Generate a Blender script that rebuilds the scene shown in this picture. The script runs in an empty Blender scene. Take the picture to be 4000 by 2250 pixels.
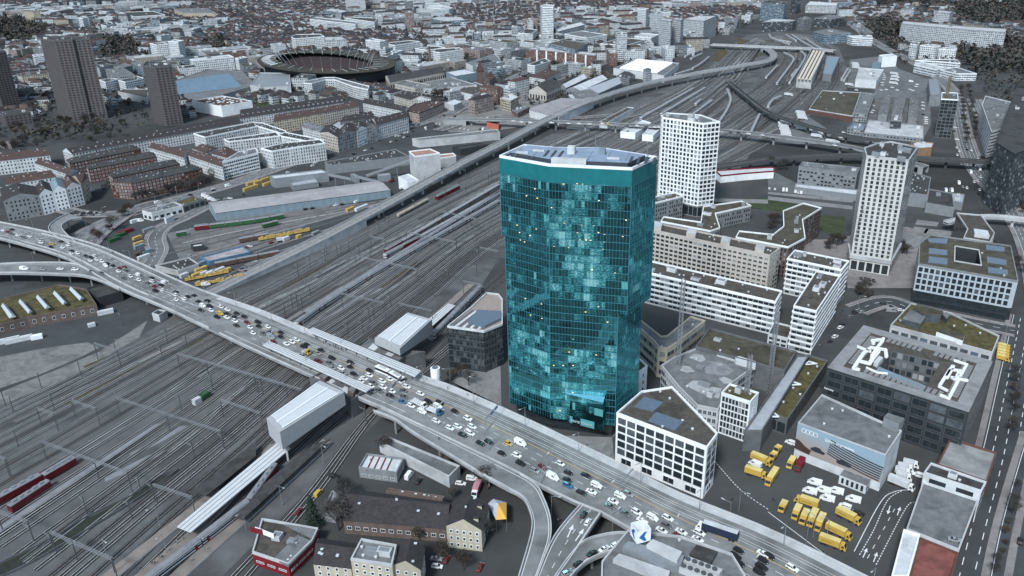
import bpy, math, random
from mathutils import Vector, Matrix
R = math.radians
random.seed(7)
S = bpy.context.scene
# ---------------- camera ----------------
CH, F, PITCH, ROLL = 215.0, 3200.0, R(24.3), R(1.55)
cam = bpy.data.objects.new('camera', bpy.data.cameras.new('camera'))
S.collection.objects.link(cam); S.camera = cam
cam.data.sensor_width = 36; cam.data.lens = F/4000*36
cam.data.clip_start = 1; cam.data.clip_end = 20000
CR = Matrix.Rotation(math.pi/2-PITCH, 3, 'X') @ Matrix.Rotation(-ROLL, 3, 'Z')
cam.matrix_world = Matrix.Translation((0, 0, CH)) @ CR.to_4x4()
CRI = CR.transposed()
# ---------------- world and sun ----------------
W = bpy.data.worlds.new('World'); S.world = W; W.use_nodes = True
nt = W.node_tree
sky = nt.nodes.new('ShaderNodeTexSky'); sky.sky_type = 'NISHITA'; sky.sun_disc = False
SE, SA = R(46), R(205)
sky.sun_elevation = SE; sky.sun_rotation = SA; sky.air_density = 1.0; sky.dust_density = 2.0; sky.ozone_density = 1.6
bgn = nt.nodes['Background']; tn = nt.nodes.new('ShaderNodeMix'); tn.data_type = 'RGBA'; tn.blend_type = 'MULTIPLY'; tn.inputs[0].default_value = 1; tn.inputs[7].default_value = (.79, .97, 1.09, 1); hs = nt.nodes.new('ShaderNodeHueSaturation'); hs.inputs['Saturation'].default_value = .42; nt.links.new(sky.outputs[0], hs.inputs['Color']); nt.links.new(hs.outputs[0], tn.inputs[6]); nt.links.new(tn.outputs[2], bgn.inputs[0]); bgn.inputs[1].default_value = 0.064
sd = bpy.data.lights.new('sun', 'SUN'); sd.energy = 1.5; sd.angle = R(10); sd.color = (1, .985, .96)
sun = bpy.data.objects.new('sun', sd); S.collection.objects.link(sun)
sv = Vector((math.sin(SA)*math.cos(SE), math.cos(SA)*math.cos(SE), math.sin(SE)))
sun.rotation_euler = sv.to_track_quat('Z', 'Y').to_euler(); sun.location = (0, 0, 400)
S.view_settings.view_transform = 'Standard'; S.view_settings.look = 'None'
S.view_settings.gamma = 1; S.view_settings.exposure = 1.25
# ---------------- picture <-> place ----------------
TY = [0, 562.5, 1125, 1687.5]
def T(n, *a):
    c, r = n % 4, n//4; s = 1.456 if n in (13, 14, 15) else 2.575
    return [(c*1000+a[i]/s, TY[r]+a[i+1]/s) for i in range(0, len(a), 2)]
def O(*a): return [(a[i]/.644, a[i+1]/.644) for i in range(0, len(a), 2)]
def ray(p): return CR @ Vector((p[0]-2000, -(p[1]-1125), -F))
def G(p, z=0.0):
    d = ray(p); t = (z-CH)/d.z
    return Vector((d.x*t, d.y*t, z))
def GG(ps, z=0.0): return [G(p, z) for p in ps]
def px(v):
    l = CRI @ (Vector(v)-Vector((0, 0, CH)))
    if l.z > -1: return (-9e9, -9e9)
    return (2000+l.x/-l.z*F, 1125-l.y/-l.z*F)
def hgt(roof, base, z0=0.0):
    b = G(base, z0); d = ray(roof)
    return CH+d.z*math.hypot(b.x, b.y)/math.hypot(d.x, d.y)-z0
def inpoly(p, P):
    c = False; j = len(P)-1
    for i in range(len(P)):
        if (P[i][1] > p[1]) != (P[j][1] > p[1]) and p[0] < (P[j][0]-P[i][0])*(p[1]-P[i][1])/(P[j][1]-P[i][1])+P[i][0]: c = not c
        j = i
    return c
# ---------------- materials ----------------
MATS = {}
def mat(name, col, rough=.85, var=.18, sc=.25, metal=0, dirt=0, bump=0, spec=.3):
    if name in MATS: return MATS[name]
    m = bpy.data.materials.new(name); m.use_nodes = True; n = m.node_tree.nodes; l = m.node_tree.links
    b = n['Principled BSDF']; b.inputs['Roughness'].default_value = rough; b.inputs['Metallic'].default_value = metal
    b.inputs['Specular IOR Level'].default_value = spec
    c = (*col, 1)
    if var:
        g = n.new('ShaderNodeNewGeometry'); no = n.new('ShaderNodeTexNoise'); no.inputs['Scale'].default_value = sc; no.inputs['Detail'].default_value = 7; no.inputs['Roughness'].default_value = .65
        l.new(g.outputs['Position'], no.inputs['Vector'])
        mr = n.new('ShaderNodeMapRange'); mr.inputs[1].default_value = .3; mr.inputs[2].default_value = .7; mr.inputs[3].default_value = 1-var; mr.inputs[4].default_value = 1+var
        l.new(no.outputs[0], mr.inputs[0])
        v = n.new('ShaderNodeVectorMath'); v.operation = 'SCALE'; v.inputs[0].default_value = col; l.new(mr.outputs[0], v.inputs['Scale'])
        out = v.outputs[0]
        if dirt:
            n2 = n.new('ShaderNodeTexNoise'); n2.inputs['Scale'].default_value = sc*.22; n2.inputs['Detail'].default_value = 5; n2.inputs['Distortion'].default_value = 1.2
            l.new(g.outputs['Position'], n2.inputs['Vector'])
            m2 = n.new('ShaderNodeMapRange'); m2.inputs[1].default_value = .5; m2.inputs[2].default_value = .62; m2.inputs[3].default_value = 1; m2.inputs[4].default_value = 1-dirt
            l.new(n2.outputs[0], m2.inputs[0])
            v2 = n.new('ShaderNodeVectorMath'); v2.operation = 'SCALE'; l.new(out, v2.inputs[0]); l.new(m2.outputs[0], v2.inputs['Scale']); out = v2.outputs[0]
        l.new(out, b.inputs['Base Color'])
        if bump:
            bu = n.new('ShaderNodeBump'); bu.inputs['Strength'].default_value = bump; bu.inputs['Distance'].default_value = .3
            l.new(no.outputs[0], bu.inputs['Height']); l.new(bu.outputs[0], b.inputs['Normal'])
    else: b.inputs['Base Color'].default_value = c
    MATS[name] = m; return m
def math_(n, l, op, a, b=None):
    x = n.new('ShaderNodeMath'); x.operation = op
    for i, v in enumerate((a, b)):
        if v is None: continue
        if isinstance(v, (int, float)): x.inputs[i].default_value = v
        else: l.new(v, x.inputs[i])
    return x.outputs[0]
def wall_mat(name, col, w=.5, h=.5, glass=(.025, .035, .045), w2=.12):
    """wall with a grid of windows, one per UV cell (UV is in bays and floors)"""
    if name in MATS: return MATS[name]
    m = bpy.data.materials.new(name); m.use_nodes = True; n = m.node_tree.nodes; l = m.node_tree.links
    b = n['Principled BSDF']
    uv = n.new('ShaderNodeUVMap'); s = n.new('ShaderNodeSeparateXYZ'); l.new(uv.outputs[0], s.inputs[0])
    fu = math_(n, l, 'FRACT', s.outputs[0]); fv = math_(n, l, 'FRACT', s.outputs[1])
    mu = math_(n, l, 'LESS_THAN', math_(n, l, 'ABSOLUTE', math_(n, l, 'SUBTRACT', fu, .5)), w/2)
    mv = math_(n, l, 'LESS_THAN', math_(n, l, 'ABSOLUTE', math_(n, l, 'SUBTRACT', fv, .5)), h/2)
    mk = math_(n, l, 'MULTIPLY', mu, mv)
    fl = n.new('ShaderNodeVectorMath'); fl.operation = 'FLOOR'; l.new(uv.outputs[0], fl.inputs[0])
    wn = n.new('ShaderNodeTexWhiteNoise'); wn.noise_dimensions = '2D'; l.new(fl.outputs[0], wn.inputs[0])
    r1 = math_(n, l, 'POWER', wn.outputs[0], 5.0)
    gm = n.new('ShaderNodeMix'); gm.data_type = 'RGBA'; gm.inputs[6].default_value = (*glass, 1); gm.inputs[7].default_value = (.4, .43, .46, 1); l.new(r1, gm.inputs[0])
    g = n.new('ShaderNodeNewGeometry'); no = n.new('ShaderNodeTexNoise'); no.inputs['Scale'].default_value = .22; no.inputs['Detail'].default_value = 6
    l.new(g.outputs['Position'], no.inputs['Vector'])
    mr = n.new('ShaderNodeMapRange'); mr.inputs[1].default_value = .3; mr.inputs[2].default_value = .7; mr.inputs[3].default_value = .78; mr.inputs[4].default_value = 1.12
    l.new(no.outputs[0], mr.inputs[0])
    v = n.new('ShaderNodeVectorMath'); v.operation = 'SCALE'; v.inputs[0].default_value = col; l.new(mr.outputs[0], v.inputs['Scale'])
    mx = n.new('ShaderNodeMix'); mx.data_type = 'RGBA'; l.new(mk, mx.inputs[0]); l.new(v.outputs[0], mx.inputs[6]); l.new(gm.outputs[2], mx.inputs[7])
    l.new(mx.outputs[2], b.inputs['Base Color'])
    ro = math_(n, l, 'SUBTRACT', .85, math_(n, l, 'MULTIPLY', mk, .65)); l.new(ro, b.inputs['Roughness'])
    MATS[name] = m; return m
white = mat('white_render', (.74, .78, .81), .8, .1, .3, dirt=.1)
offwhite = mat('pale_render', (.52, .55, .575), .85, .14, .3, dirt=.15)
beige = mat('beige_stone', (.43, .41, .38), .85, .12, .3, dirt=.12)
yellowish = mat('cream_render', (.42, .39, .315), .85, .12, .3, dirt=.15)
greyw = mat('grey_render', (.2, .218, .236), .85, .15, .3, dirt=.2)
darkw = mat('dark_cladding', (.032, .038, .044), .6, .2, .4)
brick = mat('red_brick', (.12, .062, .053), .9, .25, .8, dirt=.15)
brownbrick = mat('brown_brick', (.13, .1, .092), .9, .22, .8, dirt=.15)
redpaint = mat('red_paint', (.16, .014, .022), .6, .15, .5)
conc = mat('concrete', (.27, .285, .3), .88, .2, .15, dirt=.28, bump=.1)
lconc = mat('pale_concrete', (.42, .44, .46), .85, .15, .2, dirt=.2)
dconc = mat('dark_concrete', (.11, .12, .13), .9, .22, .3, dirt=.25)
flatgrey = mat('grey_roofing', (.145, .155, .165), .92, .25, .3, dirt=.3)
flatdark = mat('dark_roofing', (.05, .053, .055), .95, .3, .4, dirt=.3)
flatbrown = mat('brown_gravel_roofing', (.075, .069, .062), .95, .35, .6, dirt=.3)
greenroof = mat('mossy_roofing', (.082, .074, .034), .97, .5, .35, dirt=.35)
sedum = mat('sedum_roofing', (.07, .066, .05), .97, .4, .3, dirt=.3)
flatwhite = mat('pale_roofing', (.5, .53, .56), .8, .14, .3, dirt=.15)
tileroof = mat('dark_roof_tiles', (.038, .036, .039), .9, .3, 1.2, dirt=.2)
redroof = mat('red_roof_tiles', (.072, .049, .046), .9, .3, 1.2, dirt=.2)
metalroof = mat('metal_sheet', (.4, .43, .47), .45, .12, .3, metal=.2, dirt=.1)
metalgrey = mat('grey_metal', (.25, .275, .3), .5, .12, .4, metal=.3)
bluemetal = mat('blue_grey_cladding', (.17, .235, .28), .55, .12, .3)
glassd = mat('dark_glass', (.02, .028, .034), .12, .3, .5, spec=.8)
glassg = mat('grey_glass', (.07, .085, .1), .15, .4, .3, spec=.8)
blind = mat('window_blind', (.22, .24, .26), .6, .15, .5)
solar = mat('solar_panel', (.1, .14, .19), .25, .15, .8, spec=.6)
steel = mat('galvanised_steel', (.28, .3, .32), .5, .15, 1, metal=.4)
darksteel = mat('dark_steel', (.07, .078, .085), .6, .2, 1)
# ---------------- mesh helpers ----------------
COL = S.collection
class MB:
    def __init__(s): s.v = []; s.f = []; s.m = []; s.uv = []
    def face(s, pts, m=0, uv=None):
        i = len(s.v); s.v += [tuple(p) for p in pts]; s.f.append(tuple(range(i, i+len(pts)))); s.m.append(m)
        s.uv += uv if uv else [(0, 0)]*len(pts)
    def mesh6(s, c, m=0, mt=None, bottom=True):
        # c: 4 bottom (ccw), 4 top
        for k in range(4): s.face((c[k], c[(k+1) % 4], c[4+(k+1) % 4], c[4+k]), m)
        s.face(c[4:], m if mt is None else mt)
        if bottom: s.face(c[3::-1], m)
    def box(s, x, y, z, sx, sy, sz, a=0, m=0, mt=None, taper=1):
        ca, sa = math.cos(a), math.sin(a); c = []
        for zz, t in ((z, 1), (z+sz, taper)):
            for u, w in ((-1, -1), (1, -1), (1, 1), (-1, 1)):
                dx, dy = u*sx/2*t, w*sy/2*t
                c.append((x+dx*ca-dy*sa, y+dx*sa+dy*ca, zz))
        s.mesh6(c, m, mt)
    def beam(s, p, q, w, h=None, m=0):
        p, q = Vector(p), Vector(q); h = h or w; d = (q-p)
        if d.length < 1e-6: return
        d.normalize()
        sd = d.cross(Vector((0, 0, 1))) if abs(d.z) < .95 else Vector((1, 0, 0)); sd.normalize(); up = sd.cross(d)
        a = sd*(w/2); b = up*(h/2)
        s.mesh6([p-a-b, p+a-b, q+a-b, q-a-b, p-a+b, p+a+b, q+a+b, q-a+b], m)
    def tube(s, p, q, r, r2=None, n=6, m=0, cap=True):
        p, q = Vector(p), Vector(q); r2 = r if r2 is None else r2; d = (q-p).normalized()
        a = d.orthogonal().normalized(); b = d.cross(a); A = []; B = []
        for k in range(n):
            t = 2*math.pi*k/n; o = a*math.cos(t)+b*math.sin(t); A.append(p+o*r); B.append(q+o*r2)
        for k in range(n): s.face((A[k], A[(k+1) % n], B[(k+1) % n], B[k]), m)
        if cap: s.face(B, m); s.face(A[::-1], m)
    def prism(s, P, z0, z1, m=0, mt=None, bay=3.2, fh=3.2, bottom=False, holes=None):
        n = len(P); H = z1-z0; fl = max(1, round(H/fh)) if fh else 1
        for k in range(n):
            a, b = P[k], P[(k+1) % n]; L = math.hypot(b[0]-a[0], b[1]-a[1]); cb = max(1, round(L/bay))
            o = 7*k
            s.face(((a[0], a[1], z0), (b[0], b[1], z0), (b[0], b[1], z1), (a[0], a[1], z1)), m, [(o, 0), (o+cb, 0), (o+cb, fl), (o, fl)])
        if mt is not None: s.face([(p[0], p[1], z1) for p in P], mt)
        if bottom: s.face([(p[0], p[1], z0) for p in P[::-1]], m)
    def build(s, name, mats, parent=None, kind=None, smooth=False, raw=False):
        me = bpy.data.meshes.new(name)
        o = [0, 0, 0]; pp = parent
        while pp is not None and not raw: o = [o[i]+pp.location[i] for i in range(3)]; pp = pp.parent
        me.from_pydata([(x-o[0], y-o[1], z-o[2]) for x, y, z in s.v] if parent is not None and not raw else s.v, [], s.f)
        for mm in (mats if isinstance(mats, (list, tuple)) else [mats]): me.materials.append(mm)
        me.polygons.foreach_set('material_index', s.m)
        if any(u != (0, 0) for u in s.uv):
            ul = me.uv_layers.new(name='UVMap'); ul.data.foreach_set('uv', [c for u in s.uv for c in u])
        if smooth: me.polygons.foreach_set('use_smooth', [True]*len(s.f))
        me.update()
        ob = bpy.data.objects.new(name, me); COL.objects.link(ob)
        if parent is not None: ob.parent = parent
        if kind: ob['kind'] = kind
        return ob
def thing(name, label, cat, loc=(0, 0, 0), group=None, rz=0):
    o = bpy.data.objects.new(name, None); COL.objects.link(o); o.location = loc; o.rotation_euler = (0, 0, rz); o.empty_display_size = 1
    o['label'] = label; o['category'] = cat
    if group: o['group'] = group
    return o
def tag(o, label, cat, group=None):
    o['label'] = label; o['category'] = cat
    if group: o['group'] = group
    return o
def dup(root, loc, rz, skip=()):
    r = root.copy(); COL.objects.link(r); r.location = loc; r.rotation_euler = (0, 0, rz)
    for c in KIDS[root.name]:
        d = c.copy(); COL.objects.link(d); d.parent = r
    return r
KIDS = {}
FOOT = []
AUTO = []   # (object, base label, group, z) labelled at the end by what stands beside each one
def auto(o, base, cat, group): o['category'] = cat; AUTO.append((o, base, group))
def ccw(P):
    a = sum(P[i][0]*P[(i+1) % len(P)][1]-P[(i+1) % len(P)][0]*P[i][1] for i in range(len(P)))
    return P if a > 0 else P[::-1]
def inset(P, d):
    n = len(P); out = []
    for i in range(n):
        a, b, c = Vector(P[i-1][:2]), Vector(P[i][:2]), Vector(P[(i+1) % n][:2])
        e1 = (b-a).normalized(); e2 = (c-b).normalized(); n1 = Vector((-e1.y, e1.x)); n2 = Vector((-e2.y, e2.x))
        k = n1+n2
        if k.length < .2: out.append(tuple(b+n1*d)); continue
        k.normalize(); out.append(tuple(b+k*(d/max(.35, k.dot(n1)))))
    return out
WIN = {}
def win_mesh(w, h, gm, fm, depth=.12):
    key = (round(w, 1), round(h, 1), gm.name, fm.name if fm else '')
    if key in WIN: return WIN[key]
    w, h = key[0], key[1]; b = MB()
    t = min(.14, w*.12)
    b.face(((-w/2, -.04, 0), (w/2, -.04, 0), (w/2, -.04, h), (-w/2, -.04, h)), 0)
    if fm:
        for x0, x1, z0, z1 in ((-w/2-.05, -w/2+t, -.05, h+.05), (w/2-t, w/2+.05, -.05, h+.05), (-w/2+t, w/2-t, h-t, h+.05), (-w/2+t, w/2-t, -.05, t)):
            b.mesh6([(x0, -depth, z0), (x1, -depth, z0), (x1, .01, z0), (x0, .01, z0), (x0, -depth, z1), (x1, -depth, z1), (x1, .01, z1), (x0, .01, z1)], 1)
        if w > 1.6: b.box(0, -depth/2, t, .08, depth, h-2*t, 0, 1)
    me_o = b.build('window', [gm, fm or gm]); me = me_o.data; bpy.data.objects.remove(me_o); WIN[key] = me
    return me
def windows(parent, P, z0, z1, fh=3.3, bay=3.2, w=1.6, h=1.6, gm=None, fm=None, sill=.9, cap=90, gm2=None, edges=None, margin=.5, name='window', gm2p=.22):
    gm = gm or glassd; fl = max(1, round((z1-z0)/fh)); fh = (z1-z0)/fl; n = len(P); L_ = []
    for k in range(n):
        if edges is not None and k not in edges: continue
        a, b = Vector(P[k][:2]), Vector(P[(k+1) % n][:2]); e = b-a; L = e.length
        if L < 2: continue
        nn = Vector((e.y, -e.x))/L; mid = (a+b)/2
        if nn.dot(-mid) <= 0: continue
        cols = max(1, round((L-2*margin)/bay)); st = (L-2*margin)/cols; an = math.atan2(e.y, e.x); ww = min(w, st*.94)
        hh = min(h, fh*.92); sl = min(sill, fh-hh-.05)
        for c in range(cols):
            p = a+e*((margin+(c+.5)*st)/L)
            for f in range(fl):
                L_.append((p.x, p.y, z0+f*fh+sl, an, ww, hh))
    L_.sort(key=lambda t: t[0]**2+t[1]**2+(t[2]-CH)**2)
    rest = L_[cap:]; off = parent.location
    for x, y, z, an, ww, hh in L_[:cap]:
        g = gm2 if gm2 and random.random() < gm2p else gm
        o = bpy.data.objects.new(name, win_mesh(ww, hh, g, fm)); COL.objects.link(o); o.parent = parent
        o.location = (x-off.x, y-off.y, z-off.z); o.rotation_euler = (0, 0, an)
    if rest:
        b = MB()
        for x, y, z, an, ww, hh in rest:
            ca, sa = math.cos(an), math.sin(an); nx, ny = sa*.06, -ca*.06
            dx, dy = ca*ww/2, sa*ww/2
            b.face(((x-dx+nx, y-dy+ny, z), (x+dx+nx, y+dy+ny, z), (x+dx+nx, y+dy+ny, z+hh), (x-dx+nx, y-dy+ny, z+hh)), 1 if gm2 and random.random() < gm2p else 0)
        b.build(name+'_grid', [gm, gm2 or gm], parent, kind='stuff')
def bands(parent, P, zs, d, hh, m, name='floor_band'):
    Q = inset(P, -d); n = len(P)
    b = MB()
    for z in zs:
        b.prism(Q, z, z+hh, 0, None)
        for k in range(n):
            a, c, e, f = Q[k], Q[(k+1) % n], P[(k+1) % n], P[k]
            b.face(((*a, z+hh), (*c, z+hh), (*e, z+hh), (*f, z+hh))); b.face(((*f, z), (*e, z), (*c, z), (*a, z)))
    return b.build(name, m, parent)
def parapet(parent, P, z, m, t=.5, h=.9, name='parapet'):
    I = inset(P, t); b = MB(); n = len(P)
    O_ = inset(P, -.06)
    for k in range(n):
        a, c = O_[k], O_[(k+1) % n]; ai, ci = I[k], I[(k+1) % n]
        b.face(((*a, z-.3), (*c, z-.3), (*c, z+h), (*a, z+h)), 0)
        b.face(((*a, z+h), (*c, z+h), (*ci, z+h), (*ai, z+h)), 0)
        b.face(((*ci, z), (*ai, z), (*ai, z+h), (*ci, z+h)), 0)
    return b.build(name, m, parent)
def inside_pts(P, n, marg=2.5, rnd=random):
    Q = inset(P, marg); xs = [p[0] for p in P]; ys = [p[1] for p in P]; out = []
    for _ in range(n*30):
        if len(out) >= n: break
        p = (rnd.uniform(min(xs), max(xs)), rnd.uniform(min(ys), max(ys)))
        if inpoly(p, Q) and all(math.hypot(p[0]-q[0], p[1]-q[1]) > marg for q in out): out.append(p)
    return out
def edge_ang(P):
    best = max(range(len(P)), key=lambda k: (Vector(P[k][:2])-Vector(P[(k+1) % len(P)][:2])).length)
    e = Vector(P[(best+1) % len(P)][:2])-Vector(P[best][:2]); return math.atan2(e.y, e.x)
def roofbits(parent, P, z, units=3, vents=6, m=None):
    a = edge_ang(P)
    for i, (x, y) in enumerate(inside_pts(P, units, 3.5)):
        b = MB(); sx, sy, h = random.uniform(2.5, 6), random.uniform(2, 3.5), random.uniform(1.2, 2.6)
        b.box(x, y, z, sx, sy, h, a); b.box(x, y, z+h, sx*.7, sy*.6, .25, a, 1)
        b.build('rooftop_unit', [m or random.choice([offwhite, metalgrey, lconc]), metalgrey], parent)
    for i, (x, y) in enumerate(inside_pts(P, vents, 1.6)):
        b = MB(); b.tube((x, y, z), (x, y, z+.7), .45, .45, 7); b.tube((x, y, z+.7), (x, y, z+.9), .65, .3, 7); b.build('roof_vent', [flatwhite], parent)
def building(label, roof, base=None, h=None, name='office_building', cat='building', wall=None, rf=None, win=None, par=None, units=2, vents=4,
             gable=0, hip=0, dorm=0, group=None, rect=False, floors=None, tex=None, z0=0, chim=0, ribs=0, autolabel=False):
    """roof: picture points of the roof edge. base: (index, picture point of the foot below that corner)."""
    if h is None: h = hgt(roof[base[0]], base[1], z0)
    P = GG(roof, z0+h)
    if rect and len(P) == 3: P = [P[0], P[1], P[2], P[0]+P[2]-P[1]]
    P = ccw([(p.x, p.y) for p in P]); wall = wall or offwhite; rf = rf or flatgrey
    cx = sum(p[0] for p in P)/len(P); cy = sum(p[1] for p in P)/len(P)
    FOOT.append(P)
    t = thing(name, label, cat, (cx, cy, z0), group)
    if autolabel: auto(t, label, cat, group)
    b = MB(); tz = z0+h
    wm = tex or wall
    b.prism(P, z0, tz, 0, None, bay=3.0, fh=h/floors if floors else 3.1)
    rid = None
    if gable and len(P) == 4:
        l01 = (Vector(P[1])-Vector(P[0])).length; l12 = (Vector(P[2])-Vector(P[1])).length
        if l01 < l12: P4 = P[1:]+P[:1]
        else: P4 = P
        a, bb, c, d = [Vector(p) for p in P4]  # a-b long
        m1, m2 = (a+d)/2, (bb+c)/2; ax = (m2-m1).normalized()
        wd = (d-a).length/2; hp = hip*wd
        r1, r2 = m1+ax*hp, m2-ax*hp; zz = tz+gable
        rb = MB(); ov = .5
        oa = (a-d).normalized()*ov; dz = -gable/max(wd, 1)*ov
        v3 = lambda p, z: (p.x, p.y, z)
        rb.face((v3(a+oa, tz+dz), v3(bb+oa, tz+dz), v3(r2, zz), v3(r1, zz)), 0, [(0, 0), (5, 0), (5, 1), (0, 1)])
        rb.face((v3(c-oa, tz+dz), v3(d-oa, tz+dz), v3(r1, zz), v3(r2, zz)), 0)
        if hip: rb.face((v3(bb, tz), v3(c, tz), v3(r2, zz)), 0); rb.face((v3(d, tz), v3(a, tz), v3(r1, zz)), 0)
        else:
            b.face((v3(bb, tz), v3(c, tz), v3(r2, zz)), 0, [(0, 0)]*3); b.face((v3(d, tz), v3(a, tz), v3(r1, zz)), 0, [(0, 0)]*3)
        b.build('wall', [wm], t)
        ro = rb.build('roof', [rf], t)
        Lr = (r2-r1).length; an = math.atan2(ax.y, ax.x)
        front = a if a.length < d.length else d
        other = d if a.length < d.length else a
        inn = (other-front).normalized()
        if dorm:
            nd = min(24, max(1, int(Lr/dorm)))
            for k in range(nd):
                p = front+ax*(( (bb-a).length)*(k+.5)/nd)+inn*(wd*.38)
                q = MB(); zb = tz+gable*.25
                q.box(p.x, p.y, zb, 1.6, 1.8, 1.5, an, 0, 1); 
                q.box(p.x-inn.x*.93, p.y-inn.y*.93, zb+.45, 1.1, .1, .8, an, 2)
                q.build('dormer', [wall, rf, glassd], t)
        for k in range(chim):
            p = r1+(r2-r1)*((k+.5)/chim)+inn*random.uniform(-1.5, 1.5)
            q = MB(); q.box(p.x, p.y, zz-1.2, .9, .7, 2.2, an, 0); q.box(p.x, p.y, zz+1, 1.1, .9, .15, an, 1); q.build('chimney', [offwhite, flatdark], t)
        if vents:
            for k in range(vents):
                f = random.random(); s_ = random.uniform(.45, .8)
                p = front+ax*((bb-a).length*random.uniform(.05, .95))+inn*(wd*s_); zr = tz+gable*s_
                q = MB(); q.beam((p.x-ax.x*.5, p.y-ax.y*.5, zr+.12), (p.x+ax.x*.5, p.y+ax.y*.5, zr+.12), 1.3, .16); q.build('skylight', [flatwhite], t)
    else:
        b.build('wall', [wm], t)
        rb = MB(); rb.face([(p[0], p[1], tz) for p in P], 0); rb.build('roof', [rf], t)
        parapet(t, P, tz, par or wall)
        roofbits(t, P, tz, units, vents)
        if ribs:
            a_ = edge_ang(P)
    if win:
        w = dict(win); wz0 = w.pop('z0', .2); wt = w.pop('top', .6)
        windows(t, P, z0+wz0, tz-wt, **w)
    return t, P, z0+h
# ---------------- ground ----------------
asphalt = mat('asphalt', (.052, .058, .063), .93, .2, .08, dirt=.25, bump=.05)
asphalt2 = mat('worn_asphalt', (.13, .138, .147), .93, .2, .1, dirt=.25)
ballast = mat('rail_ballast', (.098, .102, .107), .97, .3, .06, dirt=.35, bump=.2)
bed = mat('sleeper_bed', (.028, .027, .028), .97, .4, .6)
gravel = mat('gravel', (.17, .175, .175), .97, .25, .3, dirt=.25)
railm = mat('rail_steel', (.62, .63, .63), .5, .25, .3)
railm2 = mat('dull_rail_steel', (.3, .3, .3), .6, .3, .3)
paint = mat('road_paint', (.62, .64, .66), .8, .15, 1)
ypaint = mat('yellow_road_paint', (.5, .36, .1), .8, .15, 1)
grassm = mat('grass', (.04, .056, .026), .98, .35, .15, dirt=.3)
scrub = mat('dry_scrub', (.07, .064, .038), .98, .45, .2, dirt=.3)
paving = mat('paving', (.21, .2, .2), .93, .2, .2, dirt=.25)
soil = mat('city_ground', (.056, .06, .062), .97, .35, .02, dirt=.35)
def sheet(name, P, z, m, kind='structure'):
    b = MB(); P = ccw([(p[0], p[1]) for p in P]); b.face([(x, y, z) for x, y in P]); return b.build(name, m, kind=kind)
b = MB(); b.face([(-7000, -3000, 0), (7000, -3000, 0), (7000, 9000, 0), (-7000, 9000, 0)]); b.build('ground', soil, kind='structure')
def smooth(P, k=6):
    P = [Vector(p) for p in P]; out = []
    for i in range(len(P)-1):
        p0, p1, p2, p3 = P[max(i-1, 0)], P[i], P[i+1], P[min(i+2, len(P)-1)]
        for j in range(k):
            t = j/k; out.append(.5*((2*p1)+(p2-p0)*t+(2*p0-5*p1+4*p2-p3)*t*t+(3*p1-p0-3*p2+p3)*t**3))
    out.append(P[-1]); return out
def resamp(P, n):
    d = [0]
    for i in range(1, len(P)): d.append(d[-1]+(P[i]-P[i-1]).length)
    out = []; j = 0
    for k in range(n):
        t = d[-1]*k/(n-1)
        while j < len(P)-2 and d[j+1] < t: j += 1
        f = (t-d[j])/max(1e-6, d[j+1]-d[j]); out.append(P[j].lerp(P[j+1], min(1, max(0, f))))
    return out
def strip(b, P, w, z, m=0, h=0):
    n = len(P); Lf, Rt = [], []
    for i in range(n):
        d = (P[min(i+1, n-1)]-P[max(i-1, 0)]); d.z = 0; d.normalize(); s = Vector((-d.y, d.x, 0))*(w/2)
        Lf.append(P[i]+s); Rt.append(P[i]-s)
    for i in range(n-1):
        a, c, e, f = Rt[i], Rt[i+1], Lf[i+1], Lf[i]
        q = lambda v, zz: (v.x, v.y, v.z+zz)
        b.face((q(a, z), q(c, z), q(e, z), q(f, z)), m)
        if h:
            b.face((q(a, z-h), q(c, z-h), q(c, z), q(a, z)), m); b.face((q(e, z-h), q(f, z-h), q(f, z), q(e, z)), m)
def dashes(b, P, w, z, on, off, m=0):
    L = sum((P[i+1]-P[i]).length for i in range(len(P)-1)); n = max(2, int(L/(on+off))*4); Q = resamp(P, n*2)
    st = L/(len(Q)-1); a = 0; i = 0
    while i < len(Q)-1:
        j = min(len(Q)-1, i+max(1, round(on/st))); strip(b, [Q[i], Q[j]], w, z, m); i = j+max(1, round(off/st))
RZ = [0]
def road(pts, w, lines=1, m=None, name='road', edge=True, z=.05):
    RZ[0] += .06; z += RZ[0]
    P = smooth(GG(pts)); b = MB(); strip(b, P, w, z); o = b.build(name, m or asphalt2, kind='structure')
    b = MB()
    if lines:
        for k in range(lines):
            off = (k+1)/(lines+1)-.5; b2 = [p+Vector((-d.y, d.x, 0))*(off*w) for p, d in [(P[i], (P[min(i+1, len(P)-1)]-P[max(i-1, 0)]).normalized()) for i in range(len(P))]]
            dashes(b, b2, .3, z+.02, 4, 5)
    if edge:
        for off in (-.46, .46):
            b2 = [p+Vector((-d.y, d.x, 0))*(off*w) for p, d in [(P[i], (P[min(i+1, len(P)-1)]-P[max(i-1, 0)]).normalized()) for i in range(len(P))]]
            strip(b, b2, .25, z+.02)
    if b.f: b.build('road_markings', paint, kind='structure')
    # raised pavements on both sides
    if edge:
        b = MB()
        for off in (-.5, .5):
            b2 = [p+Vector((-d.y, d.x, 0))*(off*w+math.copysign(1.4, off)) for p, d in [(P[i], (P[min(i+1, len(P)-1)]-P[max(i-1, 0)]).normalized()) for i in range(len(P))]]
            strip(b, b2, 2.6, z+.12, 0, .15)
        b.build('pavement', paving, kind='structure')
    return P
YARD = O(-500,1250,0,1020,280,890,520,745,640,715,1030,512,1250,405,1480,292,1700,212,1790,165,1830,120,1880,88,1950,80,2050,88,2110,120,2135,180,2130,225,2000,300,1900,370,1850,440,1650,500,1255,650,1140,830,960,1050,560,1449,420,1640,-500,1700)
sheet('rail_ballast', GG(YARD), .02, ballast)
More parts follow.
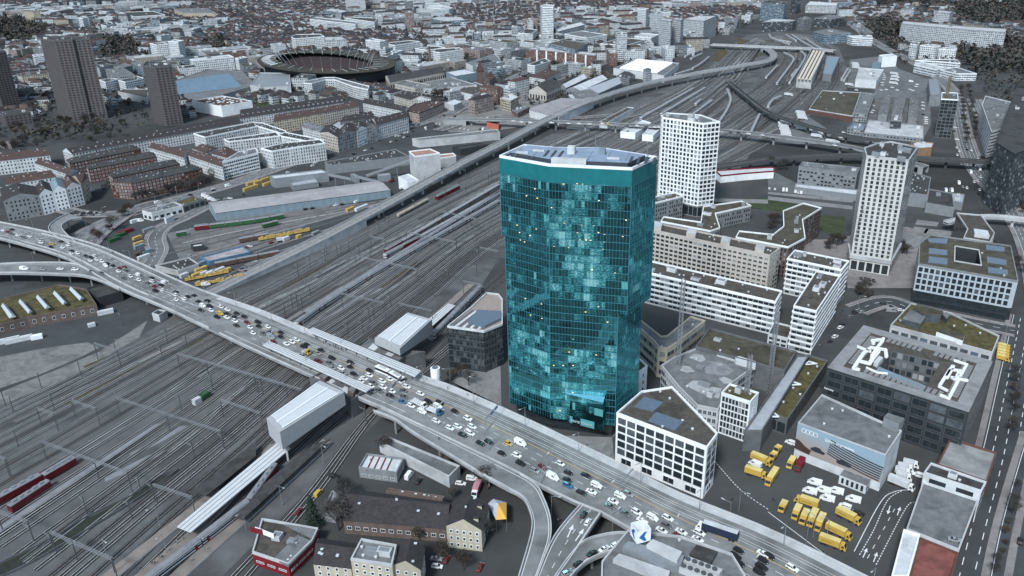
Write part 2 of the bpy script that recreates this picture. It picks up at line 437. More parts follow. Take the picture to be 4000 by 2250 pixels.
sheet('yard_surface', GG(O(-60,560,230,600,330,540,560,470,720,420,1020,330,1250,300,1290,385,1030,512,640,715,520,745,280,890,0,1020,-60,1040)), .012, asphalt)
sheet('gravel_yard', GG(T(8,-200,760,0,690,480,600,880,545,1000,600,760,720,400,870,0,1010,-200,1080)), .03, gravel)
sheet('gravel_path', GG(T(8,-200,1190,0,1050,500,850,1000,640,1480,330,1400,500,1000,730,560,960,0,1180,-200,1280)), .03, gravel)
lb = mat('light_track_path', (.2, .215, .235), .95, .15, .3, dirt=.2)
sheet('track_path', GG(T(12,-200,1100,0,950,500,600,900,300,1560,-80,1640,-80,1500,20,1000,340,560,640,200,900,-200,1180)), .034, lb)
sheet('track_path', GG(T(12,560,330,900,160,1250,-60,1320,-60,1000,130,640,345)), .034, lb)
sheet('track_path', GG(T(12,1300,220,1600,60,1800,-60,1900,-60,1640,90,1350,235)), .034, lb)
sheet('track_path', GG(T(12,1050,460,1500,230,1760,150,1300,400,1060,500)), .034, lb)
sheet('track_path', GG(T(9,560,330,1000,100,1500,-160,1540,-140,1050,130,600,360)), .034, lb)
sheet('track_path', GG(T(9,420,300,800,110,1300,-180,1340,-160,900,90,470,330)), .034, lb)
for q in (T(4,1450,1449,2100,1449,2400,1449,2000,1449),): pass
for P in (T(5,250,1420,500,1290,760,1180,800,1200,560,1330,350,1449), T(9,940,570,1200,420,1420,300,1450,330,1250,460,1020,580), T(8,830,790,1100,680,1130,700,900,830), T(8,650,1160,900,1020,1500,730,2000,500,2050,520,1560,760,1000,1080,740,1180), T(5,1200,1449,1600,1180,1640,1190,1300,1449), T(12,0,1320,1100,760,1700,420,1760,440,1180,800,60,1420)):
    sheet('scrub_strip', GG(P), .045, scrub)
for P in (O(1770,500,1985,498,2050,520,2060,545,1900,525,1800,530), O(2052,540,2125,545,2122,595,2062,580), T(1,0,1010,300,1000,390,1040,340,1080,0,1090), T(1,1390,600,1560,620,1720,660,1640,690,1420,690), T(3,2250,500,2450,480,2574,540,2574,640,2480,610,2300,560), T(10,0,940,120,930,210,980,190,1030,60,1050)):
    sheet('lawn', GG(P), .03, grassm)
sheet('lawn', GG(T(2,2100,480,2180,520,2200,600,2120,640,2000,600)), .05, scrub); sheet('lawn', GG(T(2,2260,380,2450,420,2520,560,2400,600,2280,520)), .05, scrub)
sheet('plaza', GG(T(7,430,960,780,960,1330,1040,1500,1050,1460,1449,800,1449,780,1250,500,1060)), .03, paving)
sheet('square', GG(O(1980,620,2280,570,2420,610,2300,700,2130,700)), .02, paving)
# streets
r1 = road(O(190,600,330,535,560,470,720,415,880,362,1060,308,1180,272,1290,228,1420,192,1540,150), 15, 3)
road(T(4,1500,1230,1580,1080,1560,950,1640,840,1850,740,2110,610), 11, 1, m=asphalt2)
road(O(2425,1560,2478,1330,2524,1150,2556,980,2590,800), 17, 3, m=asphalt)
road(O(2520,1560,2560,1330,2620,1100), 11, 1, m=asphalt)
r3 = road(O(2660,1000,2600,640,2530,512,2457,425,2424,340,2405,250,2372,205,2300,158,2220,118,2170,85), 13, 3, m=asphalt2)
road(O(2600,560,2540,430,2490,330,2450,250), 12, 2, m=asphalt2)
road(O(2182,86,2150,60,2146,38,2195,20,2360,8,2600,-10), 22, 3, m=asphalt2)
road(T(11,380,960,560,720,760,420,940,190), 17, 0, m=asphalt, edge=False); road(T(11,880,230,1200,140,1500,235,2100,365,2480,440), 11, 1, m=asphalt)
road(T(4,880,1030,1000,900,1250,720,1420,640,1600,590), 12, 1)
road(O(1100,330,1220,300,1400,300,1560,290), 10, 1)
road(O(1130,290,1260,215,1330,180,1500,120,1640,80), 12, 1)
road(O(-50,470,60,500,210,540,330,535), 10, 0)
road(O(620,130,680,190,900,215,1100,215,1200,180), 9, 1)
road(O(0,50,300,60,620,130), 9, 1); road(O(600,10,900,70,1250,90,1600,60), 9, 1)
# ---------------- railway tracks ----------------
BND = []
def bundle(Lp, Rp, n, seg=46, skip=(), jit=.0, first=0, last=0):
    A = resamp(smooth(GG(O(*Lp))), seg); B = resamp(smooth(GG(O(*Rp))), seg)
    BND.append((A, B, n))
    for k in range(n):
        if k in skip: continue
        f = k/(n-1)
        P = []
        for i in range(seg):
            t = i/(seg-1); g = f+jit*math.sin(t*5+k*1.7)*math.sin(math.pi*f)/n
            P.append(A[i].lerp(B[i], g))
        P = P[first:seg-last]
        b = MB(); strip(b, P, 2.9, .09, 0)
        for s in (-.75, .75):
            Q = []
            for i in range(len(P)):
                d = (P[min(i+1, len(P)-1)]-P[max(i-1, 0)]).normalized(); Q.append(P[i]+Vector((-d.y, d.x, 0))*s)
            strip(b, Q, .13, .3, 1, .2)
        b.build('railway_track', [bed, random.choice([railm, railm, railm2])], kind='structure')
bundle((-300,1172,0,1035,463,810,655,728,860,618,1060,512,1300,397,1520,302,1690,230,1790,172,1850,122,1905,95), (250,1545,480,1318,700,1112,900,905,1090,748,1255,608,1480,480,1640,395,1760,315,1850,225,1890,160,1930,105), 30, jit=.5, seg=60)
bundle((395,1478,720,1150,900,990,1100,838,1230,715,1350,620), (395+22,1490,742,1160,920,1000,1118,848,1245,722,1360,630), 2)
bundle((520,1520,760,1262,925,1050,1060,930,1140,860,1250,775), (560,1520,800,1240,945,1040,1080,925,1155,862,1262,780), 2)
bundle((1500,450,1700,345,1830,260,1915,200,1960,150,1955,110,1930,92), (1640,500,1850,405,1990,325,2060,265,2110,210,2115,160,2085,115,2010,88), 24, jit=.6, seg=50)
bundle((420,640,620,590,850,532,985,500), (560,735,700,655,900,580,1010,515), 6, seg=24)
bundle((440,600,600,568,760,540,960,505), (460,612,620,578,780,548,980,512), 2, seg=20)
# crossovers between the tracks
for bi, cnt in ((0, 46), (3, 20), (4, 4)):
    A, B, n_ = BND[bi]
    for _ in range(cnt):
        i0 = random.randint(0, int(len(A)*.75)); ln = random.randint(3, 8); f0 = random.uniform(.04, .9); f1 = min(.98, max(.02, f0+random.choice((-1, 1))*random.choice((1, 2, 3, 4))/n_)); P = []
        for k in range(9):
            t = k/8; t2 = t*t*(3-2*t); q = i0+ln*t; a = int(min(q, len(A)-1.01)); fr_ = q-a; f = f0+(f1-f0)*t2; P.append(A[a].lerp(A[a+1], fr_).lerp(B[a].lerp(B[a+1], fr_), f))
        b = MB(); strip(b, P, 2.8, .1, 0); d = (P[-1]-P[0]).normalized(); s_ = Vector((-d.y, d.x, 0))*.75
        for q in (s_, -s_): strip(b, [p+q for p in P], .13, .31, 1, .2)
        b.build('railway_track', [bed, railm], kind='structure')
# ---------------- the road viaduct ----------------
DZ = 9.0
UP = O(-90,543,90,578,235,615,338,657,490,725,644,778,771,830,1054,945,1114,965,1288,1040,1544,1162,1713,1246,1932,1334,2153,1441,2330,1533,2600,1680)
LO = O(-90,583,0,600,140,640,200,668,300,725,410,772,520,824,649,885,782,945,919,1008,959,1024,1034,1060,1094,1087,1288,1182,1354,1219,1456,1268,1513,1290,1589,1334,1700,1395,1830,1465,1960,1545,2300,1740)
NB = 136
U = resamp(smooth(GG(UP, DZ), 5), NB); L = resamp(smooth(GG(LO, DZ), 5), NB)
# pair the two edges by nearest point so that cross sections stay square
def near(p, Q): return min(Q, key=lambda q: (q-p).length_squared)
Uf = resamp(smooth(GG(UP, DZ), 5), 900); L = [near(u, resamp(L, 700)) if False else l for u, l in zip(U, L)]
U = [near(l, Uf) for l in L]
LD, UD = L, U
def dk(i, f):
    i = max(0, min(NB-1.001, i)); k = int(i); t = i-k
    return LD[k].lerp(LD[k+1], t).lerp(UD[k].lerp(UD[k+1], t), f)
vi = thing('road_viaduct', 'long grey concrete road viaduct crossing the railway tracks, full of cars', 'viaduct', (0, 400, 0))
b = MB()
for i in range(NB-1):
    a, c, e, f = L[i], L[i+1], U[i+1], U[i]; dn = Vector((0, 0, -1.5))
    b.face((a, c, e, f), 0); b.face((f+dn, e+dn, c+dn, a+dn), 1); b.face((a+dn, c+dn, c, a), 1); b.face((e+dn, f+dn, f, e), 1)
deckm = mat('deck_asphalt', (.19, .2, .207), .85, .28, .12, dirt=.3)
b.build('deck', [deckm, conc], vi)
def line(f0, f1, i0, i1, w, m, dash=None, z=.03, name='lane_marking'):
    P = [dk(i0+(i1-i0)*k/60, f0+(f1-f0)*k/60) for k in range(61)]; b = MB()
    if dash: dashes(b, P, w, z, *dash)
    else: strip(b, P, w, z)
    return b.build(name, m, vi)
def wallpart(pts, h, t, m, name, par, z=0):
    b = MB()
    for i in range(len(pts)-1): b.beam(pts[i]+Vector((0, 0, h/2+z)), pts[i+1]+Vector((0, 0, h/2+z)), t, h)
    return b.build(name, m, par)
wallpart([dk(k, 1) for k in range(0, 135, 2)], 1.1, .5, lconc, 'parapet', vi)
wallpart([dk(k, 0) for k in range(0, 62, 2)], 1.1, .5, lconc, 'parapet', vi)
wallpart([dk(k, 0) for k in range(62, 135, 2)], .9, .4, lconc, 'parapet', vi)
wallpart([dk(k, .16) for k in range(12, 48, 2)], .8, .35, lconc, 'barrier', vi)
wallpart([dk(k, .84) for k in range(12, 46, 2)], .8, .35, lconc, 'barrier', vi)
for f in (.3, .44, .58, .71):
    line(f, f, 4, 54, .22, paint, (3, 5))
for f in (.24, .36, .48):
    line(f, f, 66, 134, .22, paint, (3, 5))
line(.2, .2, 2, 56, .25, paint); line(.8, .8, 2, 46, .25, paint); line(.51, .51, 6, 50, .25, paint)
line(.12, .12, 62, 90, .25, paint); line(.6, .58, 62, 134, .28, ypaint); line(.42, .6, 50, 66, .25, paint)
for f in (.66, .7, .78, .82): line(f, f, 54, 134, .16, railm, name='tram_rail')
b = MB()
for k in range(54, 134): 
    b.face((dk(k, .9)+Vector((0, 0, .15)), dk(k+1, .9)+Vector((0, 0, .15)), dk(k+1, .985)+Vector((0, 0, .15)), dk(k, .985)+Vector((0, 0, .15))))
    b.face((dk(k, .9), dk(k+1, .9), dk(k+1, .9)+Vector((0, 0, .15)), dk(k, .9)+Vector((0, 0, .15))))
b.build('footway', lconc, vi)
for k in range(8, 134, 6):
    for f in ((.25, .75) if k < 60 or k > 66 else (.2, .8)):
        p = dk(k, f); b = MB(); b.tube((p.x, p.y, 0), (p.x, p.y, DZ-1.5), .75, .75, 10); b.build('pier', conc, vi)
def ramp(name, label, up, lo, wallU=True, wallL=True, marks=(), zo=-.02):
    A = resamp(smooth(GG(up, DZ+zo), 5), 40); B = resamp(smooth(GG(lo, DZ+zo), 5), 40)
    c = A[20]; t = thing(name, label, 'ramp', (c.x, c.y, 0)); b = MB(); dn = Vector((0, 0, -1.3))
    for i in range(39):
        b.face((B[i], B[i+1], A[i+1], A[i]), 0); b.face((A[i]+dn, A[i+1]+dn, B[i+1]+dn, B[i]+dn), 1)
        b.face((B[i]+dn, B[i+1]+dn, B[i+1], B[i]), 1); b.face((A[i+1]+dn, A[i]+dn, A[i], A[i+1]), 1)
    b.build('deck', [deckm, conc], t)
    if wallU: wallpart(A[wallU if wallU is not True else 0:], 1, .4, lconc, 'parapet', t)
    if wallL: wallpart(B[wallL if wallL is not True else 0:], 1, .4, lconc, 'parapet', t)
    for f, d in marks:
        P = [B[i].lerp(A[i], f) for i in range(40)]; b = MB()
        if d: dashes(b, P, .22, .03, *d)
        else: strip(b, P, .25, .03)
        b.build('lane_marking', paint, t)
    for k in range(3, 40, 8):
        p = A[k].lerp(B[k], .5); b = MB(); b.tube((p.x, p.y, 0), (p.x, p.y, DZ-1.3), .6, .6, 8); b.build('pier', conc, t)
    return A, B
RA = ramp('road_ramp', 'narrow concrete ramp joining the viaduct from the left edge', O(-90,672,0,665,75,662,160,662,202,668), O(-90,695,0,687,150,690,225,697,300,727), marks=((.1, None), (.9, None)))
RB = ramp('curved_ramp', 'wide concrete ramp curving down from the viaduct above the brown roofed barn', O(960,1025,1034,1062,1094,1089,1288,1184,1345,1217,1367,1255,1383,1299,1386,1347,1372,1396,1345,1470), O(940,1035,994,1056,1037,1087,1130,1144,1201,1188,1272,1228,1314,1250,1332,1285,1339,1317,1332,1361,1300,1470), wallU=22, marks=((.12, None), (.88, None)))
RC = ramp('straight_ramp', 'straight two-lane ramp with white arrows leaving the viaduct', O(1461,1271,1394,1353,1345,1470), O(1512,1292,1460,1370,1390,1470), marks=((.08, None), (.5, (3, 4)), (.93, None)), zo=-.04)
RD = ramp('side_ramp', 'short curved ramp beside the roof with the blue arrow cube', O(1640,1352,1573,1342,1516,1348,1461,1370,1399,1449,1385,1480), O(1640,1385,1580,1384,1527,1392,1479,1412,1439,1449,1425,1480), zo=-.06, wallL=True, marks=((.15, None),))
RE = ramp('loop_ramp', 'tight loop ramp at the left beside the parked cars', T(4,700,1000,560,930,490,850,560,770,700,700), T(4,760,990,660,900,620,830,700,770,820,740), zo=-.05)
def arrow(p, d, par, z=.04, s=1.0):
    d = Vector(d); d.z = 0; d.normalize(); n = Vector((-d.y, d.x, 0)); b = MB(); u = Vector((0, 0, z)); p = Vector(p)
    b.face((p-n*.15*s+u, p+n*.15*s+u, p+n*.15*s+d*3*s+u, p-n*.15*s+d*3*s+u)[::-1]); b.face((p+d*3*s-n*.6*s+u, p+d*5*s+u, p+d*3*s+n*.6*s+u)[::-1])
    return b.build('arrow_marking', paint, par, kind=None if par else 'structure')
for q in (T(14,315,600,340,545), T(14,360,620,395,570)):
    a, c = G(q[0], DZ), G(q[1], DZ)
rc = bpy.data.objects['straight_ramp']
for q in (T(14,315,600,340,545), T(14,360,620,395,570)):
    a, c = G(q[0], DZ), G(q[1], DZ); arrow(a, c-a, rc, s=1.5)
for q in (T(15,540,715,560,670), T(15,600,740,618,692), T(15,735,475,748,440), T(15,695,420,684,455), T(15,1300,385,1303,420), T(15,1360,400,1352,440), T(15,1400,60,1402,45)):
    a, c = G(q[0]), G(q[1]); arrow(a, c-a, None, z=.09, s=1.2)
b = MB()
for q in (T(15,490,680,640,400,720,340,800,330), T(15,0,455,140,560,300,680,500,818)): strip(b, smooth(GG(q)), .3, .08)
for q in (T(15,520,700,600,560,680,390,760,335), T(15,615,755,780,440,830,400), T(14,1156,170,1300,330,1456,440)): dashes(b, smooth(GG(q)), .35, .08, 1, .8)
for q in (T(15,565,720,725,430), T(15,1200,800,1290,500,1400,130)): dashes(b, smooth(GG(q)), .25, .08, 3, 4)
b.build('yard_markings', paint, kind='structure')

sheet('plaza', GG(O(1135,960,1165,930,1258,880,1262,1050,1400,1095,1540,1100,1545,1158,1420,1100,1290,1035)), .035, mat('light_paving', (.2, .205, .21), .93, .2, .3, dirt=.2))
sheet('goods_yard', GG(T(3,820,600,1180,560,1330,700,1620,800,1640,1250,1560,1400,960,1400,1000,1180,1080,900,800,880)), .016, asphalt2)
sheet('goods_yard', GG(T(3,100,1190,300,1090,420,1180,560,1270,640,1330,600,1449,60,1449)), .016, asphalt2)
sheet('market_square', GG(T(1,1700,1180,1900,1040,2450,850,2900,1000,2900,1240,2300,1330,1950,1330)), .018, mat('square_paving', (.19, .19, .19), .93, .2, .15, dirt=.25))
sheet('works_surface', GG(T(5,0,700,600,640,1400,560,900,700,500,820,200,1000,0,1060,-700,1300,-900,900)), .017, mat('works_ground', (.14, .14, .145), .95, .25, .15, dirt=.3))
for q in (T(6,1980,545,2574,560,2574,600,1990,580), T(7,0,525,300,560,850,625,850,660,300,600,0,560), T(7,0,480,860,560,850,590,0,505), T(7,1500,760,1720,790,1700,830,1480,810), T(7,1330,880,1560,930,1500,1040,1320,1000), T(7,1590,850,1860,880,1830,940,1560,905), T(7,1470,830,1620,850,1590,900,1450,880)):
    sheet('light_path', GG(q), .05, mat('light_paving', ()))
sheet('forecourt', GG(T(7,0,250,300,400,880,520,870,560,0,470)), .03, asphalt2)
# ---------------- the glass tower ----------------
def tower_glass():
    m = bpy.data.materials.new('teal_tower_glass'); m.use_nodes = True; n = m.node_tree.nodes; l = m.node_tree.links
    b = n['Principled BSDF']; uv = n.new('ShaderNodeUVMap'); fl = n.new('ShaderNodeVectorMath'); fl.operation = 'FLOOR'; l.new(uv.outputs[0], fl.inputs[0])
    wn = n.new('ShaderNodeTexWhiteNoise'); wn.noise_dimensions = '2D'; l.new(fl.outputs[0], wn.inputs[0])
    # rooms: several panes share one room tone
    sc = n.new('ShaderNodeVectorMath'); sc.operation = 'MULTIPLY'; sc.inputs[1].default_value = (.2, 1, 1); l.new(uv.outputs[0], sc.inputs[0])
    f2 = n.new('ShaderNodeVectorMath'); f2.operation = 'FLOOR'; l.new(sc.outputs[0], f2.inputs[0])
    w2 = n.new('ShaderNodeTexWhiteNoise'); w2.noise_dimensions = '2D'; l.new(f2.outputs[0], w2.inputs[0])
    g = n.new('ShaderNodeNewGeometry')
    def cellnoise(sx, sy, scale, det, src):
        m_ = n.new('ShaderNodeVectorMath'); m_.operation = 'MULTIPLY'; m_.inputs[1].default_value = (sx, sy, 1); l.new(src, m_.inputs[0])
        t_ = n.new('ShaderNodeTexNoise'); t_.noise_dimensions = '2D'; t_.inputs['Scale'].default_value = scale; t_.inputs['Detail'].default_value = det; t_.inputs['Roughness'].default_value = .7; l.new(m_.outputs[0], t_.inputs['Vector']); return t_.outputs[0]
    big = cellnoise(1.32, 3.4, .045, 3, fl.outputs[0]); med = cellnoise(1.32, 3.4, .22, 2, fl.outputs[0]); fine = cellnoise(1.32, 5.5, 1.1, 4, uv.outputs[0])  # blotches and streaks: broken city reflections painted into the pane colour
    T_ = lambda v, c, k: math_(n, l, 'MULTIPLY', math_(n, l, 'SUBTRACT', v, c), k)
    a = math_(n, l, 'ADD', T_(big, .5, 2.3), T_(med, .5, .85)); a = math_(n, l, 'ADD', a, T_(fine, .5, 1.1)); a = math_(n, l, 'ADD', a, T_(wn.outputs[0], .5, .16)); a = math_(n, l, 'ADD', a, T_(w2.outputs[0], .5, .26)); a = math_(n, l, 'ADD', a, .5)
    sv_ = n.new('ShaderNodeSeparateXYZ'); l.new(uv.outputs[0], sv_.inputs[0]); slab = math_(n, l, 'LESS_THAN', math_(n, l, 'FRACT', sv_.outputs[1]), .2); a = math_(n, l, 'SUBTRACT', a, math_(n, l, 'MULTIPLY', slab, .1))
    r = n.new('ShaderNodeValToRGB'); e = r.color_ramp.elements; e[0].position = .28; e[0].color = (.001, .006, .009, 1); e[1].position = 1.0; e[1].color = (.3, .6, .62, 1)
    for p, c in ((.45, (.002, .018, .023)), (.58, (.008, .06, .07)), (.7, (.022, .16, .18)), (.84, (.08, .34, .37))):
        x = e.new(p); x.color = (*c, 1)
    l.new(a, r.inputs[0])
    # a few panes with drawn blinds
    bl = math_(n, l, 'GREATER_THAN', wn.outputs[0], .99); bl2 = math_(n, l, 'GREATER_THAN', w2.outputs[0], .988); blm = math_(n, l, 'MAXIMUM', bl, bl2)
    mx = n.new('ShaderNodeMix'); mx.data_type = 'RGBA'; l.new(blm, mx.inputs[0]); l.new(r.outputs[0], mx.inputs[6]); mx.inputs[7].default_value = (.13, .45, .46, 1)
    l.new(mx.outputs[2], b.inputs['Base Color']); b.inputs['Roughness'].default_value = .5; b.inputs['Specular IOR Level'].default_value = .3
    # coated glass reflects a tinted picture of the city; every pane leans a little differently
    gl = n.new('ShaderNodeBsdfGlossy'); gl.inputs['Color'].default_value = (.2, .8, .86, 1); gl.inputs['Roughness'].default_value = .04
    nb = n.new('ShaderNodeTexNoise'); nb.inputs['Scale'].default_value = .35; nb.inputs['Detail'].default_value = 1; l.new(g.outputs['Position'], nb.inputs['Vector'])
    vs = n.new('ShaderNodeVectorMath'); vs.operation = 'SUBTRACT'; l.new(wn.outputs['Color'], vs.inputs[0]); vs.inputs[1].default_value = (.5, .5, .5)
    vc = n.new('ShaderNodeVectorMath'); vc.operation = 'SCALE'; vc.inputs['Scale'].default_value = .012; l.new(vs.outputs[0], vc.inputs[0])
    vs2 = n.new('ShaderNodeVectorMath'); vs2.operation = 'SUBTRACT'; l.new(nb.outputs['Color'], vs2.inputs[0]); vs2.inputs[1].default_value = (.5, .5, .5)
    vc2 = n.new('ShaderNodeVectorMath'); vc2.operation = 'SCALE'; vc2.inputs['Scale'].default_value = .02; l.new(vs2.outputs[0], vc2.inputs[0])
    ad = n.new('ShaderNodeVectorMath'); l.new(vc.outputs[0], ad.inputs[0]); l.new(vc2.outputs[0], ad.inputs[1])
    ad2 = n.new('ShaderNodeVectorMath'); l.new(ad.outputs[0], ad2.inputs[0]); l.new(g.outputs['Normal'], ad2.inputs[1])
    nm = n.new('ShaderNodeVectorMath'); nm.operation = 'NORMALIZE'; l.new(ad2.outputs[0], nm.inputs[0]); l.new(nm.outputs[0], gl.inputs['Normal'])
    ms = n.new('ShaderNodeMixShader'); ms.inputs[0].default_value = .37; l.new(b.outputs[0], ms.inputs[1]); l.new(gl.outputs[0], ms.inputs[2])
    l.new(ms.outputs[0], n['Material Output'].inputs[0]); return m
def emit(name, c, s):
    m = bpy.data.materials.new(name); m.use_nodes = True; b = m.node_tree.nodes['Principled BSDF']
    b.inputs['Base Color'].default_value = (*c, 1); b.inputs['Emission Color'].default_value = (*c, 1); b.inputs['Emission Strength'].default_value = s; return m
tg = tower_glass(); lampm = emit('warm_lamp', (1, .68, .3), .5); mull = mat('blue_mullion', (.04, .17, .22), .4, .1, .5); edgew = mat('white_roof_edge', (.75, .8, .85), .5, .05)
spand = mat('teal_spandrel', (.01, .145, .165), .35, .15, .3, spec=.6); rooftt = mat('tower_roof_sheet', (.23, .3, .4), .6, .15, .3, dirt=.15); louvre = mat('roof_louvre', (.05, .06, .075), .6, .2, 1)
PTOP = ccw([(p.x, p.y) for p in GG([(1951, 606), (2144, 640), (2470, 655), (2567, 610), (2354, 576), (2163, 574), (2047, 563)], 126)])
# order from the left corner: find indices by nearest
def idx(P, q): return min(range(len(P)), key=lambda i: (P[i][0]-q[0])**2+(P[i][1]-q[1])**2)
A_, B_, C_, D_ = [G(p, 126) for p in ((1951, 606), (2144, 640), (2470, 655), (2567, 610))]
cen = Vector((sum(p[0] for p in PTOP)/7, sum(p[1] for p in PTOP)/7))
ZL = 126-hgt((1951, 606), (1946, 918))*0  # heights of the two steps, solved on the vertical below each corner
def z_on(x, y, py):
    lo, hi = 0, 126
    for _ in range(40):
        m_ = (lo+hi)/2
        if px((x, y, m_))[1] > py: lo = m_
        else: hi = m_
    return lo
ZLs = z_on(A_.x, A_.y, 918); ZRs = z_on(D_.x, D_.y, 1165)
def mod(P, ch):
    P = list(P)
    for q, amt in ch:
        i = idx(P, q); v = Vector(P[i]); d = cen-v; P[i] = tuple(v+d.normalized()*amt)
    return P
def step_in(P, q, tow, amt):
    P = list(P); i = idx(P, q); v = Vector(P[i]); d = Vector(tow)-v; P[i] = tuple(v+d.normalized()*amt); return P
P2 = step_in(PTOP, A_, (B_.x, B_.y), 1.7); i_ = idx(P2, G((2047, 563), 126)); 
P2 = step_in(P2, G((2047, 563), 126), cen, 1.5)
P3 = step_in(P2, D_, cen, 3.6); P3 = step_in(P3, C_, (B_.x, B_.y), 3.6)
pt = thing('glass_tower', 'tall faceted office tower of teal mirror glass, tallest building in the picture', 'skyscraper', (cen.x, cen.y, 0))
secs = [(P3, 7, ZRs), (P2, ZRs, ZLs), (PTOP, ZLs, 118.5)]
FH = 3.38; MOD = 1.32
b = MB(); mb = MB(); 
for P, z0, z1 in secs:
    n = len(P)
    for k in range(n):
        a, c = Vector(P[k]), Vector(P[(k+1) % n]); e = c-a; Ln = e.length; nc = max(1, round(Ln/MOD)); nn = Vector((e.y, -e.x))/Ln
        o = 100*k+17
        b.face(((*a, z0), (*c, z0), (*c, z1), (*a, z1)), 0, [(o, z0/FH), (o+nc, z0/FH), (o+nc, z1/FH), (o, z1/FH)])
        if nn.dot(-(a+c)/2) < 0: continue
        for j in range(nc+1):
            p = a+e*(j/nc)+nn*.03; w = .055 if j % nc else .16
            s = e/Ln*w
            mb.mesh6([(*(p-s), z0), (*(p-s+nn*.1), z0), (*(p+s+nn*.1), z0), (*(p+s), z0), (*(p-s), z1), (*(p-s+nn*.1), z1), (*(p+s+nn*.1), z1), (*(p+s), z1)], 0)
        f = math.ceil(z0/FH)
        while f*FH < z1:
            z = f*FH; p0, p1 = a+nn*.03, c+nn*.03; q0, q1 = a+nn*.16, c+nn*.16; t = .08
            mb.mesh6([(*p0, z-t), (*q0, z-t), (*q1, z-t), (*p1, z-t), (*p0, z+t), (*q0, z+t), (*q1, z+t), (*p1, z+t)][::1], 0)
            f += 1
    b.face([(*p, z0) for p in P[::-1]], 1)
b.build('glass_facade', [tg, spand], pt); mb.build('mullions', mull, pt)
b = MB(); b.prism(PTOP, 118.5, 126, 0, None, bay=4, fh=8); b.build('top_band', spand, pt)
b = MB(); b.prism(inset(P3, 2.5), 0, 7, 0, None, fh=7); b.build('ground_floor', glassd, pt)
parapet(pt, PTOP, 125.2, edgew, .6, .8, 'roof_edge')
b = MB(); b.face([(*p, 124.2) for p in PTOP]); b.build('roof', rooftt, pt)
b = MB(); Q = inset(PTOP, 3.5); b.prism(Q, 124.2, 126.8, 1, 0); b.build('plant_deck', [rooftt, louvre], pt)
ax = (C_-B_).normalized(); ay = Vector((-ax.y, ax.x, 0)); mid = (B_+C_)/2
def rb(u, v, sx, sy, z, h, m, name, mt=None):
    p = mid+ax*u+ay*v; q = MB(); q.box(p.x, p.y, z, sx, sy, h, math.atan2(ax.y, ax.x), 0, 0 if mt is None else 1); return q.build(name, [m, mt or m], pt)
rb(-9, 3.5, 14, 3, 124.3, 3.2, flatwhite, 'roof_housing'); rb(-10, 14, 3, 3, 126.8, 3, offwhite, 'rooftop_unit'); rb(2.5, 14.5, 2.5, 2.5, 126.8, 2.6, bluemetal, 'rooftop_unit')
for u in (-22, -19, -16, 13, 16, 19, 22): rb(u+2, 12 if u < 0 else 8, 1.0, 9, 126.82, .25, louvre, 'roof_louvre')
for u, v in ((-30, 11), (-24, 15), (8, 8)): rb(u, v, 5, 1.1, 126.82, .7, flatwhite, 'air_duct')
for k in range(9):
    q = MB()
    for s_ in range(1): p = mid+ax*(-32+k*7.5); q.beam((p+ay*4)+Vector((0, 0, .9)), (p+ay*19)+Vector((0, 0, .9)), .15, .15)
    q.build('roof_rail', metalgrey, pt)
for p in (PTOP[idx(PTOP, D_)], PTOP[idx(PTOP, (G((2354, 576), 126)))], PTOP[idx(PTOP, A_)]):
    q = MB(); v = Vector(p)+(cen-Vector(p)).normalized()*4; q.tube((*v, 124), (*v, 132), .15, .1, 5); q.build('antenna', steel, pt)
# lit lamps inside the panes (tile positions on the facade)
def on_facade(p, P, z0=7, z1=118):
    d = ray(p); o = Vector((0, 0, CH)); best = None
    for k in range(len(P)):
        a, c = Vector((*P[k], 0)), Vector((*P[(k+1) % len(P)], 0)); e = c-a; nn = Vector((e.y, -e.x, 0)).normalized()
        if nn.dot(d) >= 0: continue
        t = (a-o).dot(nn)/d.dot(nn); q = o+d*t; u = (q-a).dot(e)/e.length_squared
        if 0 <= u <= 1 and (best is None or t < best[0]): best = (t, q, nn)
    return best
LM = T(6,518,402,232,450,147,520,255,545,710,405,655,400,875,568,52,815,77,890,183,920,245,855,85,965,127,985,527,797,697,812,660,890,825,820,870,890,930,907,1147,765,1115,930,683,965,745,965,790,968,927,985,917,1060,422,1028,568,1040,805,1265,1038,1297,400,640)+T(10,135,105,298,160,188,272,302,305,740,240,870,187,962,342,575,643,848,672,482,1232,612,1050,713,1075,420,778,515,778,615,778)
for p in LM:
    P = PTOP if p[1] < 918 else (P2 if p[1] < 1165 else P3); r = on_facade(p, P)
    if r:
        q = MB(); c = r[1]+r[2]*.1; s = Vector((-r[2].y, r[2].x, 0))*.3; u = Vector((0, 0, .16)); q.face((c-s-u, c+s-u, c+s+u, c-s+u)); q.build('lit_window', lampm, pt)
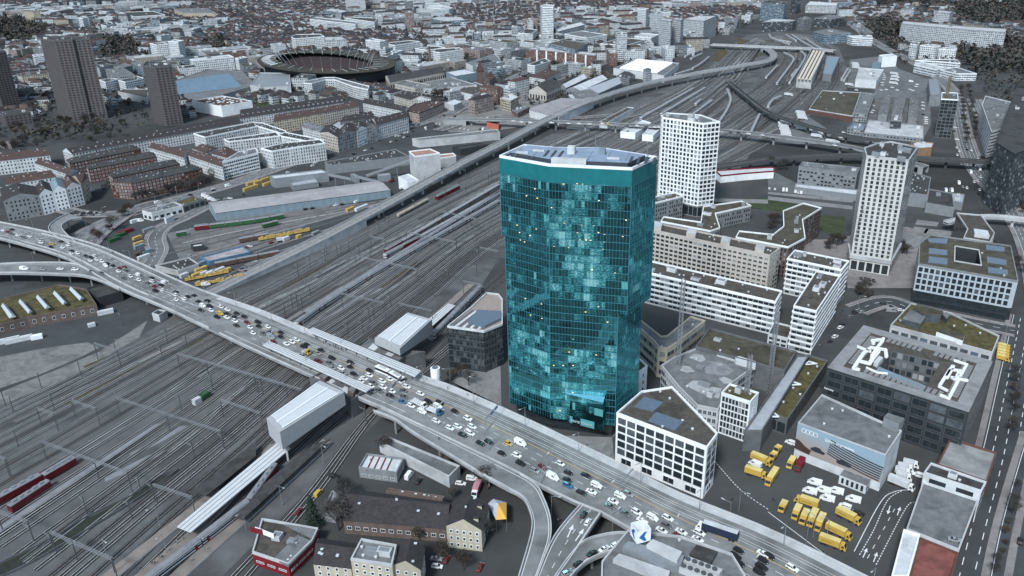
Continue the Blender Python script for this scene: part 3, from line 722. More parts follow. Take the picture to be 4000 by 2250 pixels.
# entrance block with canopy at the foot
r = on_facade(T(10, 560, 1250)[0], P3); 
def fp(p, z):  # point on the facade plane of the tower foot
    r = on_facade(p, P3); return r[1]
ea, eb = on_facade(T(10, 560, 1040)[0], P3), on_facade(T(10, 935, 1100)[0], P3)
if ea and eb:
    n_ = eb[2]; a, c = ea[1], eb[1]; q = MB()
    z1 = (a.z+c.z)/2
    f = [(a.x, a.y), (c.x, c.y), (c.x+n_.x*5, c.y+n_.y*5), (a.x+n_.x*1.2, a.y+n_.y*1.2)]
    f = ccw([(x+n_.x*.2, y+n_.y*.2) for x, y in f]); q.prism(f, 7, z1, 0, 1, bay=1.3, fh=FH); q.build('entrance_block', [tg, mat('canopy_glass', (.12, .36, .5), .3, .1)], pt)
    tx = bpy.data.curves.new('sign', 'FONT'); tx.body = 'PRIME TOWER'; tx.size = 1.6; tx.extrude = .05
    so = bpy.data.objects.new('tmp', tx); COL.objects.link(so); dg = bpy.context.evaluated_depsgraph_get(); me = bpy.data.meshes.new_from_object(so.evaluated_get(dg)); bpy.data.objects.remove(so)
    o = bpy.data.objects.new('tower_sign', me); COL.objects.link(o); me.materials.append(flatwhite); o.parent = pt
    front = Vector((a.x+n_.x*1.7, a.y+n_.y*1.7, 8)); far = Vector((c.x+n_.x*5.5, c.y+n_.y*5.5, 8)); dd = far-front
    o.location = front+dd*.12-pt.location; o.rotation_euler = (math.pi/2, 0, math.atan2(dd.y, dd.x))
def text_mesh(body, size, loc, rot, m, par, name='lettering', ext=.05, align='LEFT'):
    tx = bpy.data.curves.new('t', 'FONT'); tx.body = body; tx.size = size; tx.extrude = ext; tx.align_x = align
    so = bpy.data.objects.new('tmp', tx); COL.objects.link(so); dg = bpy.context.evaluated_depsgraph_get(); me = bpy.data.meshes.new_from_object(so.evaluated_get(dg)); bpy.data.objects.remove(so); bpy.data.curves.remove(tx)
    o = bpy.data.objects.new(name, me); COL.objects.link(o); me.materials.clear(); me.materials.append(m)
    l_ = Vector(loc)
    if par is not None: o.parent = par; l_ = l_-par.location
    o.location = l_; o.rotation_euler = rot; return o
FOOT.append(PTOP)
# ---------------- near and middle buildings, traced by their roof edges ----------------
def W(**k): return k
wd = dict(fm=white)
# white block by the viaduct
roof = [(2408, 1618), (2762, 1753), (2803, 1698), (2625, 1515), (2505, 1533)]
wb, Pw, zw = building('white office block with big square dark windows beside the viaduct', roof, (1, (2735, 1948)), wall=white, rf=flatbrown, par=white, units=0, vents=5)
windows(wb, Pw, 4.8, zw-.5, fh=3.5, bay=4.3, w=3.6, h=2.75, gm=glassd, fm=darksteel, sill=.4, gm2=glassg, margin=.6, gm2p=.3)
windows(wb, Pw, .3, 4.6, fh=4.3, bay=9, w=5, h=3, gm=glassd, fm=white, sill=.5)
def roofpatch(par, pts, z, m, name, h=.35, side=None):
    P = ccw([(p.x, p.y) for p in GG(pts, z+h)]); q = MB(); q.prism(P, z, z+h, 1, 0); return q.build(name, [m, side or m], par)
roofpatch(wb, T(10,1230,1190,1330,1090,1525,1150,1420,1240), zw, solar, 'solar_panels'); roofpatch(wb, T(10,1370,1335,1450,1245,1725,1340,1640,1430), zw, solar, 'solar_panels')
# courtyard office with pale roof frame
roof = T(11,595,800,2020,1250,2262,738,962,372)
h = 24; P = GG(roof, h); 
db = thing('courtyard_office', 'dark gridded office around an open courtyard, pale ducts on its roof', 'building', (P[0].x, P[0].y, 0))
Pd = ccw([(p.x, p.y) for p in P]); hole = GG(T(11,1245,618,1738,745,1592,985,1120,790), h); hh_ = [(p.x, p.y) for p in hole]
q = MB(); q.prism(Pd, 0, h, 0, None, bay=4, fh=4); q.build('wall', darkw, db)
q = MB(); Hh = ccw(hh_)
# roof as a ring of quads around the courtyard
def ring(b, Oq, Iq, z, m=0):
    for k in range(4): b.face(((*Oq[k], z), (*Oq[(k+1) % 4], z), (*Iq[(k+1) % 4], z), (*Iq[k], z)), m)
def match(Oq, Iq):
    s = min(range(4), key=lambda s: sum((Vector(Oq[k])-Vector(Iq[(k+s) % 4])).length for k in range(4))); return [Iq[(k+s) % 4] for k in range(4)]
Hm = match(Pd, Hh); I1 = inset(Pd, 5.5)
ring(q, Pd, I1, h); ring(q, I1, Hm, h-.5, 1)
for k in range(4): q.face(((*I1[(k+1) % 4], h-.5), (*I1[k], h-.5), (*I1[k], h), (*I1[(k+1) % 4], h)), 0)
q.build('roof', [mat('grey_stone_rim', (.23, .24, .25), .9, .15, .3, dirt=.2), flatbrown], db)
q = MB()
for k in range(4): q.face(((*Hm[(k+1) % 4], 3), (*Hm[k], 3), (*Hm[k], h-.4), (*Hm[(k+1) % 4], h-.4)), 0, [(8, 0), (0, 0), (0, 5), (8, 5)])
q.face([(*p, 3) for p in Hm], 0); q.build('courtyard', wall_mat('court_wall', (.11, .12, .13), .78, .66), db)
windows(db, Pd, .5, h-.6, fh=4.6, bay=7.4, w=6.3, h=3.4, gm=glassd, fm=mat('bronze_frame', (.085, .092, .1), .5, .1), sill=.6, gm2=glassg, gm2p=.12)
for k in range(4):  # solar rows along each side of the roof
    a, c = Vector(I1[k]), Vector(I1[(k+1) % 4]); e = (c-a); Ln = e.length; e.normalize(); nn = Vector((-e.y, e.x)); an = math.atan2(e.y, e.x)
    for j in range(2, int(Ln/2.4)-1):
        if random.random() < .06: continue
        p = a+e*(j*2.4)+nn*2.8; w = MB(); w.box(p.x, p.y, h-.3, 1.7, 4.4, .3, an); w.build('solar_panel', mat('old_solar_panel', (.2, .205, .215), .4, .2, 1), db)
duct = mat('white_duct', (.72, .75, .78), .5, .08, 1)
def ductpath(pts, w, par, z, hh=1.2):
    P = GG(pts, z); q = MB()
    for i in range(len(P)-1): q.beam(P[i]+Vector((0, 0, 0)), P[i+1], w, hh)
    for p in P: q.tube(p-Vector((0, 0, hh/2)), p+Vector((0, 0, hh/2+.02)), w/2, w/2, 8)
    q.build('air_duct', duct, par)
for a_, w_ in ((T(11,910,820,860,810,960,660,1040,600,1180,620,1190,690), 2.2), (T(11,1060,560,1050,530,1130,520), 2.2), (T(11,1100,600,1150,540,1160,510), 2.0), (T(11,905,590,1030,640), 1.4), (T(11,940,740,1020,760,1110,640), 2.6), (T(11,990,800,1100,850,1200,860), .7),
               (T(11,1720,990,1800,1030), 1.4), (T(11,1730,980,1830,820,1930,830,1900,890), 1.8), (T(11,1740,1080,1820,1110,1910,940,1850,900,2000,930), 1.8), (T(11,1900,880,1940,880,2000,770,1880,730), 1.6), (T(11,1800,900,1860,790), 2.4)):
    ductpath(a_, w_*.72, db, h+.3, .9)
roofpatch(db, T(11,1065,740,1120,680,1160,700,1105,760), h-.5, offwhite, 'rooftop_unit', 2.2); roofpatch(db, T(11,1030,670,1080,600,1120,620,1070,690), h-.5, duct, 'rooftop_unit', 2)
roofpatch(db, T(11,1115,790,1590,985,1560,1040,1085,830), h-.5, bluemetal, 'glass_roof', .4)
e = Vector(Pd[0])
fr = sorted(range(4), key=lambda k: -px((*Pd[k], h))[1])
def facing_edges(P):
    out = []
    for k in range(len(P)):
        a, c = Vector(P[k]), Vector(P[(k+1) % len(P)]); e = c-a; nn = Vector((e.y, -e.x)).normalized()
        if nn.dot(-(a+c)/2) > 0: out.append((e.length, k, a, c, nn))
    return sorted(out, key=lambda t: -t[0])
def facade_text(par, P, body, size, px_pt, m, z=None, k=None, ext=.08):
    r = on_facade(px_pt, P)
    if not r: return
    c, nn = r[1], r[2]; e = Vector((-nn.y, nn.x, 0)); return text_mesh(body, size, c+nn*.25, (math.pi/2, 0, math.atan2(e.y, e.x)), m, par, ext=ext)
facade_text(db, Pd, 'Deloitte', 1.3, T(11, 565, 1008)[0], edgew)
# billboard hall
roof = [(3117, 1657), (3459, 1784), (3522, 1688), (3210, 1546)]
bb, Pb, zb = building('grey hall carrying a huge car advertisement above the yellow lorries', roof, (1, (3427, 1918)), wall=offwhite, rf=flatgrey, par=lconc, units=0, vents=4, name='exhibition_hall')
roofpatch(bb, T(11,1165,1300,1320,1365,1375,1310,1205,1255), zb, flatgrey, 'stair_house', 4.5, metalgrey)
ed = facing_edges(Pb)[0]; e_ = (ed[3]-ed[2]); Ln = e_.length; e_.normalize(); nn = ed[4]
skym = bpy.data.materials.new('poster_print'); skym.use_nodes = True; n = skym.node_tree.nodes; l = skym.node_tree.links; uvn = n.new('ShaderNodeUVMap'); sp = n.new('ShaderNodeSeparateXYZ'); l.new(uvn.outputs[0], sp.inputs[0])
rr = n.new('ShaderNodeValToRGB'); rr.color_ramp.elements[0].color = (.3, .26, .24, 1); rr.color_ramp.elements[1].color = (.24, .34, .42, 1); rr.color_ramp.elements[0].position = .3; l.new(math_(n, l, 'ADD', sp.outputs[1], math_(n, l, 'MULTIPLY', sp.outputs[0], .35)), rr.inputs[0]); l.new(rr.outputs[0], n['Principled BSDF'].inputs['Base Color']); n['Principled BSDF'].inputs['Roughness'].default_value = .6
def onb(u, v, o=.3): p = ed[2]+e_*(u*Ln)+nn*o; return Vector((p.x, p.y, 4.5+v*(zb-4.5+.6)))
bl = MB(); bl.face((onb(.0, 0), onb(1, 0), onb(1, 1), onb(0, 1)), 0, [(0, 0), (1, 0), (1, 1), (0, 1)])
bl.build('advertising_poster', skym, bb)
q = MB(); dkp = mat('poster_dark', (.03, .036, .045), .5, .2)
for j in range(7):  # curved striped pavilion on the poster
    v = .12+j*.085; pts = [(.38+j*.004+t/14*(.6), v+.3*(1-(t/14))**2*.6-.1*t/14) for t in range(15)]
    for t in range(14):
        (u0, v0), (u1, v1) = pts[t], pts[t+1]; q.face((onb(u0, v0, .36), onb(u1, v1, .36), onb(u1, v1+.045, .36), onb(u0, v0+.045, .36)))
q.build('poster_pavilion', dkp, bb)
for u0, v0, s in ((.19, .2, 1), (.5, .1, 1)):
    q = MB(); out = [(0, .03), (.02, .0), (.15, 0), (.17, .05), (.165, .1), (.13, .12), (.105, .19), (.05, .19), (.02, .13), (0, .1)]
    q.face([onb(u0+a*s, v0+c*s, .42) for a, c in out]); q.build('poster_car', dkp, bb)
q = MB(); q.face([onb(a, c, .36) for a, c in ((0, .05), (.18, 0), (.2, .18), (.12, .26), (.05, .4), (0, .42))]); q.build('poster_hill', mat('poster_hill', (.05, .035, .03), .6, .2), bb)
for k in range(4):
    q = MB(); N = 20
    for t in range(N):
        a0, a1 = 2*math.pi*t/N, 2*math.pi*(t+1)/N; cu, cv = .085+k*.045, .82; ra, rb_ = .03, .024
        f = lambda a, r: onb(cu+math.cos(a)*r, cv+math.sin(a)*r*Ln/(zb-4), .4)
        q.face((f(a0, rb_), f(a0, ra), f(a1, ra), f(a1, rb_)))
    q.build('poster_ring', edgew, bb)
p = onb(.33, .74, .4); text_mesh('Quiet. Impressive.', 1.7, p, (math.pi/2, 0, math.atan2(e_.y, e_.x)), edgew, bb)
q = MB(); base = [onb(.6, 0), onb(.9, 0)]; a, c = base; f = ccw([(a.x, a.y), (c.x, c.y), (c.x+nn.x*5, c.y+nn.y*5), (a.x+nn.x*5, a.y+nn.y*5)])
q.prism(f, 0, 4.2, 0, 1); q.build('entrance_pavilion', [offwhite, flatgrey], bb)
windows(bb, f, .3, 4, fh=3.6, bay=2, w=1, h=2.6, gm=glassd, sill=.5)
# small office with rooftop garden
t, P, z = building('small white office with dark gridded front and mossy roof', T(10,2105,1065,2397,1160,2482,1065,2190,975), (1, (2901, 1727)), wall=white, rf=greenroof, units=1, vents=2)
windows(t, P, .5, z-.5, fh=3.2, bay=1.5, w=1.2, h=2.5, gm=glassd, fm=steel, sill=.4, gm2=blind, edges=[facing_edges(P)[0][1]]); windows(t, P, .5, z-.5, fh=3.2, bay=6, w=1.4, h=1.4, edges=[facing_edges(P)[1][1]], fm=white)
# theatre hall complex
building('low industrial hall with patched grey roof and curved front, behind the white office block', T(10,1500,790,1675,1005,1860,1190,2075,1235,2200,975,2440,800,1860,615,1640,700), h=12, wall=lconc, rf=flatgrey, units=3, vents=3, name='industrial_hall', win=W(fh=4, bay=2.2, w=1.8, h=2.4, gm=glassg, fm=offwhite))
t_ = [o for o in bpy.data.objects if o.get('label', '').startswith('low industrial hall with patched')][0]; pm_ = mat('pale_roof_patch', (.34, .36, .38), .9, .2, .5, dirt=.2)
for a in ((1780,700,1830,660,1920,670,1945,720,1900,745), (1750,980,1820,930,1930,940,2000,990,2110,1010,2080,1110,1900,1060), (1690,830,1720,780,1790,790,1840,840,1760,850), (2080,910,2130,890,2210,920,2220,960,2130,960), (2050,755,2110,750,2130,780,2070,785), (1900,720,2150,760,2230,840,2150,880,1950,860)): roofpatch(t_, T(10, *a), 12, pm_ if a[0] != 1900 else mat('grey_patch', (.22, .23, .25), .9, .2, .4, dirt=.3), 'roof_patch', .05 if a[0] != 1900 else .03)
roofpatch(t_, T(10,2245,690,2290,685,2455,740,2450,790,2250,730), 12, flatwhite, 'rooftop_unit', 2)
building('long hall under brown gravel roof next to the white terrace block', T(10,1850,600,1985,412)+T(11,285,650,165,842), h=13.5, wall=dconc, rf=sedum, units=1, vents=2, name='industrial_hall')
t, P, z = building('cream industrial building with rounded corner and flat grey roof', T(10,1225,360,1440,555,1470,605,1560,622,1640,575,1945,340,1800,295,1560,490,1500,495,1290,330), (2, T(10, 1420, 890)[0]), wall=yellowish, rf=flatgrey, units=0, vents=2, name='factory_building')
windows(t, P, .5, z-.8, fh=5, bay=3, w=2.6, h=2.4, fm=greyw, gm=glassd, gm2=blind, sill=1.6)
t, P, z = building('slim white stair tower with mossy roof beside the glass tower', T(10,1160,810,1280,858,1362,795,1300,735,1190,700), (1, T(10, 1262, 1100)[0]), wall=white, rf=greenroof, units=1, vents=0, name='stair_tower')
windows(t, P, 1, z-1, fh=4, bay=5, w=1.6, h=2, fm=white)
# white terrace block
band = dict(fh=3.25, bay=3.0, w=2.7, h=1.55, gm=glassd, gm2=blind, sill=1.1, gm2p=.35, fm=None)
t, P, z = building('long white slab block with ribbon windows behind the glass tower', [(2505, 1062), (3029, 1183), (3054, 1140), (2520, 1018)], (1, (3004, 1307)), wall=offwhite, rf=flatbrown, par=white, units=4, vents=14, name='slab_block')
bands(t, P, [3.2*k for k in range(1, int(z/3.2)+1)], .35, .95, white); windows(t, P, 0, z-.3, **band)
ZT = z
t, P, z = building('tall white corner block with brown roof left of the hotel tower', T(7,195,1160,740,1275,812,1185,270,1075), h=ZT+3, wall=offwhite, rf=flatbrown, par=white, units=4, vents=8, name='slab_block')
bands(t, P, [3.2*k for k in range(1, int(z/3.2)+1)], .35, .95, white); windows(t, P, 0, z-.3, **band)
t, P, z = building('white wing with stepped ribbon windows nearest the parked cars', [(3099, 1199), (3190, 1220), (3282, 1081), (3188, 1062)], (1, (3163, 1389)), wall=offwhite, rf=flatbrown, par=white, units=3, vents=5, name='slab_block')
bands(t, P, [3.2*k for k in range(1, int(z/3.2)+1)], .35, .95, white); windows(t, P, 0, z-.3, **band)
building('low link building between the white wings', T(11,0,470,200,520,260,400,60,350), h=6, wall=offwhite, rf=flatbrown, units=0, vents=0, name='link_building', win=W(fh=3.1, bay=3, w=2.6, h=1.4))
# beige block
t, P, z = building('long beige block with regular square windows behind the white slab', [(2525, 896), (3008, 1001), (3049, 972), (2530, 868)], h=27, wall=beige, rf=flatbrown, par=beige, units=0, vents=8, name='apartment_block')
windows(t, P, 0, z-.9, fh=3.0, bay=3.3, w=2.3, h=1.5, gm=glassd, gm2=blind, sill=.8, fm=beige, gm2p=.12)
for k in range(4):
    a, c = T(6, 1430+k*350, 830+k*73, 1510+k*350, 850+k*73)
    roofpatch(t, T(6, 1410+k*345, 815+k*75, 1500+k*345, 835+k*75, 1520+k*345, 790+k*75, 1430+k*345, 770+k*75), z, lconc, 'stair_house', 3.2, beige)
# bent green roof blocks
def bent(label, roof, base, m, ww=1.1):
    t, P, z = building(label, roof, base, wall=m, rf=sedum, par=white, units=4, vents=4, name='apartment_block')
    windows(t, P, .3, z-.8, fh=3.1, bay=2.3, w=ww, h=1.9, gm=glassd, gm2=blind, sill=.6, gm2p=.15)
bent('bent grey brick block with green roof below the white tower', T(6,1495,785,1525,738,1897,792,1925,635,2310,580,2405,625,2045,705,2092,850,1995,882), (7-1, T(6, 2365, 880)[0]), greyw)
bent('zigzag brown brick block with green roof beside the lawn', T(6,2250,945,2285,882)+T(7,50,918,155,835,150,680,355,602,540,650,348,768,375,955,205,1045), (6, T(7, 480, 932)[0]), brownbrick)
bent('grey block with brown roof at the foot of the white tower', T(6,1400,545,1640,495,1722,530,1440,600), (2, T(6, 1700, 750)[0]), greyw)
bent('short pale block half hidden by the glass tower', T(6,1330,600,1415,590,1450,700,1390,740,1330,760), (2, T(6, 1430, 790)[0]), beige)
# white high-rise
t, P, z = building('white high-rise with deep gridded balconies and many sides', T(2,1505,1172,1555,1142,1905,1165,2087,1232,1925,1250,1520,1190), (4, T(6, 1800, 735)[0]), wall=greyw, rf=flatgrey, par=white, units=5, vents=4, name='apartment_tower', cat='tower block')
print('zoelly h', z)
NF = max(10, round((z-10)/3.3)); fz = [9+k*(z-9.5)/NF for k in range(NF+1)]
bands(t, P, fz, .45, .95, white, 'floor_slab')
q = MB()
for k in range(len(P)):
    a, c = Vector(P[k]), Vector(P[(k+1) % len(P)]); e = c-a; nn = Vector((e.y, -e.x)).normalized()
    if nn.dot(-(a+c)/2) < 0: continue
    N = max(1, round(e.length/3.1))
    for j in range(N+1):
        p = a+e*(j/N)+nn*.12; q.beam((*p, 9), (*p, z), 1.1 if e.length > 18 else .5, .7)
q.build('facade_grid', white, t)
windows(t, P, 9, z-.3, fh=(z-9.5)/NF, bay=3.1, w=2.2, h=2.1, sill=1, gm2=blind, gm2p=.3, margin=0)
windows(t, P, 0, 8.5, fh=8.5, bay=4, w=3.4, h=7, sill=.8, margin=0)
# hotel tower
roof = T(7,965,48,990,128,1415,172,1510,38,1235,-15,1100,0)
t, P, z = building('tall slender hotel tower with vertical lettering on its front', roof, (2, (3450, 1074)), wall=mat('pale_stone', (.52, .53, .525), .85, .12, .3, dirt=.12), rf=flatdark, par=lconc, units=5, vents=4, name='hotel_tower', cat='tower block')
print('hotel h', z)
F_ = facing_edges(P)[0]; NF = 23; fh = (z-11)/NF
print('front', F_[0], fh)
windows(t, P, 11, z-.6, fh=fh, bay=(F_[0]-.6)/6, w=F_[0]/6*.74, h=fh*.76, gm=glassd, gm2=blind, sill=.3, fm=None, gm2p=.2, edges=[F_[1]], cap=100, margin=.3)
for f in facing_edges(P)[1:]: windows(t, P, 11, z-.6, fh=fh, bay=3.5, w=1.6, h=2.0, gm=glassg, gm2=glassd, sill=.5, edges=[f[1]], cap=40)
windows(t, P, 0, 7.5, fh=7.5, bay=4.7, w=3.6, h=6, sill=.5, margin=.3)
bands(t, P, [8], .8, 2.4, lconc, 'canopy_band')
for i, ch in enumerate('RENAISSANCE'):
    a = T(7, 955-i*8.0, 605+i*35)[0]; facade_text(t, P, ch, 2.7, T(7, 945-i*8.0, 617+i*35)[0], darksteel)
facade_text(t, P, 'RENAISSANCE', 1.3, T(7, 950, 1170)[0], darksteel)
for a in (T(7,1050,70,1130,85,1120,110,1040,100), T(7,1370,30,1450,45,1440,65,1360,50), T(7,1310,115,1390,130,1380,150,1300,135)): roofpatch(t, a, z, metalgrey, 'cooling_unit', 2)
# hexagonal office
t, P, z = building('six sided office with pale checkered facade and square court', T(7,1510,1215,1520,1010,1640,920,2440,1032,2515,1385,2480,1385), h=24, wall=mat('pale_blue_render', (.36, .41, .46), .8, .12, .3), rf=sedum, par=greyw, units=0, vents=3)
windows(t, P, 8.5, z-.6, fh=3.7, bay=3.1, w=2.1, h=2.7, gm=glassd, gm2=glassg, sill=.5, fm=None, margin=.3, cap=100)
bands(t, P, [0], .15, 7.8, glassd, 'dark_ground_floor')
Hq = [(p.x, p.y) for p in GG(T(7,1880,1030,2120,1070,2145,1225,1875,1180), z)]; Hq = ccw(Hq)[::-1]
bpy.data.objects.remove([o for o in t.children if o.name.startswith('roof') and len(o.data.polygons) == 1][0])
i0, j0 = min(((i, j) for i in range(len(P)) for j in range(4)), key=lambda q_: math.hypot(P[q_[0]][0]-Hq[q_[1]][0], P[q_[0]][1]-Hq[q_[1]][1]))
kp = P[i0:]+P[:i0+1]+Hq[j0:]+Hq[:j0+1]; q = MB(); q.face([(*p, z) for p in kp]); q.build('roof', sedum, t)
q = MB(); hc = Hq[::-1]
for k in range(4): q.face(((*hc[(k+1) % 4], 4), (*hc[k], 4), (*hc[k], z), (*hc[(k+1) % 4], z)))
q.face([(*p, 4) for p in hc]); q.build('courtyard', darkw, t); q = MB()
for k in range(4): q.beam((*hc[k], z+.3), (*hc[(k+1) % 4], z+.3), .6, .6)
q.build('court_rim', lconc, t)
for a in ((1600,945,1810,950,1800,1000,1620,985), (1620,1045,1805,1065,1805,1115,1615,1100), (1620,1130,1805,1150,1805,1210,1610,1190), (2190,1010,2380,1035,2380,1080,2195,1060), (2200,1130,2400,1165,2400,1215,2205,1190), (2210,1235,2410,1265,2415,1315,2215,1290)): roofpatch(t, T(7, *a), z, solar, 'solar_panels', .4)
t, P, z = building('angular office with brown roof and white plant room by the footbridge', T(7,1895,700,2140,722,2278,905,2235,998,1965,950,2005,862), h=17, wall=mat('bronze_cladding', (.14, .12, .1), .7, .2, .4), rf=flatbrown, par=lconc, units=0, vents=0)
windows(t, P, .5, z-.8, fh=3.3, bay=1.8, w=1.1, h=2.2, fm=lconc, gm=glassd); roofpatch(t, T(7,2070,850,2210,870,2230,920,2080,900), z, flatwhite, 'plant_room', 2.5)
# blocks around the hotel tower
building('long grey office with punched windows behind the hotel tower', T(7,310,235,345,185,925,245,895,312), (0, T(7, 280, 400)[0]), wall=greyw, rf=flatgrey, units=2, vents=3, win=W(fh=3.3, bay=3.0, w=2.0, h=1.5, gm2=blind, gm2p=.4, top=1.5))
building('white canopy shed in front of the long grey office', T(7,275,405,900,470,890,520,270,440), h=4.5, wall=metalgrey, rf=flatwhite, units=0, vents=0, name='canopy_shed')
building('hall with round skylights right of the hotel tower', T(7,1455,290,1638,345,1605,522,1385,495), (2, T(7, 1580, 645)[0]), wall=metalgrey, rf=flatdark, units=0, vents=14, name='market_hall')
building('low hall with small saw roofs right of the hotel tower', T(7,1620,460,1850,500,1875,650,1590,600), h=7, wall=greyw, rf=flatdark, units=1, vents=0, name='market_hall')
building('little grey block with saw tooth roof by the junction', T(7,1845,500,1975,515,1960,600,1850,580), (2, T(7, 1955, 670)[0]), wall=metalgrey, rf=metalroof, units=2, vents=0)
building('tan box building behind the hotel tower roof', T(7,1430,0,1500,-20,1665,-5,1650,40,1515,50), (3, T(7, 1640, 125)[0]), wall=mat('tan_boards', (.25, .17, .11), .8, .15, .4), rf=flatwhite, units=1, vents=0)
# low green roof building and pavilions
t, P, z = building('low building with mossy roof and glazed pavilions', T(11,1230,385,1440,160,1840,262,2325,492,2258,660), h=9, wall=lconc, rf=greenroof, units=0, vents=6, win=W(fh=4.3, bay=5, w=3.6, h=2, gm=glassg, gm2=solar))
roofpatch(t, T(11,1350,310,1430,215,1590,280,1535,360), z, flatgrey, 'pavilion', 3.5, glassg); roofpatch(t, T(11,1470,200,1500,160,1765,230,1740,275,1560,265), z, sedum, 'pavilion', 4.5, glassg); roofpatch(t, T(11,1695,440,1740,395,1980,470,1960,530), z, sedum, 'pavilion', 3, white); roofpatch(t, T(11,1755,265,1790,240,1838,262,1800,310), z, flatgrey, 'pavilion', 3.2, glassg)
# railway arch terrace with green roof
t, P, z = building('narrow railway arch building with mossy roof and white trusses', T(11,0,1265,420,690,600,742,195,1335), h=8, wall=dconc, rf=greenroof, units=0, vents=7, name='arch_building', win=W(fh=7, bay=5, w=3.5, h=5))
building('narrow pale metal roof strip beside the mossy arch building', T(11,-240,1449,290,690,412,690,-60,1449), h=10, wall=dconc, rf=metalroof, units=0, vents=0, name='arch_building')
for c_ in ((490,760,380,770,410,738), (335,970,215,975,250,942), (110,1295,0,1290,40,1240)):
    q = MB(); V = GG(T(11, *c_), 9.2); 
    for i in range(3): q.beam(V[i], V[(i+1) % 3], .5, .5)
    q.build('roof_truss', edgew, t)
# parking deck building
rd = T(15,890,262,1212,345,1085,680,785,560)
t, P, z = building('brick garage with rooftop parking deck and one silver car', rd, (3, T(15, 770, 640)[0]), wall=brick, rf=flatgrey, units=0, vents=0, name='garage', par=lconc)
ZG = z
building('raised dark roofed stair block between the two parking decks', T(15,885,238,925,183,1240,292,1212,345), h=z+4.5, wall=offwhite, rf=flatdark, units=1, vents=1, name='stair_block', win=W(fh=4, bay=8, w=6, h=2))
building('upper brick garage deck with pale patched surface', T(15,960,190,1035,43,1300,125,1245,292), h=z+1, wall=brick, rf=mat('patched_deck', (.26, .27, .275), .92, .25, .2, dirt=.35), units=0, vents=0, name='garage')
t, P, z = building('white stair tower with small square windows at the lower right', T(15,770,562,862,592,795,830,700,830), h=ZG+2, wall=white, rf=flatwhite, units=0, vents=0, name='stair_tower'); windows(t, P, .5, z-.5, fh=2.9, bay=4, w=1.3, h=1.3, fm=white)
building('red sheet metal roof hall at the lower right', T(15,865,600,1085,682,1040,850,800,850), h=ZG-1.5, wall=brick, rf=mat('red_sheet_roof', (.2, .075, .065), .7, .25, .4, dirt=.3), units=0, vents=0, name='garage')
# dark glass office left of the tower
t, P, z = building('dark glass office with slatted roof left of the teal tower', T(9,1925,395,2295,445,2480,370,2480,120,2440,70,2320,55,2160,205), (1, T(9, 2285, 850)[0]), wall=glassd, rf=mat('tan_roofing', (.28, .24, .22), .9, .15, .5), par=offwhite, units=0, vents=0)
bands(t, P, [k*3.5 for k in range(1, int(z/3.5)+1)], .1, .4, darksteel); windows(t, P, .3, z-.4, fh=3.5, bay=1.9, w=1.6, h=2.7, gm=glassd, gm2=glassg, sill=.6, gm2p=.25, fm=darksteel)
for k in range(9):
    a = T(9, 1960+k*38, 375+k*4, 1990+k*38, 380+k*4, 2200+k*28, 225+k*6, 2175+k*28, 220+k*6); roofpatch(t, a, z, flatwhite if k % 2 else mat('slat_dark', (.12, .12, .13)), 'roof_slat', .4)
roofpatch(t, T(9,2130,340,2300,380,2465,300,2465,230,2230,215), z, solar, 'solar_panels', 1.6)
# concrete works
t, P, z = building('square white silo house with brown roof beside the rail viaduct', T(5,1538,80,1597,132,1850,98,1752,55), (1, T(5, 1655, 385)[0]), wall=lconc, rf=mat('rust_roof', (.3, .19, .15), .9, .2, .4), par=white, units=0, vents=0, name='silo_house')
building('low white annexe with brown roof against the silo house', T(5,1850,150,2012,122,1985,98,1848,112), (1, T(5, 2010, 212)[0]), wall=lconc, rf=MATS['rust_roof'], par=white, units=0, vents=0, name='silo_annexe')
t, P, z = building('small white shed below the silo house', T(5,1430,338,1522,395,1637,370,1537,308), (1, T(5, 1527, 482)[0]), wall=white, rf=flatwhite, units=0, vents=0, name='shed')
building('long low barrel roofed warehouse with blue grey walls', T(4,2165,695)+T(5,1350,460,1220,372,-480,590), (1, T(5, 1347, 540)[0]), gable=2.2, wall=bluemetal, rf=mat('warehouse_roof', (.3, .3, .315), .7, .12, .2, dirt=.15), vents=9, name='warehouse', win=W(fh=3, bay=6, w=1.2, h=1.2, gm=glassd, fm=offwhite, top=.4))
building('angular grey hall with rows of skylights behind the rail yard', T(5,690,188,742,222,1540,130,1400,58), (1, T(5, 745, 305)[0]), wall=metalgrey, rf=flatdark, units=0, vents=26, name='depot_hall')
t, P, z = building('grey batching plant with sloping white roof', T(5,135,328,187,357,728,292,655,265), (1, T(5, 190, 445)[0]), wall=metalgrey, rf=flatwhite, units=0, vents=0, name='batching_plant')
building('low grey annexe of bins in front of the batching plant', T(5,340,395,370,430,630,390,590,350), (1, T(5, 372, 470)[0]), wall=metalgrey, rf=metalroof, units=0, vents=0, name='bin_annexe')
building('grey transfer tower between two conveyor belts', T(5,950,308,1000,335,1038,330,985,304), (1, T(5, 1000, 395)[0]), wall=metalgrey, rf=metalroof, units=0, vents=0, name='transfer_tower')
building('flat grey shed beside the transfer tower', T(5,1220,312,1225,330,1355,318,1340,298), h=5, wall=metalgrey, rf=metalroof, units=0, vents=0, name='shed')
for a, za, c, zc in ((T(5,720,305)[0], 14, T(5,960,355)[0], 9), (T(5,1000,325)[0], 10, T(5,1240,385)[0], 5), (T(5,1110,320)[0], 3, T(5,1545,165)[0], 15)):
    q = MB(); A, B = G(a, za), G(c, zc); q.beam(A, B, 2.4, 1.8)
    for f in (.3, .7): p = A.lerp(B, f); q.tube((p.x, p.y, 0), p, .3, .3, 5)
    o = q.build('conveyor', metalgrey); tag(o, 'grey enclosed conveyor %s' % ('sloping from the batching plant', 'on the right of the transfer tower', 'rising to the silo house')[[14, 10, 3].index(za)], 'conveyor')
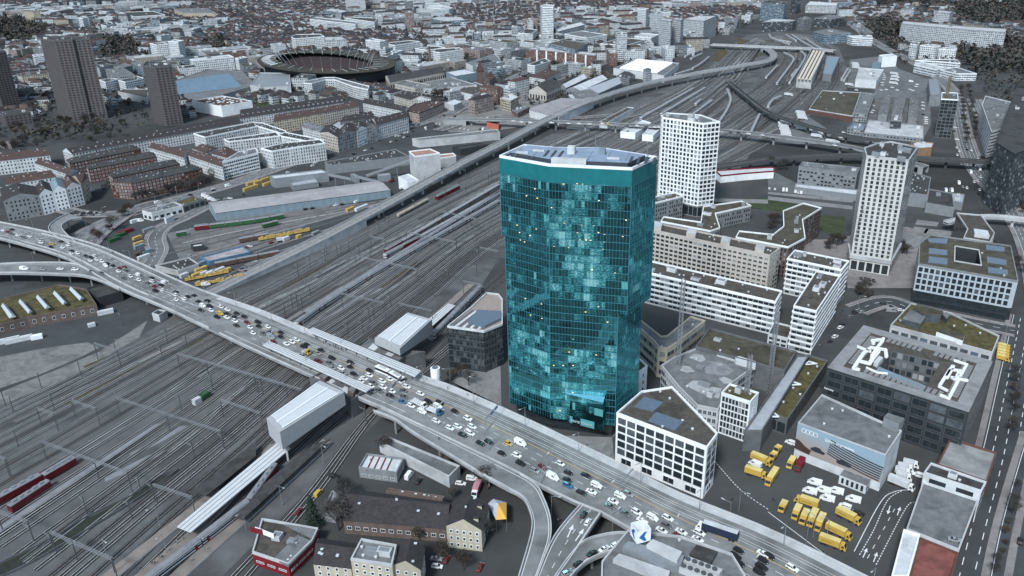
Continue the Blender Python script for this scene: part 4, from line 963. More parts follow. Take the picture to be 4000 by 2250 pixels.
building('low white garage with dark flat roof in the works yard', T(4,1430,680,1525,702,1840,625,1750,590), (1, T(4, 1525, 777)[0]), wall=offwhite, rf=flatgrey, units=1, vents=4, name='garage', win=W(fh=4, bay=5, w=3, h=2.4))
building('low shed with mossy roof and big doors in the works yard', T(4,1765,592,1845,625,2058,557,1955,530), (2, T(4, 2060, 620)[0]), wall=greyw, rf=greenroof, units=0, vents=2, name='garage', win=W(fh=4, bay=5, w=4, h=3.2))
building('small white open shelter on the works yard', T(4,1650,750,1670,762,1750,725,1730,712), h=4, wall=offwhite, rf=flatwhite, units=0, vents=0, name='shelter')
building('dark low shed with graffiti wall near the viaduct', T(4,1560,1230,1790,1285,2000,1215,1900,1150), (1, T(4, 1800, 1330)[0]), wall=lconc, rf=flatdark, units=0, vents=8, name='shed')
building('blue sided shed with pale sheet roof among the wagons', T(4,2020,1145,2100,1190,2520,1095,2440,1035), (1, T(4, 2100, 1222)[0]), wall=mat('blue_paint', (.07, .16, .26), .7, .2), rf=mat('rusty_sheet', (.34, .32, .33), .7, .3, .3, dirt=.2), units=0, vents=0, name='shed')
building('grey site hut near the wagons', T(4,1918,1020,1945,1045,2055,1030,2030,1003), h=3.2, wall=darkw, rf=flatwhite, units=0, vents=0, name='site_hut')
# mossy barn left
building('old depot with mossy brown roof and five glazed ridges left of the viaduct', T(8,-160,420,275,305,975,180,870,20,600,-25,0,120,-160,150), (2, T(8, 978, 275)[0]), wall=brownbrick, rf=greenroof, units=0, vents=0, name='depot', win=W(fh=7, bay=5, w=1.8, h=2.4, fm=offwhite, sill=2))
zd = 7
for a in ((10,180,60,170,165,290,95,305), (185,140,230,128,330,240,285,258), (360,95,405,84,510,195,455,212), (530,55,575,42,680,150,632,170), (695,15,735,0,850,105,800,125)):
    A = T(8, *a); P = GG(A, 8.6); b = MB(); m1, m2 = (P[0]+P[1])/2+Vector((0, 0, 1.6)), (P[2]+P[3])/2+Vector((0, 0, 1.6))
    b.face((P[0], m1, m2, P[3])); b.face((P[1], P[2], m2, m1)); b.face((P[0], P[1], m1)); b.face((P[2], P[3], m2))
    o = b.build('roof_lantern', mat('lantern_glass', (.4, .45, .5), .35, .15, 2)); 
    o.parent = [x for x in bpy.data.objects if x.name.startswith('depot') and x.parent is None and 'mossy' in x.get('label', '')][0]; o.location = -o.parent.location
building('dark open shed beside the mossy depot', T(8,870,10,985,110,1230,40,1200,-60), h=6, wall=darkw, rf=flatdark, units=0, vents=0, name='shed')
t, P, z = building('small graffiti covered hut under the viaduct', T(8,1530,265,1600,285,1680,240,1600,225), h=4, wall=lconc, rf=flatdark, units=0, vents=0, name='hut')
# stations and roofs at the viaduct
stm = mat('station_sheet', (.36, .38, .4), .55, .1, .5); strf = mat('station_roof', (.52, .55, .58), .5, .08, .3)
def station(label, roof, zt, zb_front, back):
    P = GG(roof, zt); t = thing('station_hall', label, 'station', (P[0].x, P[0].y, 0))
    # roof: near-left, near-right, far-right, far-left ; underside slopes up
    lo = [Vector((p.x, p.y, z)) for p, z in zip(P, zb_front)]
    b = MB(); b.face(P, 1)
    for k in range(4): b.face((lo[k], lo[(k+1) % 4], P[(k+1) % 4], P[k]), 0)
    b.face(lo[::-1], 0); o = b.build('shell', [stm, stm], t); Q = [P[0].lerp(P[2], .07), P[1].lerp(P[3], .07), P[2].lerp(P[0], .07), P[3].lerp(P[1], .07)]
    b = MB(); u = Vector((0, 0, .2))
    mA, mB = Q[0].lerp(Q[1], .5), Q[3].lerp(Q[2], .5)
    b.face([q+u for q in (Q[0], Q[0].lerp(Q[1], .47), Q[3].lerp(Q[2], .47), Q[3])]); b.face([q+u for q in (Q[0].lerp(Q[1], .53), Q[1], Q[2], Q[3].lerp(Q[2], .53))]); b.build('roof_panel', strf, t)
    b = MB(); b.beam(Q[0]+u*2, Q[3]+u*2, .5, .3); b.beam(mA+u*2, mB+u*2, .7, .4); b.beam(Q[1]+u*2, Q[2]+u*2, .5, .3); b.build('roof_ridge', edgew, t)
    for q in (Q[0], Q[1]) if back else (): 
        b = MB(); b.beam((q.x, q.y, 0), (q.x, q.y, zb_front[0]), .8, .8); b.build('pillar', stm, t)
    return t
s1 = station('large grey metal station hall tilted over the lower platform', T(9,105,1310,240,1449,887,1045,640,930), 17, (8, 8, 10, 10), True)
s2 = station('grey metal station hall above the upper tracks behind the bus canopy', T(9,1192,505,1445,610,1770,315,1525,245), 17, (13.5, 13, 8, 8), False)
for lab, a, z in (('concrete station stairs block on the near side of the viaduct', T(9,540,920,670,850,1090,1020,1090,1060,955,1145,880,1060,640,935), 9.2), ('concrete station entrance block behind the bus canopy', T(9,1020,590,1130,510,1200,540,1250,600,1440,640,1700,650,1500,700,1440,740), 9.1)):
    building(lab, a, h=z, wall=dconc, rf=flatgrey, units=0, vents=0, name='station_block')
for a in ((640,880,680,855,730,880,690,915), (920,1025,960,985,1008,1010,975,1060)):
    P = GG(T(9, *a), 12); b = MB(); b.prism(ccw([(p.x, p.y) for p in P]), 9.2, 12, 0, 1); o = b.build('lift_house', [brownbrick, flatgrey]); tag(o, 'small %s lift house on the near station block' % ('left' if a[0] == 640 else 'right'), 'lift house')
for a in ((725,945,760,905,800,938,745,968), (860,1020,895,985,925,1000,925,1040,900,1075), (1120,610,1180,555,1230,600,1185,640), (1285,680,1330,640,1395,665,1345,700)):
    P = GG(T(9, *a), 9.35); b = MB(); b.prism(ccw([(p.x, p.y) for p in P]), 9.2, 9.35, 0, 0); o = b.build('roof_light', flatwhite); auto(o, 'flat white roof light of the station', 'roof light', 'station roof lights')
# canopies
def canopy(label, pts, z, th=.5, posts=10, foot=9.0, name='platform_canopy'):
    P = GG(pts, z); c = sum((p for p in P), Vector())/4; t = thing(name, label, 'canopy', (c.x, c.y, 0)); b = MB()
    b.prism(ccw([(p.x, p.y) for p in P]), z-th, z, 0, 0, bottom=True); b.build('roof', strf, t)
    for f in (.22, .5, .78) if True else ():
        b = MB(); b.beam(P[0].lerp(P[3], f)+Vector((0, 0, .06)), P[1].lerp(P[2], f)+Vector((0, 0, .06)), .12, .12); b.build('roof_seam', darksteel, t)
    for k in range(posts):
        p = P[0].lerp(P[1], (k+.5)/posts).lerp(P[3].lerp(P[2], (k+.5)/posts), .5); b = MB(); b.beam((p.x, p.y, foot), (p.x, p.y, z-th), .4, .4); b.build('post', darksteel, t)
    return t
canopy('long pale bus stop canopy on the far side of the viaduct', T(9,515,430,1598,890,1660,832,572,395), 13.2)
canopy('long pale bus stop canopy on the near side of the viaduct', T(9,68,572,1105,1045,1165,1000,130,532), 13.2)
canopy('pale platform roof running down to the lower left from the station hall', [T(12,1780,950)[0], T(13,118,62)[0], T(13,195,92)[0], T(12,1920,1005)[0]], 4.6, posts=14, foot=.4)
canopy('pale platform roof running up behind the station hall', T(9,1700,340,1935,155,2005,175,1780,375), 4.6, posts=8, foot=.4)
canopy('dark flat roof left of the long pale platform roof', T(12,1910,595,2240,370,2574,110,2574,220,2070,640), 4.4, posts=8, foot=.4) if False else None
for lab, a in (('dark low roof left of the pale platform roof', T(12,1910,595,2574,100,2574,240,2075,640)), ('dark roof at the right edge of the lower platform', [T(12,2290,830)[0], T(13,170,190)[0], T(13,330,70)[0], T(13,420,40)[0], T(12,2440,880)[0]])):
    P = GG(a, 4); b = MB(); b.prism(ccw([(p.x, p.y) for p in P]), 3.6, 4, 0, 0, bottom=True); o = b.build('platform_roof', flatdark); tag(o, lab, 'canopy')
def platform(label, a, m=None):
    P = ccw([(p.x, p.y) for p in GG(a, .8)]); b = MB(); b.prism(P, 0, .8, 1, 0); o = b.build('platform', [m or mat('platform_paving', (.2, .18, .17), .93, .15, .3, dirt=.15), lconc]); o['kind'] = 'structure'
platform('', T(12,1000,1460,2060,640,2200,560,2110,700,1180,1460)); platform('', [T(12,1330,1460)[0], T(12,1900,1000)[0], T(13,80,70)[0], T(13,150,60)[0], T(12,2260,760)[0], T(12,1560,1460)[0]])
platform('', [T(12,1690,1460)[0], T(12,2350,850)[0], T(13,380,40)[0], T(13,430,60)[0], T(12,2480,900)[0], T(12,1860,1460)[0]])
platform('', T(9,1700,480,1940,380,1900,430,1770,520)); platform('', T(9,1640,400,1880,180,2130,-40,2200,-40,1960,190,1720,420))
# buildings at the bottom
t, P, z = building('long old barn with dark brown tiled roof at the bottom', T(13,500,500,1085,570,1110,400,545,320), h=8.5, gable=0, wall=brownbrick, rf=tileroof, units=0, vents=0, name='barn') if False else (None, None, None)
def pitched(label, eave, h, rise, **k):
    return building(label, eave, h=h, gable=rise, **k)
pitched('long old barn with dark brown tiled roof above the red building', T(13,495,495,1088,545,1120,405,540,325), 7, 5, wall=brownbrick, rf=tileroof, vents=3, chim=1, name='barn', win=W(fh=6.5, bay=3.4, w=1.9, h=1.6, fm=offwhite, sill=2))
pitched('old house with dormers at the right end of the long barn', T(13,1082,535,1282,560,1325,415,1120,400), 10, 4.2, wall=yellowish, rf=tileroof, vents=1, chim=1, dorm=6, name='town_house', win=W(fh=3, bay=2.6, w=1.1, h=1.5, fm=white))
building('lean-to with rusty red roof behind the long barn', T(13,740,345,1060,390,1075,375,760,328), h=6, wall=brownbrick, rf=mat('rusty_roof', (.3, .14, .09), .9, .3, .5, dirt=.3), units=0, vents=5, name='lean_to')
t, P, z = building('white roofed block with four red stripes beside the car park', T(13,585,210,800,240,840,157,632,130), (1, T(13, 796, 290)[0]), wall=greyw, rf=flatwhite, units=0, vents=1, name='workshop', win=W(fh=3.3, bay=3.4, w=2, h=1, fm=offwhite))
for k in range(4):
    f0 = (625+k*36, 217+k*4); f1 = (665+k*35, 136+k*4.5); roofpatch(t, T(13, f0[0], f0[1], f0[0]+9, f0[1]+1, f1[0]+8, f1[1]+1, f1[0], f1[1]), z, mat('dark_red_strip', (.14, .03, .03)), 'roof_stripe', .12)
building('long narrow grey shed under the ramp edge', T(13,700,62,760,38,1160,200,1098,262), h=5, wall=lconc, rf=flatgrey, units=0, vents=0, name='shed')
building('pale corrugated lean-to left of the barn', T(13,375,462,450,472,505,400,440,342,432,345), h=4, wall=greyw, rf=metalroof, units=0, vents=0, name='shed')
t, P, z = building('red office building with brown roof terrace at the bottom left', T(13,-20,690,185,760,325,620,355,555,100,510,35,500), (1, T(13, 190, 830)[0]), wall=redpaint, par=lconc, rf=flatbrown, units=2, vents=3, name='red_office', win=W(fh=3.4, bay=5, w=3.5, h=.8, sill=1.8, fm=offwhite))
q = roofpatch(t, T(13,100,718,185,760,322,622,235,585), z, flatgrey, 'roof_terrace', .8); roofpatch(t, T(13,160,525,320,605,360,552,190,528), z, flatgrey, 'roof_terrace', .5)
sb = GG(T(13,0,565,105,605), z+1.5); q = MB(); q.beam(sb[0]+Vector((0, 0, 1)), sb[1]+Vector((0, 0, 1)), .3, 2.2); q.build('roof_sign', edgew, t)
q = MB(); q.beam(sb[0]-Vector((2, 0, -1)), sb[0].lerp(sb[1], .4)+Vector((0, -.15, 1)), .35, 2.2); q.build('sign_panel', redpaint, t)
pitched('small house with dark tiled roof at the bottom edge, left of the roof terrace house', T(13,325,745,540,770,590,640,365,605), 9, 3.5, wall=yellowish, rf=tileroof, vents=5, name='town_house', win=W(fh=3, bay=3, w=1.1, h=1.5, fm=white))
t, P, z = building('cream house with flat roof terrace at the bottom edge', T(13,540,730,775,765,800,650,600,615), h=12, wall=yellowish, rf=flatgrey, units=5, vents=4, name='town_house', par=lconc, win=W(fh=3, bay=3, w=1.3, h=1.4, fm=white))
pitched('cream gabled house right of the roof terrace house', T(13,772,762,935,785,955,655,820,632), 10.5, 3.2, wall=yellowish, rf=tileroof, vents=3, name='town_house', win=W(fh=3, bay=3, w=1.2, h=1.4, fm=white))
# plant building with arrow cube
t, P, z = building('office with roof plant and ribbon windows at the bottom edge', T(14,510,745,660,565,960,600,1250,700,1330,830,1150,900,505,900), h=13, wall=darkw, rf=flatgrey, par=lconc, units=0, vents=5, name='plant_office')
windows(t, P, 0, z-.5, fh=3.4, bay=1.5, w=1.3, h=2, gm=glassg, sill=.8)
for a, hh, m1 in (((630,650,660,620,980,700,960,760,850,760), 3, metalgrey), ((765,640,800,608,968,680,940,730), 4.5, lconc), ((575,720,610,690,900,790,880,840), 2, lconc), ((950,770,975,745,1170,815,1150,850), 2.4, lconc), ((975,730,1000,705,1200,780,1180,805), 2.4, lconc), ((1010,690,1050,640,1170,680,1120,765), 1.2, flatdark)):
    roofpatch(t, T(14, *a), z, m1, 'rooftop_plant', hh, m1)
for k in range(5):
    for r_, (x, y) in enumerate(((1000, 722), (975, 760))):
        p = G(T(14, x+k*38, y+k*14)[0], z+3.4); q = MB(); q.tube(p, p+Vector((0, 0, .3)), .9, .9, 10); q.build('fan', darksteel, t)
cu = thing('arrow_cube', 'white open cube on a roof mast with blue arrow emblems', 'sign', G(T(14, 730, 640)[0], z+2), None)
cb = G(T(14, 730, 600)[0], z+4); a0 = edge_ang(P)+.35
q = MB()
S_ = 5.2
for k in range(4):
    an = a0+k*math.pi/2; ca, sa = math.cos(an), math.sin(an)
    c_ = cb+Vector((sa*S_/2, -ca*S_/2, 0)); d_ = Vector((ca, sa, 0)); nn = Vector((sa, -ca, 0)); u = Vector((0, 0, 1))
    f = lambda x, y, o=0: c_+d_*(x*S_)+u*(y*S_)+nn*o
    pq = MB(); pq.face((f(-.5, 0), f(.5, 0), f(.5, 1), f(-.5, 1))); pq.face((f(-.5, 0, -.15), f(-.5, 1, -.15), f(.5, 1, -.15), f(.5, 0, -.15))); pq.face((f(-.5, 1), f(.5, 1), f(.5, 1, -.15), f(-.5, 1, -.15)))
    pq.build('cube_panel', white, cu)
    pq = MB(); pq.face((f(-.38, .5, .05), f(.0, .12, .05), f(.2, .12, .05), f(.02, .5, .05))); pq.face((f(.02, .5, .05), f(.2, .88, .05), f(0, .88, .05), f(-.38, .5, .05)))
    pq.build('arrow_emblem', mat('emblem_blue', (.02, .12, .32), .5, .05), cu)
q.beam(cb-Vector((0, 0, 4)), cb, .6, .6); q.build('mast', steel, cu)

# trench with graffiti walls between the lower tracks
for lab, q in (('long low graffiti wall of the sunken track, left side', T(12,-60,1360,540,1070,880,860,1340,640,1640,440,1790,380)), ('long low wall of the sunken track, right side', T(12,-60,1500,360,1300,950,950,1450,640,1790,390))):
    P = smooth([G(p) for p in q], 4); b = MB()
    for i in range(len(P)-1): b.beam(P[i]+Vector((0, 0, .7)), P[i+1]+Vector((0, 0, .5)), .35, 1.0)
    o = b.build('retaining_wall', dconc); tag(o, lab, 'wall')
sheet('sunken_track', GG(T(12,-60,1370,540,1080,880,870,1340,650,1640,450,1780,390,1450,630,950,940,360,1290,-60,1490)), .12, mat('dark_trench', (.025, .03, .025), .97, .4, .5))

building('red ended white sheet shed beside the curved tracks', T(6,2045,275,2100,325,2340,300,2574,282)+T(7,60,280,60,240)+T(6,2574,240,2400,250), h=6, wall=white, rf=flatwhite, par=redpaint, units=0, vents=0, name='train_wash')
FOOT.append(Pd)
hardm = mat('brown_concrete', (.1, .1, .106), .9, .12, .2)
tw = dict(fh=2.95, bay=4.3, w=2.6, h=1.4, sill=.8, gm=mat('brown_glass', (.03, .018, .018), .3, .3), cap=100)
building('tallest brown concrete tower block at the upper left', T(0,403,392,545,415,725,405,760,400,905,392,885,374,640,365,500,370), (1, T(0,660,1232)[0]), wall=hardm, rf=flatdark, units=2, vents=4, win=tw, name='apartment_tower', cat='tower block')
building('smaller brown concrete tower block beside the white museum box', T(0,1435,665,1555,682,1735,665,1705,632,1480,622), (1, T(0,1640,1268)[0]), wall=hardm, rf=flatdark, units=2, vents=3, win=tw, name='apartment_tower', cat='tower block')
building('brown concrete tower block cut by the left edge of the photo', T(0,-230,500,-120,545,62,522,10,492), (2, T(0,175,1095)[0]), wall=hardm, rf=flatdark, units=1, vents=2, win=tw, name='apartment_tower', cat='tower block')
building('low brown block at the foot of the left tower blocks', T(0,-40,1130,40,1165,310,1130,230,1105), (2, T(0,325,1240)[0]), wall=hardm, rf=flatdark, units=1, vents=2, win=tw, name='apartment_block')
t, P, z = building('white box hall with white dots on its brown roof', T(0,1930,1018,2225,1075,2535,1020,2230,968), (1, T(0,2225,1180)[0]), wall=white, rf=mat('rust_dark', (.075, .055, .045), .95, .2), par=white, units=0, vents=0, name='museum_hall')
for x, y in inside_pts(P, 34, 3.2): q = MB(); q.tube((x, y, z), (x, y, z+.4), 1.6, 1.6, 10); q.build('roof_light', white, t)
wt = lambda **k: dict(dict(fh=3.1, bay=3.0, w=1.2, h=1.6, gm=glassd, gm2=blind, sill=.9, cap=90), **k)
def row(label, eave, h, rise=3.5, wall=offwhite, rf=tileroof, n='row_house', base=None, w=None, **k):
    kk = dict(vents=6, chim=3); kk.update(k)
    return building(label, eave, base, None if base else h, gable=rise, wall=wall, rf=rf, name=n, win=w or wt(), **kk)
row('long white row with dark dormered roof behind the brick rows', T(4,630,68,720,98)+T(0,2430,1238,2345,1170), 12, 4, dorm=7)
row('white row house with reddish roof at the left edge', T(4,-60,175,500,110,445,50,-80,120), 14, 4, rf=redroof)
row('low row with red brown roof running away at the left', T(4,350,190,690,305,770,262,440,150), 10, 3, rf=redroof)
row('white row with red brown roof behind the grey corner house', T(4,55,405,565,325,475,270,60,345), 11, 3.5, rf=redroof)
for lab, e, m, r in (('grey corner house with twin gables at the left', (30,575,390,515,350,425,5,445), greyw, tileroof), ('narrow white townhouse next to the grey corner house', (393,515,530,480,492,388,355,424), white, tileroof), ('white townhouse with blue grey roof on the square', (533,480,660,452,628,366,495,386), white, bluemetal),
                     ('pale townhouse with brown roof on the square', (663,450,812,412,722,328,632,362), offwhite, redroof), ('narrow ochre end house on the square', (815,408,878,340,850,302,726,326), yellowish, redroof)):
    row(lab, T(4, *e), 17.5, 4, wall=m, rf=r, chim=1, vents=2, n='town_house')
for i, e in enumerate(((665,155,700,195,1415,48,1340,8), (865,225,888,250,1575,122,1545,83), (1085,300,1132,338,1808,198,1755,155), (1110,380,1325,395,2035,245,1930,205))):
    w = wt(bay=3.2, w=1.5, h=1.5, fm=offwhite)
    row(('first red brick row from the back, beside the dormered white row', 'second red brick row from the back', 'third red brick row from the back', 'longest red brick row along the street with flat roofed balcony end')[i], T(4, *e), 14 if i < 3 else 15, 3.2, wall=brick, rf=flatdark, hip=.9, chim=0, vents=9, w=w, n='brick_row')
row('pale row with red roof running away behind the brick rows', T(4,1500,35,1850,135,1925,70,1560,0), 13, 3.5, rf=redroof)
row('pale row with red roof joining the white street office', T(4,1885,112,2235,230,2295,168,1940,60), 13, 3.5, rf=redroof)
row('hipped pale house with red roof, left one in the white courtyard', T(4,1935,42,2080,98,2205,42,2055,0), 12, 3.5, hip=.9, rf=redroof, chim=1)
row('hipped pale house with red roof, right one in the white courtyard', T(4,2130,95,2280,135,2405,87,2270,20), 12, 3.5, hip=.9, rf=redroof, chim=1)
building('white street office with ribbon windows above the yellow wagons', T(4,2235,185)+T(5,20,95,0,45)+T(4,2400,85), (0, T(4,2258,358)[0]), wall=white, rf=flatgrey, units=1, vents=3, win=wt(bay=2.2, w=1.7))
building('long white apartment block with white roof domes on the street', T(5,50,48,160,78,335,48,695,-5,640,-42,300,-10), (1, T(5,165,252)[0]), wall=offwhite, rf=flatdark, par=white, units=0, vents=26, win=wt(bay=2.4, w=1.0, h=2), name='apartment_block')
for i, e in enumerate((T(0,1945,1348,2062,1385)+T(1,10,1275,-20,1232), T(1,-20,1240,0,1268,268,1350,310,1325,60,1238), T(0,2250,1405,2300,1430)+T(1,240,1370,200,1332), T(1,215,1348,260,1375,640,1449,690,1415,300,1335))):
    building(('white courtyard wing with round roof lights, upper left', 'white courtyard wing with round roof lights, upper right', 'white courtyard wing across the middle with round roof lights', 'white courtyard wing with round roof lights, nearest the street')[i], e, h=15, wall=offwhite, rf=flatdark, par=white, units=0, vents=16, win=wt(bay=2.6, w=1.1, h=1.8), name='apartment_block')
row('long row with dark roof full of dormers in front of the lawn', T(1,-160,1190,880,1028,845,965,-150,1100), 12, 4, dorm=6)
row('cream apartment row with brown roof and a brick stair end', T(1,175,1218,665,1135,640,1085,205,1150), 15, 3, wall=yellowish, rf=redroof)
row('white and beige apartment row with brown roof further right', T(1,668,1134,1030,1065,985,1025,642,1084), 15, 3, wall=beige, rf=redroof)
row('row with dark roof behind the pink corner house', T(1,1075,1035,1500,1120,1535,1085,1110,1000), 13, 4)
t, P, z = building('pink and ochre corner house with red mansard roof', T(1,1500,1115,1640,1145,1895,1040,1815,1008,1600,1050), (1, T(1,1640,1235)[0]), wall=mat('pink_render', (.33, .27, .25), .9, .15), rf=redroof, par=redroof, units=1, vents=6, win=wt(), name='corner_house')
row('white house with grey roof beside the skylit hall', T(1,465,1275,640,1325,722,1285,540,1232), 12, 2.5, rf=flatgrey, n='town_house')
row('beige corner house with dark roof at the street bend', T(1,640,1335,818,1380,850,1300,700,1270), 16, 3, wall=beige, n='town_house', chim=1)
row('grey house with dark roof right of the street bend', T(1,822,1380,1010,1325,975,1240,850,1290), 16, 3.5, wall=greyw, n='town_house', chim=1)
row('narrow white house with red shutters in the street row', T(1,1012,1322,1110,1282,1060,1225,975,1248), 17, 3.5, wall=white, n='town_house', chim=1)
row('narrow grey house with balconies in the street row', T(1,1112,1282,1212,1262,1160,1198,1062,1226), 17, 3.5, wall=greyw, n='town_house', chim=1)
row('long pale row at the right of the street', T(1,1214,1262,1532,1172,1480,1118,1162,1198), 16, 3.5, wall=offwhite)
row('dark roofed rear building in the inner yard', T(1,845,1225,1195,1175,1150,1120,930,1160), 10, 3, wall=greyw)
row('dark roofed cluster of old houses beyond the pink corner house', T(1,1385,960,1560,1005,1760,985,1600,925), 13, 4, wall=beige)
row('small dark roofed row behind the pink corner house', T(1,1560,1010,1760,1000,1740,960,1590,975), 12, 4, wall=offwhite)
building('inner yard hall with slanted glass skylights', T(1,720,1280,850,1320,1000,1250,830,1220), h=6, wall=brick, rf=metalroof, units=0, vents=0, name='workshop')
building('white curved apartment block in front of the stadium', T(1,480,838,560,845,700,805,790,805,975,872,1125,905,1140,872,800,782,690,782,490,820), (0, T(1,487,948)[0]), wall=offwhite, rf=flatgrey, par=white, units=2, vents=8, win=wt(bay=3.2, w=1.8, gm=glassd), name='apartment_block')
# slabs and towers of the middle distance, walls with window grids
TX = {}
for nm, c, w_, h_ in (('white_grid_wall', (.58, .62, .65), .55, .5), ('white_band_wall', (.6, .64, .68), .86, .42), ('pale_grid_wall', (.42, .45, .48), .55, .5), ('grey_grid_wall', (.22, .24, .26), .6, .52), ('blue_grid_wall', (.17, .24, .3), .8, .5), ('dark_grid_wall', (.05, .06, .07), .75, .55), ('cream_grid_wall', (.43, .38, .3), .5, .5), ('brick_grid_wall', (.15, .085, .07), .5, .5)):
    TX[nm] = wall_mat(nm, c, w_, h_)
def blk(label, tile, pts, base=None, h=None, tex='white_grid_wall', rf=None, name='office_building', **k):
    b_ = (base[0], T(tile, *base[1:])[0]) if base else None
    return building(label, T(tile, *pts), b_, h, tex=TX[tex], rf=rf or random.choice([flatgrey, flatdark, lconc]), units=k.pop('units', 2), vents=k.pop('vents', 2), wall=white if 'white' in tex else greyw, name=name, **k)
blk('white slab block with square windows behind the stadium', 1, (355,378,395,392,690,368,640,345,400,350), (1,395,515)); blk('grey banded office right of the white slab behind the stadium', 1, (690,410,915,402,860,372,690,376), h=20, tex='pale_grid_wall')
blk('white balcony block with blue strips right of the stadium', 1, (1100,405,1245,422,1305,410,1170,390), (1,1250,540)); blk('wide white stepped block right of the stadium', 1, (1335,450,1400,458,1650,420,1550,410,1345,430), (0,1345,550))
blk('white slab behind the brick chimney', 1, (1600,490,1720,507,1905,482,1800,465), (1,1700,600)); blk('white slab just right of the brick chimney', 1, (1780,522,1850,532,2085,500,2040,482,1820,495), (1,1860,645))
blk('white hotel block with dense grid in the far centre', 1, (1720,80,1935,97,1980,82,1900,60,1740,60), (1,1940,162)); blk('pale blue stepped office in the far centre', 1, (1755,190,1890,215,2110,205,2060,175,1820,172), h=20, tex='blue_grid_wall')
blk('long white terraced housing beyond the stadium', 1, (540,195,1000,247,1025,225,600,175), h=18, tex='white_band_wall'); blk('white terraced housing right of the long white terrace', 1, (910,185,1190,225,1225,185,980,175), h=18, tex='white_band_wall')
blk('pale tower with vertical lines cut by the top edge', 1, (885,-110,1088,-100,1070,-130,900,-132), (1,1088,115), tex='pale_grid_wall', cat='tower block'); blk('second pale tower cut by the top edge', 1, (1150,-50,1250,-45,1240,-65,1160,-68), (1,1250,70), tex='pale_grid_wall', cat='tower block')
blk('dark blue glass block in front of the pale tower', 1, (680,105,860,130,935,115,760,85), (1,860,195), tex='blue_grid_wall'); blk('grey office slab right of the pale tower', 1, (1120,100,1270,110,1350,90,1200,75), (1,1270,150), tex='pale_grid_wall')
blk('tall pale apartment tower standing alone in the far centre', 2, (283,60,300,74,415,78,425,55,340,45), (2,405,392), tex='white_band_wall', cat='tower block'); blk('white six storey block left of the lone pale tower', 2, (65,335,190,345,255,302,150,290), (1,190,415), tex='white_grid_wall')
t, P, z = blk('long red brown apartment block with white stair stripes', 2, (140,492,840,562,852,540,300,470), (1,845,700), tex='brick_grid_wall')
f = facing_edges(P)[0]
for k in range(6):
    p = f[2].lerp(f[3], .17+k*.14); e = (f[3]-f[2]).normalized(); q = MB(); q.beam((*(p+f[4]*.3), 0), (*(p+f[4]*.3), z), 3, .8); q.build('stair_stripe', white, t)
blk('blue grey shopping block behind the red brown apartments', 2, (370,440,640,505,762,442,530,405), h=26, tex='blue_grid_wall', rf=flatbrown); blk('dark slab in front of the lone pale tower', 2, (420,345,830,397,862,380,440,333), (1,835,465), tex='dark_grid_wall')
blk('large white courtyard office with ribbon windows', 2, (890,442,1155,458,1347,402,1110,380), (1,1160,555), tex='white_band_wall', rf=flatbrown)
blk('front grey tower of the tower cluster by the tracks', 2, (1485,202,1600,218,1615,195,1500,185), (1,1600,542), tex='pale_grid_wall', cat='tower block'); blk('second grey tower of the tower cluster by the tracks', 2, (1612,195,1700,207,1730,190,1640,180), (1,1690,512), tex='pale_grid_wall', cat='tower block')
blk('broad grey tower at the back of the tower cluster', 2, (1720,195,1930,217,2062,162,1850,165), (1,1930,425), tex='pale_grid_wall', cat='tower block'); blk('slim white tower left of the tower cluster', 2, (1265,90,1350,100,1378,88,1300,82), (1,1345,300), tex='white_grid_wall', cat='tower block')
blk('white block behind the grey tower cluster', 2, (1495,122,1600,132,1625,118,1520,110), (1,1610,195)); blk('white houses behind the large white courtyard office', 2, (1230,370,1400,385,1480,350,1300,335), h=18, tex='white_grid_wall'); blk('blue green office left of the tower by the overpass', 2, (2065,240,2260,255,2280,190,2120,180), (1,2260,290), tex='blue_grid_wall')
blk('white thin slab near the overpass', 2, (2345,150,2400,155,2425,135,2365,130), (1,2400,235)); blk('white block with flat roof beside the white courtyard office', 2, (530,345,750,385,955,352,700,312), h=16); blk('white cube next to the dark slab', 2, (850,370,945,378,958,350,870,340), (1,940,430))
blk('orange brick block by the white courtyard office', 2, (1035,325,1080,330,1140,310,1090,295), (0,1037,375), tex='cream_grid_wall'); blk('long pale hall with barrel roof behind the lone tower', 2, (420,290,470,320,740,250,690,222), h=15, tex='pale_grid_wall', rf=flatwhite)
blk('pale block with dark roof beside the market road', 2, (155,655,230,665,387,618,330,590), (1,220,742), tex='white_grid_wall', rf=flatdark); building('white villa with red roof near the gabled stone hall', T(2,175,775,330,800,490,720,340,700), h=9, gable=3.5, hip=.8, wall=offwhite, rf=redroof, win=wt(), name='villa', vents=3, chim=1)
t, P, z = building('stone engine hall with arched windows and half white roof', T(2,172,908,345,930,492,870,300,822), h=11, gable=7, wall=beige, rf=flatdark, vents=0, name='engine_hall', win=W(fh=10, bay=4.5, w=2.4, h=5.5, gm=glassd))
for i, e in enumerate(((545,902,690,912,960,792,860,770), (700,908,872,938,1102,832,1042,782), (480,872,542,882,752,782,692,760))):
    row(('middle railway workshop with white ridged roof', 'large railway workshop with grey and white roof by the flyover', 'narrow railway workshop behind the stone engine hall')[i], T(2, *e), 8, 4, wall=greyw, rf=flatwhite if i != 1 else metalroof, n='workshop', w=W(fh=7, bay=4, w=2, h=4), chim=0, vents=5)
row('white fronted workshop with curved dark roof', T(2,572,950,640,1000,855,958,760,895), 7, 3, wall=white, rf=flatgrey, n='workshop', w=W(fh=6.5, bay=4, w=2.5, h=4), chim=0)
building('saw tooth roofed grey shed beside the rail flyover', T(2,175,1108,470,1185,822,1012,500,1000), h=9, wall=offwhite, rf=metalroof, units=0, vents=0, name='saw_tooth_shed')
